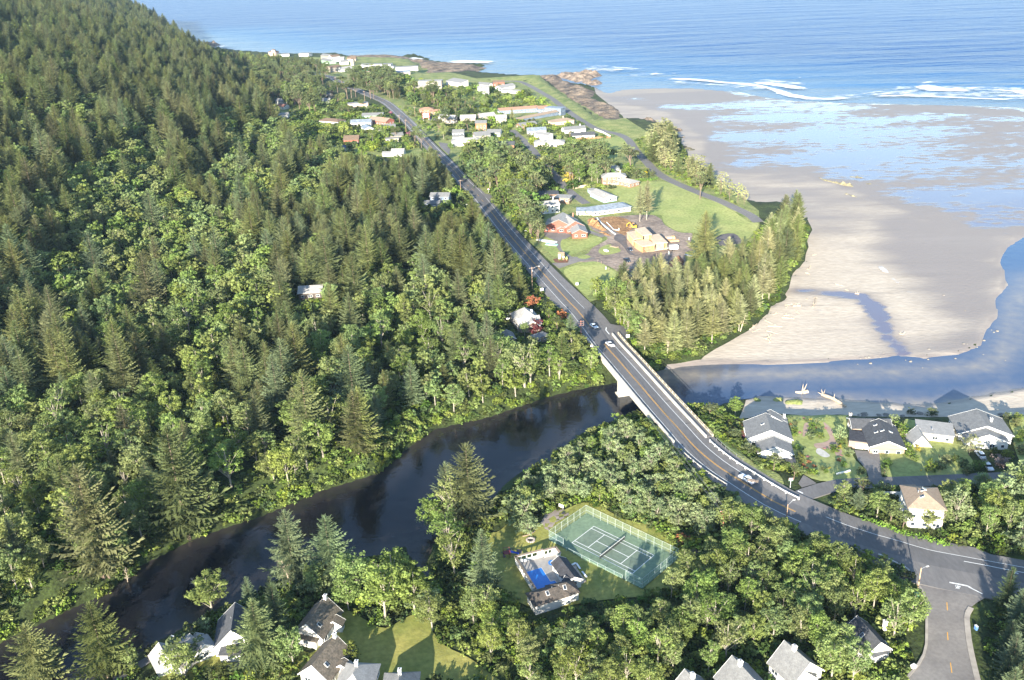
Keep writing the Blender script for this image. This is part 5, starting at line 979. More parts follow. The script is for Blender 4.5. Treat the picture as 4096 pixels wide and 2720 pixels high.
# deck with benches
b=empty('deck',tuple(G(zP(1640,960))),0,'small boarded deck with pale benches beside the pool house','deck'); bb=Vector(b.location)
MB().prism([(PW(*p)-bb)[:2] for p in ((1505,860),(1580,800),(1780,1050),(1640,1130))],-.1,.3).build('boards',deck_m,b)
for pts in (((1590,800),(1650,890)),((1680,930),(1750,1020)),((1510,830),(1580,795))):
    a,c=PW(*pts[0])-bb,PW(*pts[1])-bb; d=c-a; MB().box(((a.x+c.x)/2,(a.y+c.y)/2,.62),(d.length,.5,.12),math.atan2(d.y,d.x)).box(((a.x+c.x)/2,(a.y+c.y)/2,.44),(d.length*.8,.3,.3),math.atan2(d.y,d.x)).build('bench',trim_m,b)
# basketball slab and hoop
patch('basketball_slab',PL(zY,(1800,590),(1890,430),(2000,300),(2150,340),(2300,430),(2040,560),(1960,690),(1880,660)),mat('slab',(.34,.28,.25),.9,scale=.3,col2=(.24,.20,.17)),.12)
p=G(zY(2165,415)); o=empty('basketball_hoop',tuple(p+Vector((0,0,.2))),.9,'portable basketball hoop with white backboard on the concrete slab','basketball hoop')
MB().box((0,0,.15),(1.2,.8,.3)).build('base',dark_metal,o); MB().tube((0,0,.3),(-.9,0,3.),.06,.05,6).build('pole',dark_metal,o); MB().box((-.95,0,3.3),(.05,1.7,1.1)).build('backboard',trim_m,o)
t=MB()
for k in range(10): t.tube((-1.25+.23*math.cos(k*.628),.23*math.sin(k*.628),3.),(-1.25+.23*math.cos(k*.628+.628),.23*math.sin(k*.628+.628),3.),.02,.02,4)
t.build('rim',plain('hoop orange',(.7,.2,.05)),o)
# playground
patch('play_bed',PL(zP,(350,690),(430,620),(560,570),(680,555),(740,600),(735,660),(640,690),(480,760),(370,760)),mat('play gravel',(.14,.13,.14),.95,scale=.5,col2=(.07,.065,.07)),.12)
p=G(zP(500,690)); o=empty('playground_frame',tuple(p+Vector((0,0,.25))),R(8),'dark red climbing frame with a blue slide on a gravel bed','playground'); mr=plain('maroon paint',(.16,.04,.05))
t=MB()
for x in (-.9,.9):
    for y in (-.8,.8): t.box((x,y,1.2),(.14,.14,2.4))
t.box((0,0,1.2),(1.94,1.74,.12)); t.box((0,-.8,2.35),(1.94,.1,.1)); t.box((0,.8,2.35),(1.94,.1,.1)); t.build('frame',mr,o)
t=MB(); t.add([(.95,-.3,1.3),(.95,.3,1.3),(3.6,.3,.15),(3.6,-.3,.15),(.95,-.3,1.55),(.95,.3,1.55),(3.6,.3,.4),(3.6,-.3,.4)],[(0,3,2,1),(0,4,7,3),(1,2,6,5),(0,1,5,4),(2,3,7,6)]); t.build('slide',plain('slide blue',(.03,.10,.55),.4),o)
p=G(zY(1655,840)); o=MB()
for k in range(12): a=k*.5236; o.box((1.1*math.cos(a),1.1*math.sin(a),.2),(.5,.42,.4),a)
o=o.build('fire_pit',mat('pit stone',(.42,.36,.33),.9,scale=2),loc=p+Vector((0,0,.2))); tag(o,'round stone fire pit in the park lawn','fire pit'); MB().tube((0,0,.02),(0,0,.12),.95,.95,12).build('ash_bed',dark_metal,o)
t=MB(); pts=[G(zY(*q_))+Vector((0,0,.35)) for q_ in ((1530,780),(1600,765),(1660,740),(1720,700))]; t.path(pts,.2,7); tag(t.build('log_edging',wall_c),'curved log edging beside the round shrub in the park lawn','log')
# ---------------------------------------------------------------- poles, lamps, wires and signs
wood_p=mat('pole wood',(.42,.28,.19),.9,scale=.8,col2=(.30,.20,.14)); wood_r=mat('red pole wood',(.45,.20,.14),.9,scale=.8)
TOPS={}
def upole(key,foot,top,label,arms=1,lamp=None,z=None,m=None,group=None,base=None):
    p=G(foot) if base is None else base
    lo_,hi=1.,40.
    for _ in range(40):
        h=(lo_+hi)/2
        if pix((p.x,p.y,p.z+h))[1]>top[1]: lo_=h
        else: hi=h
    h=min(h,15.); az=R(14)
    o=empty('utility_pole' if arms else 'street_lamp',tuple(p),az,label,'utility pole' if arms else 'street lamp',group)
    MB().tube((0,0,-.5),(0,0,h),.19,.13,8).build('pole',m or wood_p,o)
    for k in range(arms):
        zz=h-.6-.9*k; c=MB().box((0,-.12,zz),(2.6,.12,.14)).build('crossarm',m or wood_p,o)
        for x in (-1.15,-.45,.45,1.15): MB().tube((x,-.12,zz+.07),(x,-.12,zz+.3),.05,.04,5).build('insulator',trim_m,c)
    if lamp:
        dx,dz=lamp; a=MB().path([(0,0,h-.9 if arms else h-.35),(dx*.5,0,h-.9+dz*.6 if arms else h-.1+dz*.4),(dx,0,h-.9+dz if arms else h+dz)],.05,5).build('lamp_arm',metal_m,o); MB().box((dx+.3*(1 if dx>0 else -1),0,(h-.95+dz) if arms else h+dz-.03),(.75,.28,.14)).build('lamp_head',trim_m,o)
    TOPS[key]=(o,h); return o
upole('a',zN(1795,1325),zN(1775,1048),'utility pole with a street lamp arm and transformer at the lodge entrance',1,(3.4,.9)); MB().tube((.3,-.2,TOPS['a'][1]-2.4),(.3,-.2,TOPS['a'][1]-1.5),.25,.25,10).build('transformer',metal_m,TOPS['a'][0])
upole('b',zB(1108,560),zB(1097,342),'reddish utility pole with three crossarms beside the bridge end',3,m=wood_r)
upole('c',zR(319,1035),zR(314,822),'reddish utility pole rising from the willow thicket',2,m=wood_r)
upole('d',zN(981,232),zN(978,55),'utility pole standing at the highway by the slate blue house',1)
upole('e',zN(1483,800),zN(1481,680),'utility pole among the trees opposite the red lodge',1)
upole('f',zR(755,880),zR(762,790),'short street lamp pole at the highway where the riverside street joins',0,(1.6,1.2))
upole('g',zR(1638,1385),zR(1665,1220),'orange brown street lamp pole at the side street corner',0,(1.5,.1),m=mat('tan pole wood',(.55,.36,.22),.9,scale=.8))
upole('h',zS(1117,300),zS(1107,120),'lamp pole at the lane beside the yellow leaved tree',0,(-1.6,.2))
for k,(f,t,lab) in enumerate((((1475,1015),(1466,895),'pole beside the village drive left of the highway'),((1413,932),(1410,848),'pole at the highway edge in front of the red house'),((1085,722),(1080,622),'pole behind the pale pink building'),((1560,870),(1555,772),'pole right of the highway by the orange roofed house'),((1880,612),(1880,532),'pole beside the shingled motel block'),((2001,665),(2001,608),'pole on the meadow edge by the tower house'),((2117,748),(2116,682),'pole on the rough ground below the tower house'),((648,532),(645,472),'pole at the far bend left of the highway'),((808,555),(805,492),'pole at the far bend right of the highway'))): upole('v%d'%k,zV(*f),zV(*t),'utility '+lab,1)
for k,(f,t,lab) in enumerate((((478,640),(477,545),'pole where the lane meets the pale beige house'),((358,516),(357,448),'pole at the top end of the lane'),((690,552),(690,500),'pole beside the charcoal roofed white house'))): upole('w%d'%k,zM(*f),zM(*t),'utility '+lab,1)
wire_m=plain('wire',(.20,.20,.21))
def wires(a,b,offsx,label):
    oa,ha=TOPS[a]; ob,hb=TOPS[b]; m=MB(); base=Vector(oa.location)
    for k,x in enumerate(offsx):
        P0=oa.location+Vector((x,0,ha-.3-.5*(k%2))); P1=ob.location+Vector((x,0,hb-.3-.5*(k%2))); pts=[]
        for i in range(15): s=i/14; q_=P0.lerp(P1,s); q_.z-=4*1.6*s*(1-s); pts.append(q_)
        t=MB(); t.path(pts,.028,4); tag(t.build('power_line',wire_m),label,'power line',label)
wires('a','b',(-1.1,.4,1.1),'power line strung along the highway to the bridge pole'); wires('b','c',(-1.1,-.3,.4,1.1),'power line crossing the river beside the bridge'); wires('d','e',(-1.1,1.1),'power line between the two highway poles above the lodge'); wires('e','a',(-1.1,1.1),'power line passing the lodge entrance')
def sign(label,foot,w,h,ph,m,rz=0.,cat='sign',posts=1,m2=None,th=.08,name='sign'):
    p=G(foot); o=empty(name,tuple(p),rz,label,cat)
    for k in range(posts): x=(k-(posts-1)/2)*w*.8; MB().tube((x,.05,-.2),(x,.05,ph+h*.5),.07,.07,6).build('post',wood_p if m2 is None else m2,o)
    MB().box((0,0,ph+h/2),(w,th,h)).build('board',m,o); return o
wp=plain('sign white',(.85,.85,.83)); rp=plain('sign red',(.62,.05,.05)); bp_=plain('sign blue',(.12,.25,.6)); yp=plain('sign yellow',(.85,.6,.05)); gp=plain('sign green',(.05,.35,.15))
o=sign('white post sign with coloured band at the corner of the riverside street',zR(779,680),1.3,1.,2.6,wp,m2=wp); MB().box((0,-.06,3.35),(1.3,.04,.3)).build('band',rp,o); MB().box((0,-.06,2.75),(1.3,.04,.2)).build('band',gp,o)
o=sign('white post sign with red and yellow top on the flowery highway verge',zS(155,350),1.1,.9,2.4,wp,m2=wp); MB().box((0,-.06,3.1),(1.1,.04,.3)).build('band',rp,o)
sign('square white sign board on a post below the lamp pole',zS(762,1490),1.5,1.5,1.1,wp); sign('square white sign on the lawn opposite the lamp pole',zS(1165,1425),1.3,1.2,1.3,wp)
o=sign('round topped white and blue sign under the lodge pines',zS(582,815),1.4,1.2,.9,wp); MB().box((0,-.06,1.3),(1.4,.03,.45)).build('band',bp_,o)
sign('white mailbox sign on the lawn of the slate blue house',zN(1048,350),1.,1.,.6,wp); sign('small white sign at the end of the bridge parapet',zJ(605,735),.9,.6,.5,wp); sign('large white box sign at the footpath end by the bridge',zJ(1365,560),1.5,1.3,.9,wp)
sign('small yellow marker on the highway verge',zS(255,825),.5,.4,.7,yp); sign('yellow sign in the garden by the brown house',zQ(1093,960),.5,.4,.4,yp); sign('green street name sign by the highway trees',zN(1395,670),1.4,.3,2.6,gp)
# lodge monument sign: timber slab with two white panels
p=G(zS(985,1120)); o=empty('lodge_sign',tuple(p),R(-4),'tall timber lodge sign with white lettered panels by the entrance','sign')
MB().box((0,.2,2.2),(3.3,.35,4.4)).build('board',wall_br,o); t=MB().box((-1.05,-.02,2.3),(1.15,.06,2.6)).build('panel',wp,o)
t2=MB()
for x,z_,sx,sz in ((-1.35,2.3,.12,1.3),(-1.2,2.9,.35,.12),(-1.2,2.3,.3,.12),(-1.2,1.7,.35,.12)): t2.box((x,-.06,z_),(sx,.03,sz))
t2.build('letter',bp_,t); MB().box((1.15,-.02,2.),(.8,.06,.8)).build('panel',wp,o); MB().box((0,.2,4.5),(3.6,.6,.2)).build('cap',wall_c,o)
q=G(zS(1045,1120)); o=empty('carved_post',tuple(q),0,'squat carved post with a yellow green round top beside the lodge sign','carving'); MB().tube((0,0,-.2),(0,0,1.),.4,.4,10).build('post',wall_o,o); t=MB()
for k in range(5): a0=k*math.pi/10;a1=(k+1)*math.pi/10; t.tube((0,0,1.+1.3*math.sin(a0)),(0,0,1.+1.3*math.sin(a1)),.62*math.cos(a0),max(.02,.62*math.cos(a1)),10,False)
t.build('rounded_top',plain('carving paint',(.45,.45,.12)),o)
patch('sign_bed',PL(zS,(890,1105),(1000,1090),(1065,1110),(1060,1145),(980,1160),(910,1140)),bark_m,.14)
# motel sign and hydrant
p=G(zV(1665,905)); o=empty('motel_sign',tuple(p),0,'red motel sign with white lettering on posts','sign'); MB().box((0,0,5.2),(7.,.5,4.8)).build('board',rp,o)
for z_ in (6.4,4.2):
    t=MB()
    for k,ch in enumerate('MOTEL' if z_>5 else ''): pass
    t.box((0,-.28,z_),(5.6,.05,.9 if z_>5 else 1.4)); t.build('lettering',wp,o)
for x in (-2.6,2.6): MB().tube((x,0,-.3),(x,0,3.),.16,.16,6).build('post',trim_m,o)
p=G(zS(653,868)); o=MB().tube((0,0,-.1),(0,0,.75),.2,.18,8).tube((0,0,.75),(0,0,.95),.2,.05,8).box((0,0,.5),(.6,.16,.16)).build('fire_hydrant',yp,loc=p+Vector((0,0,.1))); tag(o,'yellow fire hydrant on the verge below the lodge pines','hydrant'); o.scale=(1.5,1.5,1.5)
def boxthing(name,label,cat,px,d,m,rz=0.,m2=None,lift=.0):
    p=G(px); o=empty(name,tuple(p+Vector((0,0,lift))),rz,label,cat); MB().box((0,0,d[2]/2),d).build('body',m,o); MB().box((0,0,d[2]+.04),(d[0]*1.08,d[1]*1.08,.08)).build('lid',m2 or m,o); return o
boxthing('utility_box','green utility cabinet on the verge at the side street corner','utility box',zE(625,785),(1.,.8,1.),plain('cabinet green',(.12,.30,.22)),.1); boxthing('utility_box','pale grey utility lid in the grass behind the corner guardrail','utility box',zE(540,640),(1.6,1.,.3),conc_m,.3)
boxthing('utility_box','white cabinet in the grass near the bottom of the side street','utility box',zE(592,1460),(1.2,.9,.9),trim_m,.5); boxthing('utility_box','blue white mailbox beside the right hand kerb','utility box',zE(1178,1095),(.5,.8,1.1),bp_,.2,trim_m)
# ---------------------------------------------------------------- building site
hx=Vector((W(z8(1670,640),12)-W(z8(1480,455),12))); az8=math.atan2(hx.y,hx.x)-math.pi/2
stud_m=mat('raw timber',(.72,.47,.24),.8,scale=.8,col2=(.60,.36,.17)); osb_m=mat('roof sheathing',(.66,.50,.36),.85,scale=.6,col2=(.56,.42,.30),fine=(1.5,.1))
p0=G(z8(1170,830)); fr=empty('unfinished_house',tuple(p0),0,'unfinished timber framed house with bare sheathed flat roofs','house')
def framed(corners,zt,dep,open_=True):
    P_=[W(z8(*c),p0.z+zt)-p0 for c in corners]; c_=sum((v for v in P_),Vector())/4
    m=MB(); m.prism([v[:2] for v in P_],zt,zt+.35); m.build('roof',osb_m,fr); Q=[c_+(v-c_)*.90 for v in P_]
    f=MB()
    for k in range(4):
        a,b=Q[k],Q[(k+1)%4]; L=(b-a).length; n=max(2,int(L/(.75 if open_ else 1.2))); rz=math.atan2(b.y-a.y,b.x-a.x)
        for i in range(n+1): q_=a.lerp(b,i/n); f.box((q_.x,q_.y,zt-dep/2),(.16,.16,dep),rz)
        q_=(a+b)/2; f.box((q_.x,q_.y,zt-dep+.1),(L,.2,.2),rz); f.box((q_.x,q_.y,zt-.16),(L,.2,.3),rz)
        if not open_ or k%2: f.box((q_.x,q_.y,zt-dep*.5),(L*.6,.08,dep*.96),rz)
    f.build('framing',stud_m,fr)
framed([(985,350),(1195,310),(1350,462),(1150,490)],6.6,6.6,False); framed([(815,420),(1010,390),(1170,535),(960,575)],4.2,4.2); framed([(965,605),(1240,560),(1420,680),(1150,718)],3.8,3.8); framed([(1260,490),(1490,455),(1680,635),(1380,650)],4.,4.,False)
m=MB(); m.prism([(G(z8(*c))-p0)[:2] for c in ((960,690),(1170,850),(1690,770),(1700,740),(1300,640))],-.3,.25); m.build('slab',conc_m,fr)
for c in ((1150,430),(1000,520),(1200,640),(1500,580)): q=G(z8(c[0],c[1]+120)); CLEAR.append((q.x,q.y,9))
q=G(z8(1800,790)); o=empty('cargo_trailer',tuple(q+Vector((0,0,.3))),R(3),'white box trailer beside the unfinished house','trailer'); MB().box((0,0,1.6),(4.6,2.1,2.1)).build('body',trim_m,o)
for y in (-1.05,1.05): MB().tube((0,y-.1,.35),(0,y+.1,.35),.35,.35,10).build('wheel',tyre_m,o)
MB().box((-2.9,0,.6),(1.4,.12,.12)).build('hitch',dark_metal,o)
def stack(label,px,n,d,m,az,spread,cat='lumber',name='lumber_stack',seed=1):
    q=random.Random(seed); p=G(px); o=MB()
    L=0
    for k in range(n): o.box((q.uniform(-.2,.2),(k%spread-(spread-1)/2)*d[1]*.98,d[2]*(.5+k//spread)+.3),(d[0]*q.uniform(.9,1),d[1],d[2]),q.uniform(-.03,.03))
    return tag(o.build(name,m,loc=p,rz=az),label,cat)
stack('stack of pale boards right of the unfinished house',z8(1800,610),8,(6,.6,.35),stud_m,R(10),4); stack('pile of sheathing sheets behind the stack of pale boards',z8(1700,548),6,(4,1.2,.3),osb_m,R(15),2,seed=2); stack('bundle of trusses standing upright beside the pile of sheathing',z8(1800,552),4,(1.5,1.2,.7),stud_m,R(5),2,seed=3)
stack('reddish timber offcuts on the little green island',z8(560,730),8,(5,.5,.25),wall_c,R(-40),4,seed=4); stack('pile of broken timber in the muddy ring',z8(880,1200),10,(4,.45,.25),wall_c,R(12),5,seed=5)
stack('white sacks heaped on the little green island',z8(385,820),6,(1.6,.9,.4),trim_m,R(20),3,'sacks','sack_heap',6); stack('long white pipes lying on the highway verge under a green sheet',zS(815,905),7,(13,.45,.4),trim_m,R(-34),7,'pipes','pipe_stack',7); stack('turquoise pipes beside the white ones on the verge',zS(875,945),5,(7,.5,.4),plain('turquoise',(.35,.70,.60)),R(-20),5,'pipes','pipe_stack',8)
stack('two grey pipes lying at the foot of the brown earth heap',z8(2110,915),2,(5,.5,.4),metal_m,R(-50),2,'pipes','pipe_stack',9)
t=MB(); t.path([G(z8(*c))+Vector((0,0,.6)) for c in ((200,135),(280,230),(380,320),(480,400),(575,470))],.45,8); tag(t.build('drain_pipe',mat('pale pipe',(.62,.68,.68),.5,scale=.5)),'long pale drain pipe in the open trench','pipe')
t=MB(); t.path([G(z8(*c))+Vector((0,0,.5)) for c in ((400,220),(480,300),(540,370),(660,390))],.22,6); tag(t.build('drain_pipe',trim_m),'curved white pipe beside the trench','pipe')
q=G(z8(985,340)); o=empty('excavator',tuple(q),R(160),'yellow excavator behind the unfinished house','excavator'); ym=plain('machine yellow',(.75,.42,.04))
MB().box((0,0,1.5),(2.6,2.2,1.2)).build('body',ym,o); MB().box((.5,.6,2.5),(1.2,1.,1.2)).build('cab',carglass,o); MB().path([(1.2,-.3,1.6),(3.2,-.3,3.6),(4.8,-.3,2.2),(4.6,-.3,.6)],.18,6).build('arm',ym,o); MB().box((4.5,-.3,.5),(.8,.9,.7)).build('bucket',dark_metal,o)
for y in (-1.,1.): MB().box((0,y,.5),(3.4,.5,.9)).build('track',tyre_m,o)
for k,(x,y) in enumerate(((385,1200),(1512,1075),(1258,1130),(700,1515),(1700,880),(2125,580),(655,385))):
    q=G(z8(x,y)); o=empty('utility_pedestal',tuple(q),0,'pale blue green utility pedestal standing in the bare camp ground','pedestal','utility pedestals of the camp ground'); MB().tube((0,0,-.1),(0,0,1.5),.28,.28,8).build('tube',plain('pedestal',(.55,.72,.70)),o); MB().tube((0,0,1.5),(0,0,1.75),.32,.1,8).build('cap',trim_m,o)
for k,(x,y) in enumerate(((218,1060),(1116,995),(1440,935),(1478,1070),(290,1090),(1492,1300),(1230,1150),(450,1230))):
    q=G(z8(x,y)); o=MB().tube((0,0,-.2),(0,0,1.7),.11,.10,6).box((0,0,1.72),(.28,.28,.06)).build('marker_post',wall_c,loc=q+Vector((0,0,.1))); tag(o,'short wooden post marking a pitch in the camp ground','post','pitch posts of the camp ground')
t=MB()
for a,b in (((745,1095),(870,1085)),((870,1085),(1015,1075)),((1015,1075),(1145,1065))): A,Bq=G(z8(*a)),G(z8(*b)); t.tube(A+Vector((0,0,.8)),Bq+Vector((0,0,.8)),.09,.09,5); t.tube(A,A+Vector((0,0,1.)),.1,.1,5)
tag(t.build('rail_fence',wall_c),'low wooden rail fence in front of the black pickup','fence')
q=G(z8(2230,880)); o=MB().tube((0,0,0),(0,0,2.),.9,.6,10).tube((0,0,2.),(0,0,2.4),.6,.1,10).build('covered_statue',plain('tarp green',(.16,.25,.22)),loc=q); tag(o,'green covered cone beside the grey pipes','tarp')
# ---------------------------------------------------------------- fences and hedges
def boardfence(label,pts,h,m,name='board_fence',cat='fence',th=.1):
    P_=[G(p) for p in pts]; o=empty(name,tuple(P_[0]),0,label,cat); b=Vector(o.location); t=MB(); ps=MB()
    for i in range(len(P_)-1):
        a,c=P_[i]-b,P_[i+1]-b; d=c-a; n=max(2,int(d.length/.9))
        for k in range(n): u,v=a.lerp(c,k/n),a.lerp(c,(k+1)/n); z0=(u.z+v.z)/2; t.box(((u.x+v.x)/2,(u.y+v.y)/2,z0+h/2+.1),(d.length/n-.012,th,h*(.97+.05*((k*7)%3))),math.atan2(d.y,d.x))
        MB().box((a.x,a.y,a.z+h/2),(.16,.16,h+.3),0).build('post',m,o)
    t.build('panel',m,o); return o
boardfence('weathered board fence behind the brown two storey house',PL(zS,(1540,272),(1680,255),(1805,240)),1.9,mat('grey boards',(.45,.37,.28),.9,scale=1.)); boardfence('weathered board fence along the lane by the lamp pole',PL(zS,(1120,305),(1200,292),(1290,282)),1.8,MATS['grey boards'])
boardfence('white fence beside the tan roofed house',PL(zQ,(660,1250),(800,1252),(935,1255)),1.9,trim_m,'white_fence'); boardfence('white board on the garden bank by the riverside street',PL(zG,(1555,860),(1640,838),(1715,820)),.7,trim_m,'garden_wall','wall',.3); boardfence('orange brown fence round the charcoal roofed house corner',PL(zM,(740,560),(870,556),(985,550)),1.6,wall_o); boardfence('pale fence along the shore road by the white houses',PL(zM,(870,492),(930,515),(985,545)),1.6,trim_m)
def hedge(label,pts,w,h,seed):
    P_=[G(p) for p in pts]; q=random.Random(seed); c=MB()
    for i in range(len(P_)-1):
        a,b=P_[i],P_[i+1]; n=int((b-a).length/.45)+1
        for k in range(n):
            for _ in range(9):
                p=a.lerp(b,(k+q.random())/n); x=Vector((q.uniform(-w,w)/2,q.uniform(-w,w)/2,q.uniform(0,h))); p=p+x; n_=Vector((q.gauss(0,1),q.gauss(0,1),q.gauss(.4,1))).normalized(); u=n_.orthogonal().normalized(); v=n_.cross(u); s=q.uniform(.3,.5); c.add([p-u*s,p-v*s*.6,p+u*s,p+v*s*.6],[(0,1,2,3)])
    return tag(c.build('hedge',hedge_m0),label,'hedge')
hedge_m0=mat('clipped hedge',(.12,.21,.03),.85,var=.3,scale=.6)
hedge('long bright clipped hedge at the top of the green field',PL(zS,(1805,225),(1940,212),(2075,200)),2.2,2.,1); hedge('clipped hedge in front of the house cluster left of the highway',PL(zV,(1420,1130),(1500,1132),(1565,1135)),3.5,2.5,2); hedge('dark clipped hedge by the white bungalow',PL(zV,(1315,985),(1390,978),(1460,975)),4,2.5,3)
hedge('low bright green hedge along the highway edge below the wedge trees',PL(zE,(120,60),(250,110),(430,180),(600,235),(760,275),(940,315)),2.2,1.1,4); hedge('round topped hedge in front of the long white house',PL(zS,(1200,600),(1260,600),(1330,595)),4,3,5)
# ---------------------------------------------------------------- driftwood and stones
def log(label,px,r,name='driftwood_log',roots=False,seed=0,lift=.3,group=None):
    q=random.Random(seed); P_=[G(p)+Vector((0,0,lift+r*.6)) for p in px]; t=MB(); t.path(P_,r,8,r*.55)
    if roots:
        for k in range(7): a=k*.9; d=(P_[0]-P_[1]).normalized(); u=d.orthogonal().normalized(); v=d.cross(u); t.tube(P_[0],P_[0]+d*r*1.2+(u*math.cos(a)+v*math.sin(a))*r*q.uniform(2,3.4),r*.4,.05,5)
    for k in range(2): s=P_[0].lerp(P_[-1],q.uniform(.3,.8)); t.tube(s,s+Vector((q.uniform(-1,1),q.uniform(-1,1),1.2)).normalized()*r*3.5,r*.35,.04,5)
    return tag(t.build(name,dead_m),label,'driftwood',group)
log('stout bleached log with a broken end lying in the shallow river',[zX(493,1222),zX(450,1232),(zX(392,1226))],1.1,seed=1); log('long bleached log with upright branch stubs on the sand strip',[zX(630,1252),zX(690,1280),zX(760,1320),zX(825,1362)],.75,roots=True,seed=2)
log('red brown log with roots alone on the sand spit',[zX(566,420),zX(560,470),zX(540,495)],.35,roots=True,seed=3)
DR=[((145,700),(240,725)),((150,660),(275,662)),((370,488),(440,486)),((300,478),(430,462)),((275,585),(380,596)),((140,770),(190,728)),((390,525),(425,550)),((200,560),(240,545)),((0,690),(60,640)),((20,710),(90,680)),((500,170),(522,140)),((290,570),(335,565)),((485,430),(497,420)),((540,50),(570,42)),((905,378),(940,384)),((740,300),(800,310)),((130,610),(190,640)),((170,800),(176,784)),((310,500),(350,470)),((480,200),(515,212)),((1300,732),(1322,728)),((820,345),(850,352))]
for k,(a,b) in enumerate(DR): log('bleached driftwood log stranded along the edge of the wooded point',[zX(*a),zX(*b)],.22+.1*(k%3),seed=10+k,roots=k%5==0,lift=.05,group='driftwood logs on the sand spit')
st=mat('river stone',(.24,.215,.185),.9,scale=1.)
def stone(px,r,label,group,seed,z=None):
    q=random.Random(seed); p=G(px); p.z=max(p.z,.0)+.05; bm=bmesh.new(); bmesh.ops.create_icosphere(bm,subdivisions=2,radius=r)
    for v in bm.verts: v.co*=1+.35*MN.noise(v.co*1.3/r+Vector((seed,0,0))); v.co.z*=.6
    me=bpy.data.meshes.new('stone'); bm.to_mesh(me); bm.free(); me.materials.append(st); o=bpy.data.objects.new('stone',me); COL.objects.link(o); o.location=p; return tag(o,label,'stone',group)
for k,(x,y) in enumerate(((935,905),(950,935),(995,930),(1068,898),(1122,926),(1038,978),(928,986),(1148,888),(1022,925),(1340,950),(1535,944),(1383,962),(1486,1016),(1770,936),(1540,856),(2010,902),(1955,838),(2015,780),(1760,798),(1855,525),(1668,392),(2200,952),(2100,710),(2130,700),(1910,815),(1870,812),(1840,810),(2080,690))): stone(zX(x,y),.28+.2*(k%3),'pale stone in the shallows off the sand spit' if k<14 else 'dark wet stone on the sand at the river mouth','stones in the shallows' if k<14 else 'stones at the river mouth',k)
for k,(x,y) in enumerate(((380,318),(440,330),(450,308),(600,312),(620,322),(700,318),(815,322),(880,326),(1080,300),(1550,330),(1620,340),(2010,315),(2120,315))): stone(zQ(x,y),.6+.35*(k%3),'dark boulder at the foot of the garden bank','boulders below the riverside gardens',60+k)
for k,(x,y) in enumerate(((285,1160),(60,1270),(10,215))): pass
# bleached dead trees
def snag(label,foot,h,seed,lean=0.,name='dead_tree'):
    q=random.Random(seed); p=G(foot); o=empty(name,tuple(p),0,label,'dead tree'); t=MB(); top=Vector((lean*h,0,h)); t.path([(0,0,-.3),top*.5,top],.035*h,7,.05); t.build('trunk',dead_m,o)
    c=MB()
    for k in range(16):
        s=q.uniform(.3,.98); a=top*s; d=Vector((q.uniform(-1,.6),q.uniform(-.7,.7),q.uniform(.1,.9))).normalized()*h*q.uniform(.2,.42); m_=a+d*.5+Vector((0,0,.2)); c.path([a,m_,a+d],.05,4,.02)
        for _ in range(2): e=m_+Vector((q.uniform(-1,1),q.uniform(-1,1),q.uniform(0,1))).normalized()*h*.14; c.tube(m_,e,.03,.012,4)
    c.build('branches',dead_m,o); return o
snag('bleached dead tree leaning over the river among spruces',zC(1312,290),9,1,-.18); snag('grey dead branch tree above the pale maple',zC(585,300),4.5,2,-.3); snag('white forked dead tree on the slope of the wooded point',zB(2010,700),6,3,.05); snag('leaning bleached trunks at the edge of the sand spit',zW(1560,1000),8,4,.25); snag('bleached root tangle at the river edge below the big spruces',zI(1290,575),4,5,.1)
# ---------------------------------------------------------------- garden plants
# ---------------------------------------------------------------- trees
bark_a=mat('pale bark',(.42,.38,.31),.9,scale=.8,col2=(.25,.22,.18)); bark_s=mat('spruce bark',(.25,.19,.14),.9,scale=.8,col2=(.14,.10,.08));
def leafmat(name,c,var=.35,rnd=.6,tr=.25,sc=.35,c2=None):
    m=mat(name,c,.75,var=var,scale=sc,rnd=rnd,spec=.15,detail=3,col2=c2)
    nt=m.node_tree; b=nt.nodes['Principled BSDF']; src=b.inputs['Base Color'].links[0].from_socket
    t=nt.nodes.new('ShaderNodeBsdfTranslucent'); nt.links.new(src,t.inputs[0]); mx=nt.nodes.new('ShaderNodeMixShader'); mx.inputs[0].default_value=tr
    nt.links.new(b.outputs[0],mx.inputs[1]); nt.links.new(t.outputs[0],mx.inputs[2]); nt.links.new(mx.outputs[0],nt.nodes['Material Output'].inputs[0]); return m
spruce_m=leafmat('spruce needles',(.145,.172,.062),.25,.7,.22); alder_m=leafmat('alder leaves',(.205,.268,.075),.22,.6,.38); willow_m=leafmat('willow leaves',(.245,.31,.14),.2,.35,.32)
pine_m=leafmat('shore pine needles',(.105,.135,.05),.3,.5,.12); shrub_m=leafmat('shrub leaves',(.13,.18,.045),.3,1.,.2); hedge_m=leafmat('hedge leaves',(.13,.20,.035),.25,.4,.2)
red_m=leafmat('purple leaves',(.13,.035,.035),.3,.2,.15); yel_leaf=leafmat('yellow leaves',(.42,.34,.04),.2,.2,.2); rust_m=leafmat('rusty leaves',(.36,.15,.06),.3,.3,.15); dark_m=leafmat('dark spruce needles',(.075,.105,.05),.3,.4,.1)
flower_m=leafmat('pink flowers',(.40,.15,.20),.2,.2,.1); grey_m=leafmat('grey twigs',(.22,.17,.15),.3,.3,.1); blueg_m=leafmat('blue green needles',(.13,.17,.085),.3,.4,.1)
rg=random.Random(7)
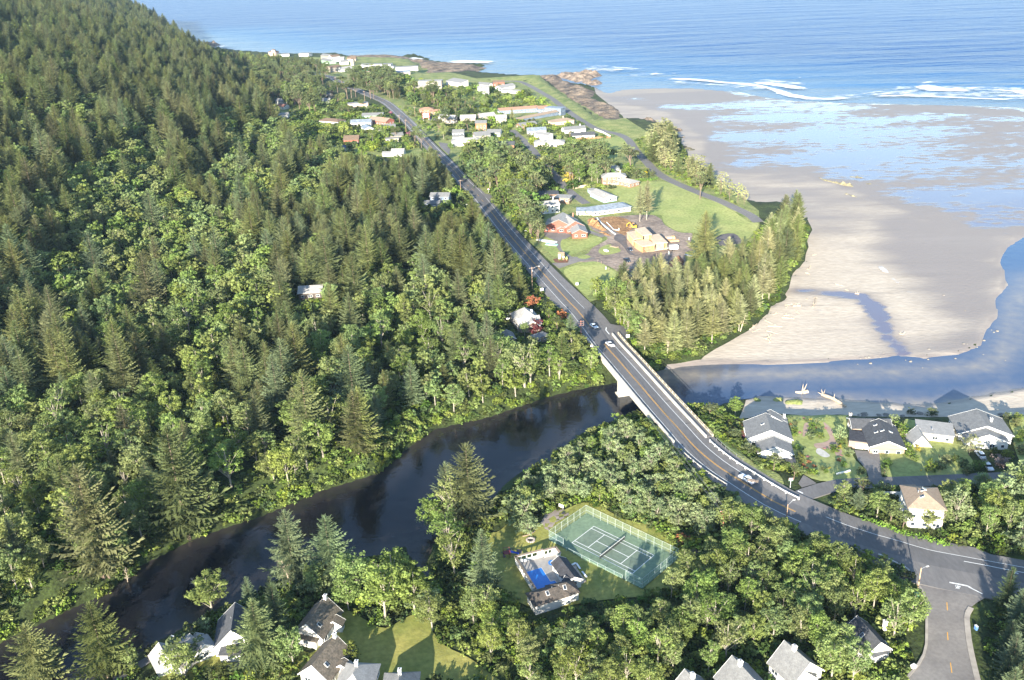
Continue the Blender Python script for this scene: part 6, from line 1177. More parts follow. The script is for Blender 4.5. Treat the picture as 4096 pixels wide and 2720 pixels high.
def spruce_mesh(seed,h=24.,r=4.3,bare=.08,lod=0,gap=.0,droop=.12):
    q=random.Random(seed); c=MB(); t=MB()
    t.path([(0,0,-1),(q.uniform(-.2,.2),q.uniform(-.2,.2),h*.5),(0,0,h*.97)],.015*h if lod==0 else .011*h,6 if lod==0 else 4,.02)
    nl=int(h*(1-bare)/(.72 if lod==0 else 1.25)); 
    for i in range(nl):
        f=i/(nl-1); z=h*(bare+(1-bare)*f*.985); rr=r*min(1,(1-f)**.72+.02)*(1 if f>.16 else .72+f*1.7)
        nb=q.choice((5,6,6,7)) if lod==0 else q.choice((6,7))
        a0=q.uniform(0,6.28)
        for k in range(nb):
            if q.random()<gap*(1-f): continue
            a=a0+6.283*k/nb+q.uniform(-.35,.35); L=rr*q.uniform(.68,1.22); up=(.75*f-.10)+q.uniform(-.12,.12)
            if f>.9: up=.9
            dx,dy=math.cos(a),math.sin(a); sx,sy=-dy,dx
            ns=(7 if lod==0 else 2); P=[]
            for j in range(ns+1):
                s=j/ns; P.append(Vector((dx*L*s,dy*L*s,z+L*(up*s-droop*s+droop*1.7*s*s*s*.9))))
            w0=(.27*L+.25) if lod==0 else .36*L+.4
            for j in range(ns):
                s=(j+.5)/ns; w=w0*(1-.75*s)*q.uniform(.7,1.3); A,B=P[j],P[j+1]
                for sg in (-1,1):
                    if lod==0:
                        pass
                        tip=A.lerp(B,q.uniform(.9,1.9))+Vector((sx*w*sg,sy*w*sg,-w*q.uniform(.05,.55)))
                        A2=A.lerp(B,q.uniform(.0,.2)); B2=A.lerp(B,q.uniform(.75,1.)); md=A2.lerp(tip,.6)+Vector((0,0,-w*.16))
                        c.add([A2,B2,tip,md],[(0,1,2,3)] if sg>0 else [(3,2,1,0)])
                    else:
                        tip=A.lerp(B,q.uniform(.65,1.15))+Vector((sx*w*sg,sy*w*sg,-w*q.uniform(.12,.55))); c.add([A,B,tip],[(0,1,2)] if sg>0 else [(0,2,1)])
                if lod==0 or j==0:
                    c.add([A,B,A.lerp(B,.6)+Vector((q.uniform(-.2,.2),q.uniform(-.2,.2),-w*q.uniform(.4,.8)))],[(0,1,2)])
            e=P[-1]; c.add([P[-2],e+Vector((sx*.12,sy*.12,0)),e+Vector((dx*.5,dy*.5,.2))],[(0,1,2)])
    c.add([(-.3,0,h-1.6),(.3,.1,h-1.6),(0,0,h+.5)],[(0,1,2)]); c.add([(0,-.3,h-1.6),(0,.3,h-1.6),(0,0,h+.5)],[(0,1,2)])
    return c,t
def clump(c,q,ctr,r,n,s,flat=.75):
    for i in range(n):
        d=Vector((q.gauss(0,1),q.gauss(0,1),q.gauss(0,1))).normalized(); p=ctr+Vector((d.x*r,d.y*r,d.z*r*flat))*(q.random()**.45)
        n_=(d+Vector((q.uniform(-.9,.9),q.uniform(-.9,.9),q.uniform(-.5,1.)))).normalized(); u=n_.orthogonal().normalized(); v=n_.cross(u); th=q.uniform(0,6.28); u,v=u*math.cos(th)+v*math.sin(th),v*math.cos(th)-u*math.sin(th)
        a=s*q.uniform(.6,1.3); b=a*q.uniform(.45,.8)
        c.add([p-u*a,p-v*b,p+u*a,p+v*b],[(0,1,2,3)])
def leafy_mesh(seed,h=15.,r=4.6,base=.32,n=62,k=22,leaf=.36,flat=.7,limbs=7,cr=1.15,multi=1,umb=False,trunk=.016):
    q=random.Random(seed); c=MB(); t=MB(); P=[]
    lean=Vector((q.uniform(-.06,.06)*h,q.uniform(-.06,.06)*h,0)); zc=h*(base+(1-base)*.5); rz=h*(1-base)*.5
    for i in range(n):
        for _ in range(20):
            d=Vector((q.gauss(0,1),q.gauss(0,1),q.gauss(0,.9))).normalized(); s=q.uniform(.45,1.)
            if umb and d.z<-.1: d.z*=-.3
            lob=.78+.34*MN.noise((d.x*1.6+seed,d.y*1.6,d.z*1.6))
            p=Vector((d.x*r*s*lob,d.y*r*s*lob,zc+d.z*rz*s*(.9+.25*lob)))+lean*.7
            if all((p-o).length>cr*.62 for o in P): break
        P.append(p); f=(p.z/h-base)/(1-base); clump(c,q,p,cr*q.uniform(.7,1.25)*(1.12-.35*f),k,leaf,flat)
    for m_ in range(multi):
        o=Vector((q.uniform(-.5,.5),q.uniform(-.5,.5),0))*(multi>1); tp=Vector((0,0,h*.88))+lean+o*3
        tr=[Vector((0,0,-.8))+o,Vector((lean.x*.2,lean.y*.2,h*.35))+o*1.5,tp]; t.path(tr,trunk*h,6,trunk*h*.25)
        for j in range(limbs):
            p=q.choice(P); z=min(p.z*.8,h*.7)*q.uniform(.6,1); s=tr[0].lerp(tp,max(.1,z/h)); t.path([s,s.lerp(p,.5)+Vector((0,0,.3)),p],trunk*h*.4,4,.04)
    return c,t
PROTO={}
def proto(kind,builder,cm,tm,nv,**kw):
    L=[]
    for i in range(nv):
        c,t=builder(hash(kind)%97*0+len(PROTO)*31+i*7+3,**kw)
        cme=c.mesh('crown',cm); tme=t.mesh('trunk',tm)
        b=MB(); b.add(c.v,c.f); b.mi=1; b.add(t.v,t.f); one=b.mesh(kind,[cm,tm]); L.append((cme,tme,one))
    PROTO[kind]=(L,kw['h'])
proto('spruce',spruce_mesh,spruce_m,bark_s,5,h=24.,r=7.); proto('slim_spruce',spruce_mesh,spruce_m,bark_s,3,h=24.,r=5.8,bare=.1)
pale_m=leafmat('pale spruce needles',(.27,.28,.125),.25,.5,.22)
proto('bare_spruce',spruce_mesh,pale_m,bark_a,4,h=24.,r=6.4,bare=.28,gap=.18,droop=.06); proto('pale_spruce',spruce_mesh,leafmat('pale spruce needles',(.27,.28,.125),.25,.5,.22),bark_a,3,h=24.,r=7.0,bare=.12,gap=.2,droop=.15); proto('open_spruce',spruce_mesh,spruce_m,bark_s,3,h=24.,r=7.0,bare=.1,gap=.25,droop=.2)
proto('blue_spruce',spruce_mesh,blueg_m,bark_s,3,h=24.,r=6.4,bare=.03); proto('dark_spruce',spruce_mesh,dark_m,bark_s,2,h=24.,r=5.4,bare=.03)
proto('alder',leafy_mesh,alder_m,bark_a,6,h=15.,n=66,k=34,leaf=.28); proto('open_alder',leafy_mesh,alder_m,bark_a,3,h=15.,n=42,k=30,leaf=.27,r=5.2,limbs=14,base=.38,cr=1.25,trunk=.02); proto('willow',leafy_mesh,willow_m,bark_a,4,h=6.,r=3.2,base=.1,n=36,k=34,leaf=.22,cr=.85,multi=2)
proto('pine',leafy_mesh,pine_m,bark_s,4,h=10.,r=4.,base=.38,n=34,k=26,leaf=.30,cr=1.05,flat=.55,umb=True,trunk=.022); proto('flat_pine',leafy_mesh,pale_m,bark_s,3,h=14.,r=5.6,base=.22,n=46,k=26,leaf=.32,cr=1.35,flat=.4,umb=False,limbs=14)
for nm,mm,kw in (('shrub',shrub_m,{}),('rust_shrub',rust_m,{}),('purple_tree',red_m,{}),('yellow_shrub',yel_leaf,{}),('flower_shrub',flower_m,{}),('hedge_shrub',hedge_m,{}),('twig_shrub',grey_m,{}),('grey_shrub',willow_m,{}),('pine_shrub',pine_m,{})):
    proto(nm,leafy_mesh,mm,bark_s,2,h=3.,r=1.7,base=.02,n=24,k=16,leaf=.2,cr=.62,limbs=3,trunk=.02)
# far versions
def lo(kind,builder,cm,tm,nv,**kw):
    L=[]
    for i in range(nv):
        c,t=builder(500+len(PROTO)*31+i*7,**kw); b=MB(); b.add(c.v,c.f); b.mi=1; b.add(t.v,t.f); L.append((None,None,b.mesh(kind,[cm,tm])))
    PROTO[kind]=(L,kw['h'])
lo('far_spruce',spruce_mesh,spruce_m,bark_s,6,h=24.,r=7.2,bare=.1); lo('far_alder',leafy_mesh,alder_m,bark_a,4,h=15.,n=46,k=11,leaf=.62,limbs=3,cr=1.3)
lo('undergrowth',leafy_mesh,leafmat('undergrowth leaves',(.075,.115,.025),.35,.8,.15),bark_s,4,h=2.2,r=1.9,base=.0,n=16,k=12,leaf=.32,cr=.7,limbs=1)
lo('salal',leafy_mesh,leafmat('bright undergrowth leaves',(.20,.275,.05),.35,.6,.2),bark_s,3,h=2.4,r=2.,base=.0,n=18,k=12,leaf=.3,cr=.7,limbs=1)
NAMES={'pale_spruce':('spruce_tree','spruce tree'),'spruce':('spruce_tree','spruce tree'),'slim_spruce':('spruce_tree','spruce tree'),'bare_spruce':('spruce_tree','spruce tree'),'open_spruce':('spruce_tree','spruce tree'),'blue_spruce':('spruce_tree','spruce tree'),'dark_spruce':('spruce_tree','spruce tree'),'alder':('alder_tree','alder tree'),'open_alder':('alder_tree','alder tree'),'willow':('willow_tree','willow'),'pine':('pine_tree','pine tree'),'flat_pine':('pine_tree','pine tree'),'far_spruce':('spruce_tree','spruce tree'),'far_alder':('alder_tree','alder tree')}
NT=0
def tree(kind,p,h,label,group=None,rot=None,wide=1.,v=None,cat=None,name=None,single=False):
    global NT; NT+=1
    L,h0=PROTO[kind]; q=random.Random(NT*17+3); cm,tm,one=L[(v if v is not None else q.randrange(len(L)))%len(L)]; s=h/h0
    nm,ct=NAMES.get(kind,('shrub','shrub')); nm=name or nm; cat=cat or ct; rot=q.uniform(0,6.28) if rot is None else rot
    p=(p[0],p[1],p[2]-.15)
    small=single or one is None or cm is None or h*FPX/p[1]<105
    if small:
        o=bpy.data.objects.new(nm,one); COL.objects.link(o)
    else:
        o=bpy.data.objects.new(nm,None); COL.objects.link(o); o.empty_display_size=.5
        for n_,me in (('trunk',tm),('crown',cm)):
            c=bpy.data.objects.new(n_,me); COL.objects.link(c); c.parent=o
    o.location=p; o.rotation_euler=(0,0,rot); w=wide*q.uniform(.9,1.12); o.scale=(s*w,s*w,s)
    return tag(o,label,cat,group)
# ---- where trees may stand
def world_poly(px,z=6.): return WL(px,z)
PROT=[]        # picture areas that stay open to view: ground polygons whose sight lines no forest tree may cross
def protect(*px): PROT.append(np.array(px,float))
def inside(pt,poly):
    x,y=pt; c=False; n=len(poly)
    for i in range(n):
        a=poly[i];b=poly[(i+1)%n]
        if (a[1]>y)!=(b[1]>y) and x<(b[0]-a[0])*(y-a[1])/(b[1]-a[1])+a[0]: c=not c
    return c
protect(*PL(zF,(0,1500),(250,1385),(450,1265),(600,1205),(740,1150),(870,1110),(930,1060),(1000,1005),(1130,972),(1260,930),(1400,900),(1450,960),(1330,1000),(1250,1070),(1150,1140),(1080,1180),(1010,1240),(900,1270),(640,1320),(420,1410),(260,1530),(0,1640)))
protect(*PL(zF,(640,235),(720,215),(860,225),(930,255),(1000,340),(1045,405),(1180,560),(1215,640),(1260,700),(1345,765),(1385,810),(1440,900),(1480,890),(1380,720),(1270,600),(1160,480),(1060,380),(960,290),(860,200),(640,230)))
protect(*PL(zF,(640,236),(1000,240),(1030,322),(950,352),(870,358),(795,338),(760,300),(640,264)))
protect(*PL(zF,(965,440),(1045,437),(1085,450),(1075,490),(965,485))); protect(*PL(zF,(672,655),(748,648),(752,688),(655,712)))
protect(*PL(zF,(1175,700),(1255,690),(1330,730),(1240,790),(1165,770)))
protect(*PL(zF,(1265,1210),(1350,1160),(1575,1270),(1500,1385),(1400,1395),(1330,1425),(1200,1440),(1160,1360),(1180,1290)))
protect(*PL(zF,(2020,1285),(2100,1330),(2130,1400),(2130,1568),(2361,1568),(2361,1240),(2000,1160),(1500,960),(1440,900),(1400,930),(1520,1010),(1640,1110),(1780,1170),(1950,1250)))
protect(*PL(zF,(810,1568),(815,1440),(960,1425),(1060,1470),(1170,1530),(1230,1568))); protect(*PL(zF,(690,1440),(780,1370),(800,1568),(700,1568))); protect(*PL(zF,(350,1500),(420,1450),(490,1480),(480,1568),(360,1568))); protect(*PL(zF,(500,1395),(580,1395),(570,1500),(510,1510)))
for q_ in (((1755,1480),(1830,1470),(1900,1550),(1800,1568)),((1640,1510),(1700,1500),(1760,1568),(1640,1568)),((1550,1568),(1570,1540),(1620,1568)),((1940,1440),(1970,1420),(2040,1470),(2000,1490))): protect(*PL(zF,*q_))
protect(*PL(zF,(2090,1115),(2170,1115),(2175,1180),(2120,1210),(2080,1180))); protect(*PL(zF,(1500,850),(1620,835),(1830,680),(1870,560),(2361,560),(2361,1060),(1640,960)))
protect(*PL(zF,(1710,940),(2361,940),(2361,1085),(1960,1110),(1720,1050)))
def open_view(p,h):
    for f in (.25,.5,.75,.97):
        t=pix((p[0],p[1],p[2]+h*f))
        for P in PROT:
            if inside(t,P): return False
    return True
def scatter(px,sp,seed,z=6.,jit=.42):
    P=world_poly(px,z) if not isinstance(px,np.ndarray) else px
    x0,y0=P.min(0); x1,y1=P.max(0); q=random.Random(seed); out=[]; j=0; y=y0
    while y<y1:
        x=x0+(j%2)*sp/2
        while x<x1:
            a=x+q.uniform(-jit,jit)*sp; b=y+q.uniform(-jit,jit)*sp
            if inside((a,b),P): out.append((a,b))
            x+=sp
        y+=sp*.87; j+=1
    return out
HWX=HWA[:,:2]
def blocked(xs,ys,hw=9.,riv=2.5):
    xs=np.asarray(xs);ys=np.asarray(ys)
    d,_=segdist(xs,ys,HWA[:,:2],False); b=d<hw
    for L,w in zip(ROADS,(9,4.5,4.5,4)): d,_=segdist(xs,ys,L[:,:2],False); b|=d<w
    b|=sdist(xs,ys,RIVER)<riv; b|=sdist(xs,ys,BEACH)<2; b|=sdist(xs,ys,OCEAN)<12; b|=sdist(xs,ys,SPIT)<1
    for cx,cy,r in CLEAR: b|=np.hypot(xs-cx,ys-cy)<r
    for P in NOTREE: b|=sdist(xs,ys,P)<.5
    return b
def on_land(pts,**k):
    if not pts: return []
    A=np.array(pts); A=A[~blocked(A[:,0],A[:,1],**k)]; z=Hs(A[:,0],A[:,1]); return [(a[0],a[1],c) for a,c in zip(A,z)]
NOTREE=[world_poly(PL(zT,(30,640),(200,430),(330,330),(450,300),(600,300),(700,250),(900,190),(1050,150),(1900,560),(2000,620),(2150,760),(1950,900),(1700,1000),(1400,1050),(1000,1100),(700,1150),(480,1120),(250,980)),3.5),world_poly(street_px,8),
 world_poly(PL(zC,(1640,560),(1750,480),(1900,600),(2050,640),(2250,540),(2400,550),(2420,640),(2520,760),(2700,850),(2900,1023),(1640,1023),(1760,800)),3),
 world_poly(PL(zG,(480,150),(1450,150),(2281,150),(2281,900),(1480,960),(1190,870),(950,760),(700,560)),4.5),world_poly(PL(zQ,(0,150),(2269,300),(2269,930),(0,1000)),5),
 world_poly(PL(zF,(1240,540),(1330,620),(1460,650),(1560,640),(1650,600),(1720,570),(1750,510),(1640,440),(1540,420),(1400,440),(1260,480)),9)]
ALD=[(330,470,110),(300,520,100),(420,500,80),(520,640,130),(600,720,80),(950,690,140),(1080,650,100),(760,760,70),(420,900,120),(250,970,150),(60,1020,120),(520,1080,140),(680,1070,120),(820,1080,120),(600,1170,110),(340,1220,100),(100,1270,150),(1200,800,90),(1000,880,110),(1150,880,110),(560,400,80),(800,350,60),(700,230,80),(640,310,60),(620,590,80),(150,640,80),(250,400,70),(200,480,80),(380,640,90),(480,560,90),(280,700,70),(700,420,60),(330,330,60),(560,300,70),(440,760,70),(700,840,70),(300,900,90),(460,760,60),(860,820,60),(740,1000,80)]
SPR=[(880,480,150),(1080,540,110),(700,560,90),(560,880,70),(620,800,70),(80,800,120)]
def is_alder(p,h,q):
    x,y=pix((p[0],p[1],p[2]+h*.6)); x/=1.7349; y/=1.7349
    for a,b,r in SPR:
        if math.hypot(x-a,(y-b)*1.2)<r: return q.random()<.06
    for a,b,r in ALD:
        if math.hypot(x-a,(y-b)*1.3)<r: return q.random()<.9
    return q.random()<(.30 if y<900 else .5)
POOL=[]       # (kind, point, height, label, group, distance)
def plan(kind,p,h,label,group,wide=1.): POOL.append([kind,p,h,label,group,wide])
q=random.Random(11)
F1=np.vstack([WL(PL(zF,(-400,1700),(0,1480),(250,1362),(450,1240),(600,1190),(740,1130),(870,1090),(930,1040),(1000,990),(1130,960),(1260,915),(1400,885),(1390,810),(1340,745),(1290,660),(1215,590),(1120,465),(1060,400),(1010,372),(960,378),(880,375),(800,356),(745,350),(690,318),(640,276),(590,232),(540,180),(470,130),(420,104)),8),np.array([[-720,2250],[-1100,2300],[-1300,1500],[-800,700],[-420,330],[-330,200]])])
for (x,y,z) in on_land(scatter(F1,9.9,21)):
    far=y>700
    if far and q.random()<.4: continue
    u=x/y
    if u<-.80: continue
    h=q.uniform(12,23) if q.random()<.7 else q.uniform(23,31)
    if far: h=q.uniform(14,34)
    if z>40: h*=.9
    p=(x,y,z); al=is_alder(p,h,q)
    if al: h=q.uniform(10.5,17)
    for k in range(3):
        if open_view(p,h): break
        h*=.72
    else: continue
    if h<6: continue
    if pix((x,y,z+h))[1]<-60 or pix((x,y,z+h))[0]<-160: continue
    if al: plan('alder' if q.random()<.8 else 'open_alder',p,h,None,'F',q.uniform(1.05,1.45))
    else: plan(q.choice(('spruce','spruce','spruce','slim_spruce','slim_spruce','open_spruce','blue_spruce')) ,p,h,None,'F',q.uniform(.92,1.25))
def area(px,kinds,sp,h0,h1,label,group,seed,z=6.,view=True,hw=9.,riv=2.5,w0=.95,w1=1.2):
    q=random.Random(seed)
    for p in on_land(scatter(px,sp,seed,z),hw=hw,riv=riv):
        h=q.uniform(h0,h1)
        if view:
            for k in range(3):
                if open_view(p,h): break
                h*=.75
            else: continue
        plan(q.choice(kinds),p,h,label,group,q.uniform(w0,w1))
area(PL(zF,(1180,1125),(1280,1065),(1400,1015),(1490,1000),(1545,1060),(1630,1115),(1720,1165),(1800,1215),(1700,1285),(1610,1240),(1545,1215),(1380,1160),(1335,1150),(1260,1165),(1200,1200)),('willow','willow','alder'),4.6,4.2,7.5,'silvery willow or young alder in the thicket above the tennis court','thicket between river, highway and tennis court',31,3.5)
area(PL(zF,(1720,1172),(1850,1225),(1960,1268),(2020,1295),(2085,1350),(2112,1420),(2120,1500),(2050,1568),(1960,1620),(1700,1620),(1200,1640),(1110,1560),(1040,1440),(1130,1390),(1240,1425),(1340,1400),(1480,1370),(1590,1335),(1655,1275)),('alder','alder','open_alder'),6.2,9.,13.,'pale stemmed alder in the belt around the grey roofed cottages','alders round the park',32,5.,w0=1.0,w1=1.3)
area(PL(zF,(2110,1215),(2155,1150),(2200,1105),(2361,1100),(2500,1150),(2480,1320),(2361,1285),(2270,1262),(2180,1235)),('alder','alder','willow'),6.6,8.4,13.1,'alder in the block of woodland between the highway and the riverside street','woodland beside the tan roofed house',33,7.5)
area(PL(zF,(1925,1165),(1985,1140),(2080,1165),(2110,1215),(2060,1215),(1960,1185)),('alder','pine','shrub','shrub'),4.8,4.,6.5,'bush or small tree on the wedge of land between highway and riverside street','bushes on the wedge by the tan roofed house',34,7.5,hw=8)
area(PL(zF,(2275,1400),(2361,1350),(2560,1350),(2560,1650),(2300,1650)),('dark_spruce','blue_spruce'),6.,9,13,'blue green conifer beside the side street in the corner of the photo','conifers by the side street',35,8.5,view=False,w0=1.1,w1=1.4)
area(PL(zF,(1480,815),(1450,770),(1400,710),(1440,690),(1520,672),(1600,655),(1690,625),(1750,590),(1790,530),(1830,500),(1850,530),(1855,580),(1835,640),(1805,680),(1765,720),(1690,775),(1610,815),(1560,826)),('bare_spruce','bare_spruce','pale_spruce','pale_spruce','open_spruce'),8.,14,20,'tall bare trunked spruce on the wooded point between sand and building site','spruces on the sandy point',36,5.,view=False)
area(PL(zF,(1370,690),(1430,680),(1480,740),(1500,800),(1460,790),(1400,720)),('alder','open_alder'),6.1,9.6,15.0,'light green alder at the inland edge of the wooded point','alders at the bridge end of the point',37,6.,view=False,hw=11)
area(PL(zF,(1070,385),(1120,360),(1180,385),(1250,400),(1290,425),(1235,470),(1210,500),(1165,480),(1115,435)),('pine','alder','alder','shrub'),8.1,11.9,19.8,'dense round tree in the grove beside the highway above the red lodge','grove beside the highway',38,10.,hw=8)
area(PL(zF,(1190,480),(1235,470),(1240,540),(1260,570),(1230,570),(1195,520)),('pine','pine'),8.8,13.6,16.5,'dark olive pine screening the red lodge from the highway','pines in front of the red lodge',39,9.)
area(PL(zF,(1275,385),(1330,360),(1395,375),(1400,420),(1330,425),(1290,440)),('pine','alder','pine'),8.8,11.9,18.1,'dark garden pine among the houses along the lane','trees along the lane',40,9.5)
area(PL(zF,(570,140),(740,150),(765,180),(700,215),(640,240),(570,200)),('pine','pine','far_spruce'),12.2,11.9,16.5,'shore pine in the wood between the far houses and the foot of the hill','pines behind the far houses',41,9)
area(PL(zF,(800,178),(900,175),(930,205),(925,235),(860,225),(800,200)),('pine','pine','far_spruce'),10.8,13.6,18.1,'shore pine in the wood beside the far bend of the highway','pines by the far bend',42,10)
area(PL(zF,(640,212),(720,205),(850,235),(860,255),(760,262),(700,262),(650,250)),('pine','alder','far_spruce'),10.8,13.6,23.1,'dark tree standing among the half hidden houses at the foot of the hill','trees among the hillside houses',43,13)
area(PL(zF,(930,235),(1000,232),(1090,255),(1060,290),(1000,275),(940,250)),('pine','pine','shrub'),13.5,8.5,14.8,'wind shaped pine on the rough ground behind the orange roofed house','pines on the rough ground',44,11)
area(PL(zF,(1490,372),(1500,325),(1545,315),(1560,360),(1545,398)),('flat_pine','flat_pine','bare_spruce'),8.0,14,20,'tall shore spruce in the tight clump beside the shore road bend','clump beside the shore road bend',45,8.,view=False)
area(PL(zF,(1545,398),(1580,400),(1640,418),(1650,440),(1600,430)),('flat_pine','bare_spruce'),8.0,13,17,'flat topped spruce in the row between shore road and sand flat','row along the shore road',46,8.,view=False)
area(PL(zF,(1395,350),(1420,380),(1490,400),(1500,420),(1440,425),(1400,410)),('shrub','pine_shrub','hedge_shrub'),9.6,4.2,8.2,'garden shrub round the brown two storey house','shrubs by the brown house',47,9)
# hero trees: (kind, pixel of foot, height, label, wide)
HERO=[('open_spruce',zL(1975,1180),40.3,'tallest riverbank spruce with bare leaning trunk and dead lower branches',1.05),('open_spruce',zL(1080,1590),37.8,'twin trunked riverbank spruce left of the tallest bank spruce',1.0),('open_spruce',zL(1140,1590),32.9,'second stem of the pair of riverbank spruces',.9),
 ('open_spruce',zI(420,1600),21.0,'wide spruce at the bottom left corner in front of the river',1.25),('open_spruce',zI(1100,1540),23.5,'wide open branched spruce in front of the dark river by the pale cottage',1.3),
 ('blue_spruce',zC(1340,270),25,'spruce standing beside the bleached dead tree at the river',1.15),('blue_spruce',zC(1640,270),23,'drooping spruce between the dead tree and the bright maple',1.25),
 ('blue_spruce',zY(930,1620),20.4,'blue green spruce just left of the swimming pool yard',1.05),('open_spruce',zF(1085,1215),29.3,'tall spruce on the river bend above the creek mouth',1.1),('blue_spruce',zF(1035,1210),23.2,'shorter spruce leaning on the tall one at the river bend',1.1),
 ('slim_spruce',zF(828,1050),25.6,'lone thin spruce on the north bank above the river bend',1.3),('dark_spruce',zC(1230,760),20.4,'dark dense spruce between the two dark roofed cottages',1.05),('spruce',zC(1090,930),21.6,'tall spruce standing in front of the dark roofed cottage',1.25),('blue_spruce',zC(990,460),10.8,'small spruce behind the dark roofed cottage at the water',1.1),
 ('alder',zC(690,500),13,'pale maple with a dead branch leaning over the river',1.75),('alder',zC(1330,920),12.5,'light green tree in front of the brown roofed cottages',1.2),('alder',zC(2050,560),17,'big bright maple between the cottage lawn and the creek',1.6),('alder',zC(2280,500),15.0,'bright maple at the top of the cottage lawn',1.4),('alder',zC(2420,640),12.5,'bright green tree at the end of the cottage lawn',1.3),('alder',zC(1500,330),10.0,'small green tree under the drooping spruce',1.1),('alder',zC(480,1010),11.2,'yellow green maple in front of the pale cottage',1.2),('pine_shrub',zC(480,880),7.5,'olive brown bush against the pale cottage',1.6),('alder',zC(870,880),6.2,'young conifer like bush at the steps of the dark roofed cottage',.8),('shrub',zC(1790,880),6.2,'green tree at the corner of the brown roofed cottage',1.0),
 ('open_alder',zY(490,640),18.8,'gnarled bare limbed alder beside the river above the playground',1.1),('open_alder',zY(470,1440),16.2,'pale trunked alder leaning over the creek',1.1),('open_alder',zY(380,1000),15.0,'flat topped pale alder above the creek',1.2),('alder',zY(120,700),13.8,'alder at the water left of the gnarled one',1.2),('willow',zY(1480,560),10.0,'round leafy tree beside the basketball slab',1.4),('willow',zY(1640,740),6.2,'rounded shrub on a log edging in the park lawn',1.2),('alder',zY(1650,480),11.2,'light green tree behind the basketball slab',1.1),
 ('blue_spruce',zB(1000,700),18.2,'wide spruce at the highway end of the white house garden',1.2),('blue_spruce',zB(160,330),22.1,'big grey green spruce beside the hip roofed house',1.1),('blue_spruce',zB(140,760),22.1,'spruce below the hip roofed house',1.0),('purple_tree',zB(650,480),6.5,'purple leaved tree in front of the hip roofed house',1.1),('alder',zB(520,500),6.5,'light green tree beside the purple one',1.2),('pine',zB(860,450),7.5,'rusty pine between purple tree and highway',1.1),('rust_shrub',zB(900,330),4.5,'rust coloured bush at the highway edge',1.2),('pine',zB(770,360),6.5,'olive tree at the corner of the hip roofed house',1.),('alder',zB(600,680),8.,'bright tree below the small sheds',1.1),('alder',zB(800,660),8.5,'bright tree beside the wide spruce',1.1),('rust_shrub',zB(610,185),5.2,'round olive shrub on the lawn by the hip roofed house',1.3),
 ('open_alder',zB(260,930),16.9,'bare limbed alder on the river slope',1.0),('open_alder',zB(520,1040),19.5,'wide pale alder with bare limbs over the river slope',1.3),('open_alder',zB(580,1030),18.2,'second bare limbed alder on the river slope',1.2),('open_alder',zB(880,1000),13.0,'low pale tree near the bridge abutment',1.),
 ('bare_spruce',zM(1197,1160),23.2,'left spruce of the pair standing alone on the field edge',.9),('bare_spruce',zM(1247,1145),24.6,'right spruce of the pair standing alone on the field edge',1.0),('spruce',zM(1662,1440),27.6,'single broad spruce between building site and field',1.15),
 ('pine',zM(1635,995),17.5,'lone round pine on the inland side of the shore road',1.05),('flat_pine',zM(1785,965),16.4,'tallest of four flat topped shore trees',.9),('flat_pine',zM(1848,1000),14.1,'second of the four flat topped shore trees',.8),('flat_pine',zM(1908,1015),13.0,'third of the four flat topped shore trees',.7),('flat_pine',zM(1955,1035),11.9,'last and most leaning of the four flat topped shore trees',.8),
 ('pine',zM(1130,780),17.5,'olive pine clump at the foot of the green field',1.5),('pine',zM(720,760),19.2,'big olive pine beside the hidden blue house',1.4),('pine',zM(900,740),19.2,'olive pine in front of the tall grass field',1.2),('alder',zM(760,890),15.8,'bright green tree by the lane lamp post',1.2),('alder',zM(890,880),14.0,'green tree next to the board fence',1.1),('yellow_shrub',zM(690,860),10.5,'yellow leaved tree on the lane verge',1.2),('pine',zM(480,940),10.5,'small brown pine above the flat roofed house',1.),('pine',zM(510,930),8.8,'second small brown pine above the flat roofed house',1.),
 ('pine',zM(400,1260),15.8,'dense olive pine beside the red lodge',1.3),('pine',zM(450,1290),12.2,'lower olive pine at the lodge drive',1.1),('bare_spruce',zM(270,430),13.0,'thin pine in front of the long orange roofed motel',.9)]
HERO+=[('pine',zG(840,800),6.0,'wind bent brown pine at the corner of the riverside street',1.3),('pine',zG(1070,900),5.5,'second wind bent pine beside the street sign',1.2),('pine',zG(110,190),6.0,'dark pine on the river edge by the bridge end',1.2),('alder',zG(400,190),8.0,'spreading bright tree on the river edge by the bridge end',1.4),('flat_pine',zQ(1640,780),8.5,'flat crowned cypress with a thick bent trunk by the white house',1.1),('hedge_shrub',zQ(1200,960),5.0,'golden conifer on the lawn below the pale house',.9),('pine_shrub',zQ(1310,930),4.0,'dull shrub beside the golden conifer',1.),('pine_shrub',zG(400,440),4.0,'rounded olive shrub left of the big white house',1.5),('pine_shrub',zG(560,610),4.0,'olive shrub at the corner of the big white house',1.6),('shrub',zG(640,640),3.5,'green shrub beneath the big white house',1.5),('grey_shrub',zG(1590,440),5.0,'silvery shrub beside the brown house stairs',1.),('twig_shrub',zQ(2000,900),4.0,'twiggy shrub between the white cars and the lawn',1.7),('shrub',zQ(1750,930),3.5,'dark shrub beside the white cars',1.5),('grey_shrub',zQ(790,410),4.0,'silvery bush between brown house and pale house',1.),('shrub',zG(1840,850),3.0,'shrub at the foot of the brown house drive',1.2),('pine_shrub',zG(2100,860),2.8,'round brown shrub on the lawn beside the drive',1.1),('shrub',zG(1140,720),4.0,'dark green tree at the garage corner',.9),('pine',zQ(880,1640),7.0,'dark pine in front of the tan roofed house',1.1),('pine_shrub',zQ(660,1200),4.0,'brown shrub behind the white fence',1.2),('shrub',zQ(2250,760),4.0,'green shrub at the right edge of the photo',1.2)]
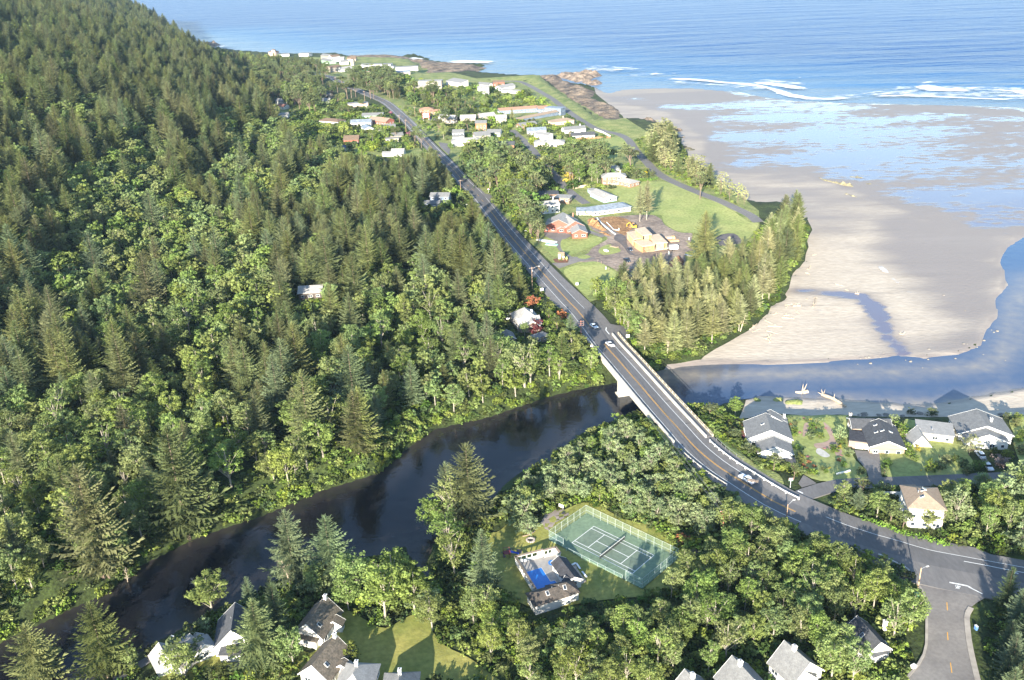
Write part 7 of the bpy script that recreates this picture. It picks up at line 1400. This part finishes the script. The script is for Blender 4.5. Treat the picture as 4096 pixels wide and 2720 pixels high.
HERO+=[('alder',zC(1850,380),14,'green tree on the river bank behind the big bright maple',1.4),('open_alder',zC(2120,330),14,'pale crowned alder on the river bank above the cottage lawn',1.4),('alder',zC(1760,470),12,'leafy green tree beside the first brown roofed cottage',1.3),('alder',zC(2250,400),13,'alder by the creek mouth above the cottage lawn',1.3),('willow',zC(1500,340),7,'willow bush on the bank between the two drooping spruces',1.5),('dark_spruce',zC(1190,560),15,'dark spruce close behind the dense one between the cottages',1.1),('willow',zC(2380,480),8,'silvery tree at the creek beside the park path',1.4),('willow',zC(640,620),4,'low bush on the river path by the dark roofed cottage',1.2),('alder',zC(60,930),7,'bright bush on the bank left of the pale cottage',1.3),('alder',zQ(1180,1640),7.5,'light alder standing right in front of the tall tan roofed house',1.2),('alder',zQ(1330,1600),7.5,'alder at the right front corner of the tall tan roofed house',1.2),('alder',zQ(180,1300),8,'light green tree at the street corner of the wedge',1.1),('alder',zQ(590,1480),8.5,'biggest light green tree on the wedge beside the highway hedge',1.3),('blue_spruce',zQ(370,1400),8,'blue green conifer in the middle of the wedge',1.2),('pine',zQ(740,1560),8,'dark pine on the wedge left of the tall tan roofed house',1.2),('pine',zQ(430,1200),5.5,'reddish brown pine at the riverside street edge of the wedge',1.3),('pine_shrub',zQ(220,1330),5,'dull brown bush under the corner tree of the wedge',1.2),('rust_shrub',zT(1960,520),3.2,'rusty dead bramble behind the tennis court corner',1.4),('twig_shrub',zT(2080,650),2.6,'grey twiggy thicket behind the tennis court corner',1.4),('twig_shrub',zT(2180,740),2.6,'grey thicket lower down behind the court corner',1.4)]
for k,pxy,h,lab,w in HERO:
    p=G(pxy); tree(k,p,h,lab,None,wide=w)
area(PL(zF,(445,112),(560,134),(650,141),(610,200),(530,168)),('far_spruce','pine','far_alder'),9,9,15,'tree in the dark wood between the end of the hill and the far shore','trees at the end of the hill',48,8,view=False)
# gardens of the riverside houses: clipped domes, flowers and shrubs, each a plant of its own
q=random.Random(77)
GK=('hedge_shrub','grey_shrub','shrub','rust_shrub','flower_shrub','hedge_shrub','pine_shrub','yellow_shrub')
GARD=[(1275,300,1.5,0),(1275,350,1.7,0),(1265,385,1.4,2),(1255,430,1.9,1),(1362,430,2.4,0),(1270,455,1.,2),(1430,330,1.1,4),(1400,340,1.,2),(1340,300,1.2,2),(1310,330,.9,3),(1080,360,1.8,0),(1075,415,1.5,0),(1050,320,1.2,1),(1140,380,1.,4),(1020,300,1.2,3),(1085,280,1.3,6),(1120,250,1.2,1),(1210,245,1.3,6),(1260,235,1.1,7),(1330,250,1.4,1),(1380,245,1.4,1),(1460,215,1.3,1),(1180,215,1.,4),(1040,215,1.2,6),(1000,225,1.2,1),(1545,590,1.8,0),(1520,545,1.6,0),(1460,580,1.,1),(1420,560,1.,4),(1600,525,1.1,7),(1620,500,1.3,0),(1580,490,1.2,6),(1640,540,1.2,0),(1670,600,1.2,1),(1690,650,1.2,2),(1610,640,1.,4),(1230,655,1.1,4),(1270,690,1.,1),(1240,720,1.1,3),(1170,760,1.1,3),(1230,800,1.1,3),(1300,770,1.1,3),(1310,820,1.1,1),(1250,850,1.3,2),(1400,800,1.4,6),(1440,830,1.3,2),(1640,760,1.5,0),(1630,730,1.3,0),(1590,700,1.2,3),(1480,790,1.1,7),(1340,880,1.,1),(1180,570,1.,1),(1110,560,1.6,2),(1130,630,1.6,2),(435,300,1.8,7),(490,420,1.,4),(600,560,1.6,0)]
for x,y,h,k in GARD: p=G(zG(x,y)); tree(GK[k],p,h*(.8 if k in(4,7) else 1.15),('round clipped green dome','silvery grey mound','leafy green shrub','rust orange mound','pink flowering mound','round clipped green dome','dull olive mound','yellow flowering mound')[k]+' in the rock garden between the white and the brown house','rock garden plants',wide=1.5,single=True)
GA2=[(640,680,2.,2),(560,700,1.5,2),(1010,640,1.2,2),(960,780,2.2,0),(1030,830,1.8,0),(940,720,2.4,0),(1060,720,1.6,7),(900,560,2.6,0),(850,500,3.,0),(830,560,2.6,2),(980,300,2.,6),(1220,310,2.6,2),(2060,350,2.,2),(2200,360,2.2,2),(2120,350,1.8,1),(2180,440,2.6,2),(2230,560,2.4,2),(2200,620,2.,0),(1480,840,2.,2),(1390,860,2.4,2),(1560,900,2.6,2),(1620,980,2.4,6),(1930,760,2.2,2),(2080,800,2.6,2),(700,880,2.,2),(690,940,1.8,0),(380,620,1.6,0),(200,640,1.4,2),(300,760,1.6,1),(160,700,1.2,7)]
for x,y,h,k in GA2: p=G(zQ(x,y)); tree(GK[k],p,h*1.25,('clipped green bush','silvery bush','leafy green bush','rusty bush','pink bush','green bush','olive bush','yellow flowering bush')[k]+' in the gardens along the riverside street','riverside garden shrubs',wide=1.4,single=True)
VG=[(zV,((1490,850),(840,850),(870,870),(935,855),(580,890),(560,905),(1210,905),(1000,950),(920,965),(1200,1000),(880,985),(830,980),(1150,1040),(1080,1035),(1500,1060),(1560,1040),(1640,1020),(1440,1085),(1830,1050),(1860,1090),(1960,1105),(1770,1080),(1900,1165),(1770,870),(1850,960),(1800,980),(1880,1040),(1760,1000),(2030,960),(2090,960),(2290,960),(2230,1120),(2010,780),(2110,770),(2210,740),(1890,780),(1650,640),(1560,620),(1480,640),(1330,840),(1390,850),(690,980),(720,960),(740,860),(780,935),(860,950),(1100,780),(800,760),(730,760))),
 (zM,((250,440),(270,460),(380,530),(390,540),(430,545),(620,545),(600,480),(560,450),(500,440),(660,500),(640,520),(750,530),(870,530),(920,540),(1000,540),(130,540),(210,480),(230,500),(120,590),(300,640),(330,620),(700,590),(640,600),(1180,800),(1130,800),(1190,820),(1240,830),(1290,825),(1350,840),(1250,800),(1160,850),(1030,660),(1000,670),(850,1000),(860,1010),(810,990),(1030,990),(1070,1000),(1060,1060),(880,1100),(830,1100),(780,1100),(660,1060),(700,1060),(720,1030),(570,1100),(640,1230),(700,1290),(740,1280),(790,1285),(840,1270),(850,1260),(620,1440),(440,640),(480,900),(580,910),(610,900),(820,880),(850,890),(700,900),(80,300),(160,270),(240,260),(330,240)))]
for zf,L in VG:
    for i,(x,y) in enumerate(L):
        p=G(zf(x,y)); k=q.choice((0,1,2,2,2,6,6,7,4) if q.random()<.5 else (2,6,0)); h=q.uniform(2.2,5.2)
        if not blocked([p.x],[p.y],hw=6,riv=0)[0]: tree(GK[k],p,h,('clipped green garden bush','silvery garden bush','leafy garden bush','','pink flowering garden bush','','dark olive garden bush','yellow flowering garden bush')[k]+' among the village houses','village garden bushes',wide=1.2,single=True)
NP=[(zV,((700,700,9),(760,640,9),(690,560,9),(790,700,10),(830,760,8),(600,700,9),(640,720,10),(560,760,10),(430,760,12),(470,800,12),(570,850,13),(620,840,13),(880,760,9),(920,700,13),(960,690,12),(1000,680,10),(1140,700,11),(1170,700,10),(1130,660,8),(830,640,9),(870,600,10),(1300,660,13),(1330,680,12),(1270,640,10),(1500,680,10),(1560,690,12),(1520,720,11),(1720,740,15),(1740,750,14),(1620,700,9),(1860,720,10),(1880,780,9),(2000,700,9),(2030,780,7),(2110,800,7),(2210,790,9),(2230,740,8),(1940,720,8),(1830,1080,9),(1780,1010,8),(1850,960,8),(2060,1010,8),(1560,1150,10),(1620,1160,9),(1590,1090,9),(1380,1080,7),(1250,1060,6),(1160,1110,8),(940,870,8),(870,850,7),(1020,850,6),(1060,790,6),(1780,900,5),(2130,1270,10)))]
for zf,L in NP:
    for x,y,h in L:
        p=G(zf(x,y)); tree('pine' if q.random()<.75 else 'alder',p,h*1.55,'dark shore pine or round garden tree among the village houses','village trees',wide=1.1)
# ---------------------------------------------------------------- plant the forest: nearest as trees of their own, the far mass as one wood
def wood(name,label,cat,pts,meshes):
    """one mass of plants: points carrying size, turn and variety, each showing one of the meshes"""
    src=bpy.data.collections.new(name+' kinds')
    for i,m in enumerate(meshes): src.objects.link(bpy.data.objects.new('%s_kind_%02d'%(name,i),m))
    me=bpy.data.meshes.new(name); me.from_pydata([p[:3] for p in pts],[],[])
    for k,t,col in (('sx','FLOAT',3),('sz','FLOAT',4),('rz','FLOAT',5)):
        a=me.attributes.new(k,t,'POINT'); a.data.foreach_set('value',np.array([p[col] for p in pts],np.float32))
    a=me.attributes.new('vi','INT','POINT'); a.data.foreach_set('value',np.array([p[6] for p in pts],np.int32))
    o=bpy.data.objects.new(name,me); COL.objects.link(o); tag(o,label,cat,kind='stuff')
    ng=bpy.data.node_groups.new(name,'GeometryNodeTree'); ng.interface.new_socket('Geometry',in_out='INPUT',socket_type='NodeSocketGeometry'); ng.interface.new_socket('Geometry',in_out='OUTPUT',socket_type='NodeSocketGeometry')
    N=ng.nodes; L=ng.links; gi=N.new('NodeGroupInput'); go=N.new('NodeGroupOutput')
    ci=N.new('GeometryNodeCollectionInfo'); ci.inputs['Collection'].default_value=src; ci.inputs['Separate Children'].default_value=True; ci.inputs['Reset Children'].default_value=True
    mp=N.new('GeometryNodeMeshToPoints'); ip=N.new('GeometryNodeInstanceOnPoints'); ip.inputs['Pick Instance'].default_value=True
    def at(nm,ty):
        n=N.new('GeometryNodeInputNamedAttribute'); n.data_type=ty; n.inputs['Name'].default_value=nm; return n.outputs['Attribute']
    cx=N.new('ShaderNodeCombineXYZ'); sx=at('sx','FLOAT'); L.new(sx,cx.inputs[0]); L.new(sx,cx.inputs[1]); L.new(at('sz','FLOAT'),cx.inputs[2])
    cz=N.new('ShaderNodeCombineXYZ'); L.new(at('rz','FLOAT'),cz.inputs[2])
    L.new(gi.outputs[0],mp.inputs['Mesh']); L.new(mp.outputs[0],ip.inputs['Points']); L.new(ci.outputs[0],ip.inputs['Instance']); L.new(at('vi','INT'),ip.inputs['Instance Index']); L.new(cz.outputs[0],ip.inputs['Rotation']); L.new(cx.outputs[0],ip.inputs['Scale']); L.new(ip.outputs[0],go.inputs[0])
    md=o.modifiers.new('plants','NODES'); md.node_group=ng; return o
def inframe(p,h):
    a=pix((p[0],p[1],p[2]+h)); b=pix(p); return -60<a[0]<4156 and b[1]>-20 and a[1]<2720
CNT={}
POOL.sort(key=lambda r:r[1][1]/max(4,r[2])*1.0)
rest={'far_spruce':[],'far_alder':[]}
def flabel(kind,p):
    al='alder' in kind; x,y=pix(p); x/=1.7349; y/=1.7349
    s='bright green alder' if al else 'dark spruce'
    if p[1]<285 : return s+' in the riverbank forest across the water from the cottages','%ss on the bank facing the cottages'%s.split()[-1]
    if x>820 and y>700: return s+' on the wooded slope beside the bridge and the hip roofed house','%ss by the bridge slope'%s.split()[-1]
    if x>640: return s+' in the dense stand along the highway','%ss along the highway'%s.split()[-1]
    if p[1]<430: return s+' in the forest below the foot of the hill','%ss below the hill'%s.split()[-1]
    return s+' on the lower slope of the wooded hill','%ss on the hillside'%s.split()[-1]
for kind,p,h,label,group,wide in POOL:
    nm=NAMES.get(kind,('shrub',''))[0]; n=CNT.get(nm,0)
    if group!='F' or (n<250 and inframe(p,h)):
        if group=='F': label,g=flabel(kind,p)
        else: g=group
        if nm in('spruce_tree','alder_tree','willow_tree','pine_tree') and n>=285: pass
        else:
            tree(kind,p,h,label+(' - the '+NAMES[kind][1] if False else ''),g,wide=wide); CNT[nm]=n+1; continue
    k='far_alder' if ('alder' in kind or kind in('willow','shrub')) else 'far_spruce'
    h0=PROTO[k][1]; rest[k].append((p[0],p[1],p[2]-.2,h/h0*wide,h/h0,random.Random(int(p[0]*91+p[1])).uniform(0,6.28),random.Random(int(p[0]*31+p[1]*7)).randrange(len(PROTO[k][0]))))
print('trees',CNT,{k:len(v) for k,v in rest.items()},NT)
wood('spruce_forest','dark spruce forest covering the upper part of the hill','forest',rest['far_spruce'],[m[2] for m in PROTO['far_spruce'][0]])
wood('alder_wood','lighter green broadleaf trees mixed into the forest on the hill','forest',rest['far_alder'],[m[2] for m in PROTO['far_alder'][0]])
# undergrowth: bushes no one could count under and between the trees
q=random.Random(5); U=[]
def under(px,sp,seed,s0,s1,z=6.,hw=7.5,riv=-.4,tall=.0):
    P=px if isinstance(px,np.ndarray) else world_poly(px,z)
    for x,y,zz in on_land(scatter(P,sp,seed),hw=hw,riv=riv):
        if zz<.15: continue
        v=q.random(); k=v<.55; s=q.uniform(s0,s1)*(1.5 if q.random()<tall else 1); U.append((x,y,zz-.1,s*q.uniform(1,1.35),s,q.uniform(0,6.28),q.randrange(4) if k else 4+q.randrange(3)))
near_f=np.vstack([WL(PL(zF,(-400,1700),(0,1478),(250,1359),(450,1237),(600,1187),(740,1127),(870,1087),(930,1036),(1000,986),(1130,956),(1260,911),(1400,881),(1400,820),(1340,745),(1290,660),(1215,590),(1120,465)),7),np.array([[-60,520],[-220,480],[-330,200]])])
under(near_f,3.4,61,.4,1.1,tall=.1)
far_f=np.vstack([WL(PL(zF,(1120,465),(1060,400),(1010,372),(960,378),(880,375),(800,356),(745,350),(690,318),(640,276),(590,232),(540,180),(470,130),(420,104)),10),np.array([[-720,2200],[-900,1500],[-600,700],[-330,480],[-220,470],[-60,520]])])
under(far_f,7.5,62,1.2,2.6)
under(PL(zF,(200,1610),(440,1440),(640,1330),(900,1270),(985,1340),(1000,1250),(1170,1130),(1280,1030),(1400,975),(1500,955),(1560,1060),(1660,1140),(1760,1190),(1900,1240),(2020,1290),(2100,1345),(2130,1440),(2130,1640),(100,1700)),2.7,63,.5,1.1,4,tall=.1)
under(PL(zF,(1370,690),(1450,680),(1560,650),(1640,620),(1740,570),(1790,500),(1870,520),(1880,600),(1850,660),(1790,720),(1700,800),(1610,840),(1540,855),(1480,820)),2.6,64,.5,1.2,5)
under(PL(zF,(1540,950),(1620,925),(1720,960),(1720,1050),(1900,1110),(1760,1100),(1640,1010)),2.2,65,.4,.9,5,hw=10.5)
under(PL(zF,(1900,1130),(2361,1085),(2500,1085),(2500,1300),(2361,1300),(2100,1235),(1930,1180)),2.6,66,.6,1.1,7,hw=8.5)
under(PL(zF,(2270,1390),(2500,1340),(2500,1650),(2300,1650)),2.4,67,.5,.9,8)
under(PL(zF,(1060,360),(1300,360),(1290,450),(1240,560),(1200,540)),3.,68,.6,1.3,10,hw=8)
under(PL(zF,(1430,330),(1560,300),(1660,440),(1760,520),(1740,560),(1600,450),(1500,400)),3.2,69,.35,.8,8,hw=3)
under(PL(zF,(640,215),(850,240),(1000,255),(1100,260),(1060,300),(960,300),(900,345),(760,340),(690,300)),6,70,.5,1.2,12,hw=7)
under(PL(zF,(900,165),(1000,195),(1180,200),(1300,260),(1400,320),(1380,400),(1290,470),(1200,420),(1080,330),(1000,280),(930,230)),9.5,72,.9,2.,10,hw=8,tall=.25)
under(PL(zF,(700,225),(800,235),(900,270),(960,340),(860,350),(760,335),(700,290)),7.5,73,1.,2.2,13,hw=8,tall=.3)
under(PL(zF,(1290,425),(1400,420),(1440,440),(1300,500),(1250,530)),8,74,.7,1.5,9,hw=8)
under(PL(zF,(900,160),(1060,230),(1250,270),(1400,330),(1380,420),(1280,400),(1060,300),(960,240)),9,71,.3,.8,10,hw=7)
bank=WL(PL(zF,(0,1480),(250,1362),(450,1240),(600,1190),(740,1130),(870,1090),(930,1040),(1000,990),(1130,960),(1260,915),(1400,885)),2)
for i in range(len(bank)-1):
    a,b=bank[i],bank[i+1]; L=np.hypot(*(b-a)); n=np.array([-(b-a)[1],(b-a)[0]])/L
    for k in range(int(L*1.6)):
        w=q.random()**1.5*11+.3; p=a+(b-a)*q.random()+n*w; z=Hh(*p)
        if z<.1 or blocked([p[0]],[p[1]],hw=7,riv=-.3)[0]: continue
        s=q.uniform(.5,1.3); U.append((p[0],p[1],z-.1,s*q.uniform(1,1.35),s,q.uniform(0,6.28),4+q.randrange(3) if q.random()<.7 else q.randrange(4)))
GP=[]
for px,sp in ((PL(zG,(985,180),(1500,170),(1540,270),(1450,260),(1200,275),(1000,290)),1.0),(PL(zG,(1000,280),(1170,290),(1160,420),(1090,420),(1030,380)),1.0),(PL(zG,(1240,280),(1400,270),(1480,350),(1490,470),(1300,490),(1220,430)),1.0),(PL(zG,(1390,535),(1540,520),(1640,480),(1730,560),(1740,720),(1600,680),(1480,600)),1.0),(PL(zG,(1140,650),(1330,690),(1480,760),(1480,880),(1320,930),(1190,850)),1.0),(PL(zG,(1560,700),(1700,680),(1720,800),(1580,790)),1.0),(PL(zG,(420,350),(560,400),(580,560),(480,520)),1.2),(PL(zQ,(920,690),(1060,720),(1110,860),(1000,850)),1.1),(PL(zQ,(820,400),(870,480),(890,560),(830,560)),1.1),(PL(zQ,(2000,310),(2269,330),(2269,400),(2100,420)),1.2),(PL(zQ,(890,350),(1470,330),(1460,380),(1000,390)),1.2),(PL(zS,(1060,890),(1180,840),(1340,840),(1330,870),(1200,890),(1080,905)),1.2)):
    for x,y in scatter(px,sp,int(sp*100)+len(GP),5):
        s=q.uniform(.22,.5); GP.append((x,y,Hh(x,y)+.2,s*1.3,s,q.uniform(0,6.28),q.choice((0,1,2,3,4,5,6,7,8,9,0,1,2,3,10,11,12,13))))
wood('garden_flowers','low flowering plants and rockery cushions filling the garden beds','garden plants',GP,[m[2] for k in('shrub','grey_shrub','hedge_shrub','pine_shrub','rust_shrub','flower_shrub','yellow_shrub') for m in PROTO[k][0]])
print('undergrowth',len(U))
wood('undergrowth','leafy undergrowth of bushes and ferns beneath the trees and along the banks','undergrowth',U,[m[2] for m in PROTO['undergrowth'][0]]+[m[2] for m in PROTO['salal'][0]])
# ---------------------------------------------------------------- the air: pale haze over the far land and sea
hz=MB().box((0,5500,84),(26000,14000,178)).build('haze',None); hz.data.materials.clear()
hm=bpy.data.materials.new('haze'); hm.use_nodes=True; hn=hm.node_tree; hn.nodes.remove(hn.nodes['Principled BSDF']); pv=hn.nodes.new('ShaderNodeVolumePrincipled')
pv.inputs['Color'].default_value=(.48,.70,1,1); pv.inputs['Density'].default_value=.000032; pv.inputs['Anisotropy'].default_value=.0
hn.links.new(pv.outputs[0],hn.nodes['Material Output'].inputs['Volume']); hz.data.materials.append(hm); tag(hz,kind='stuff')
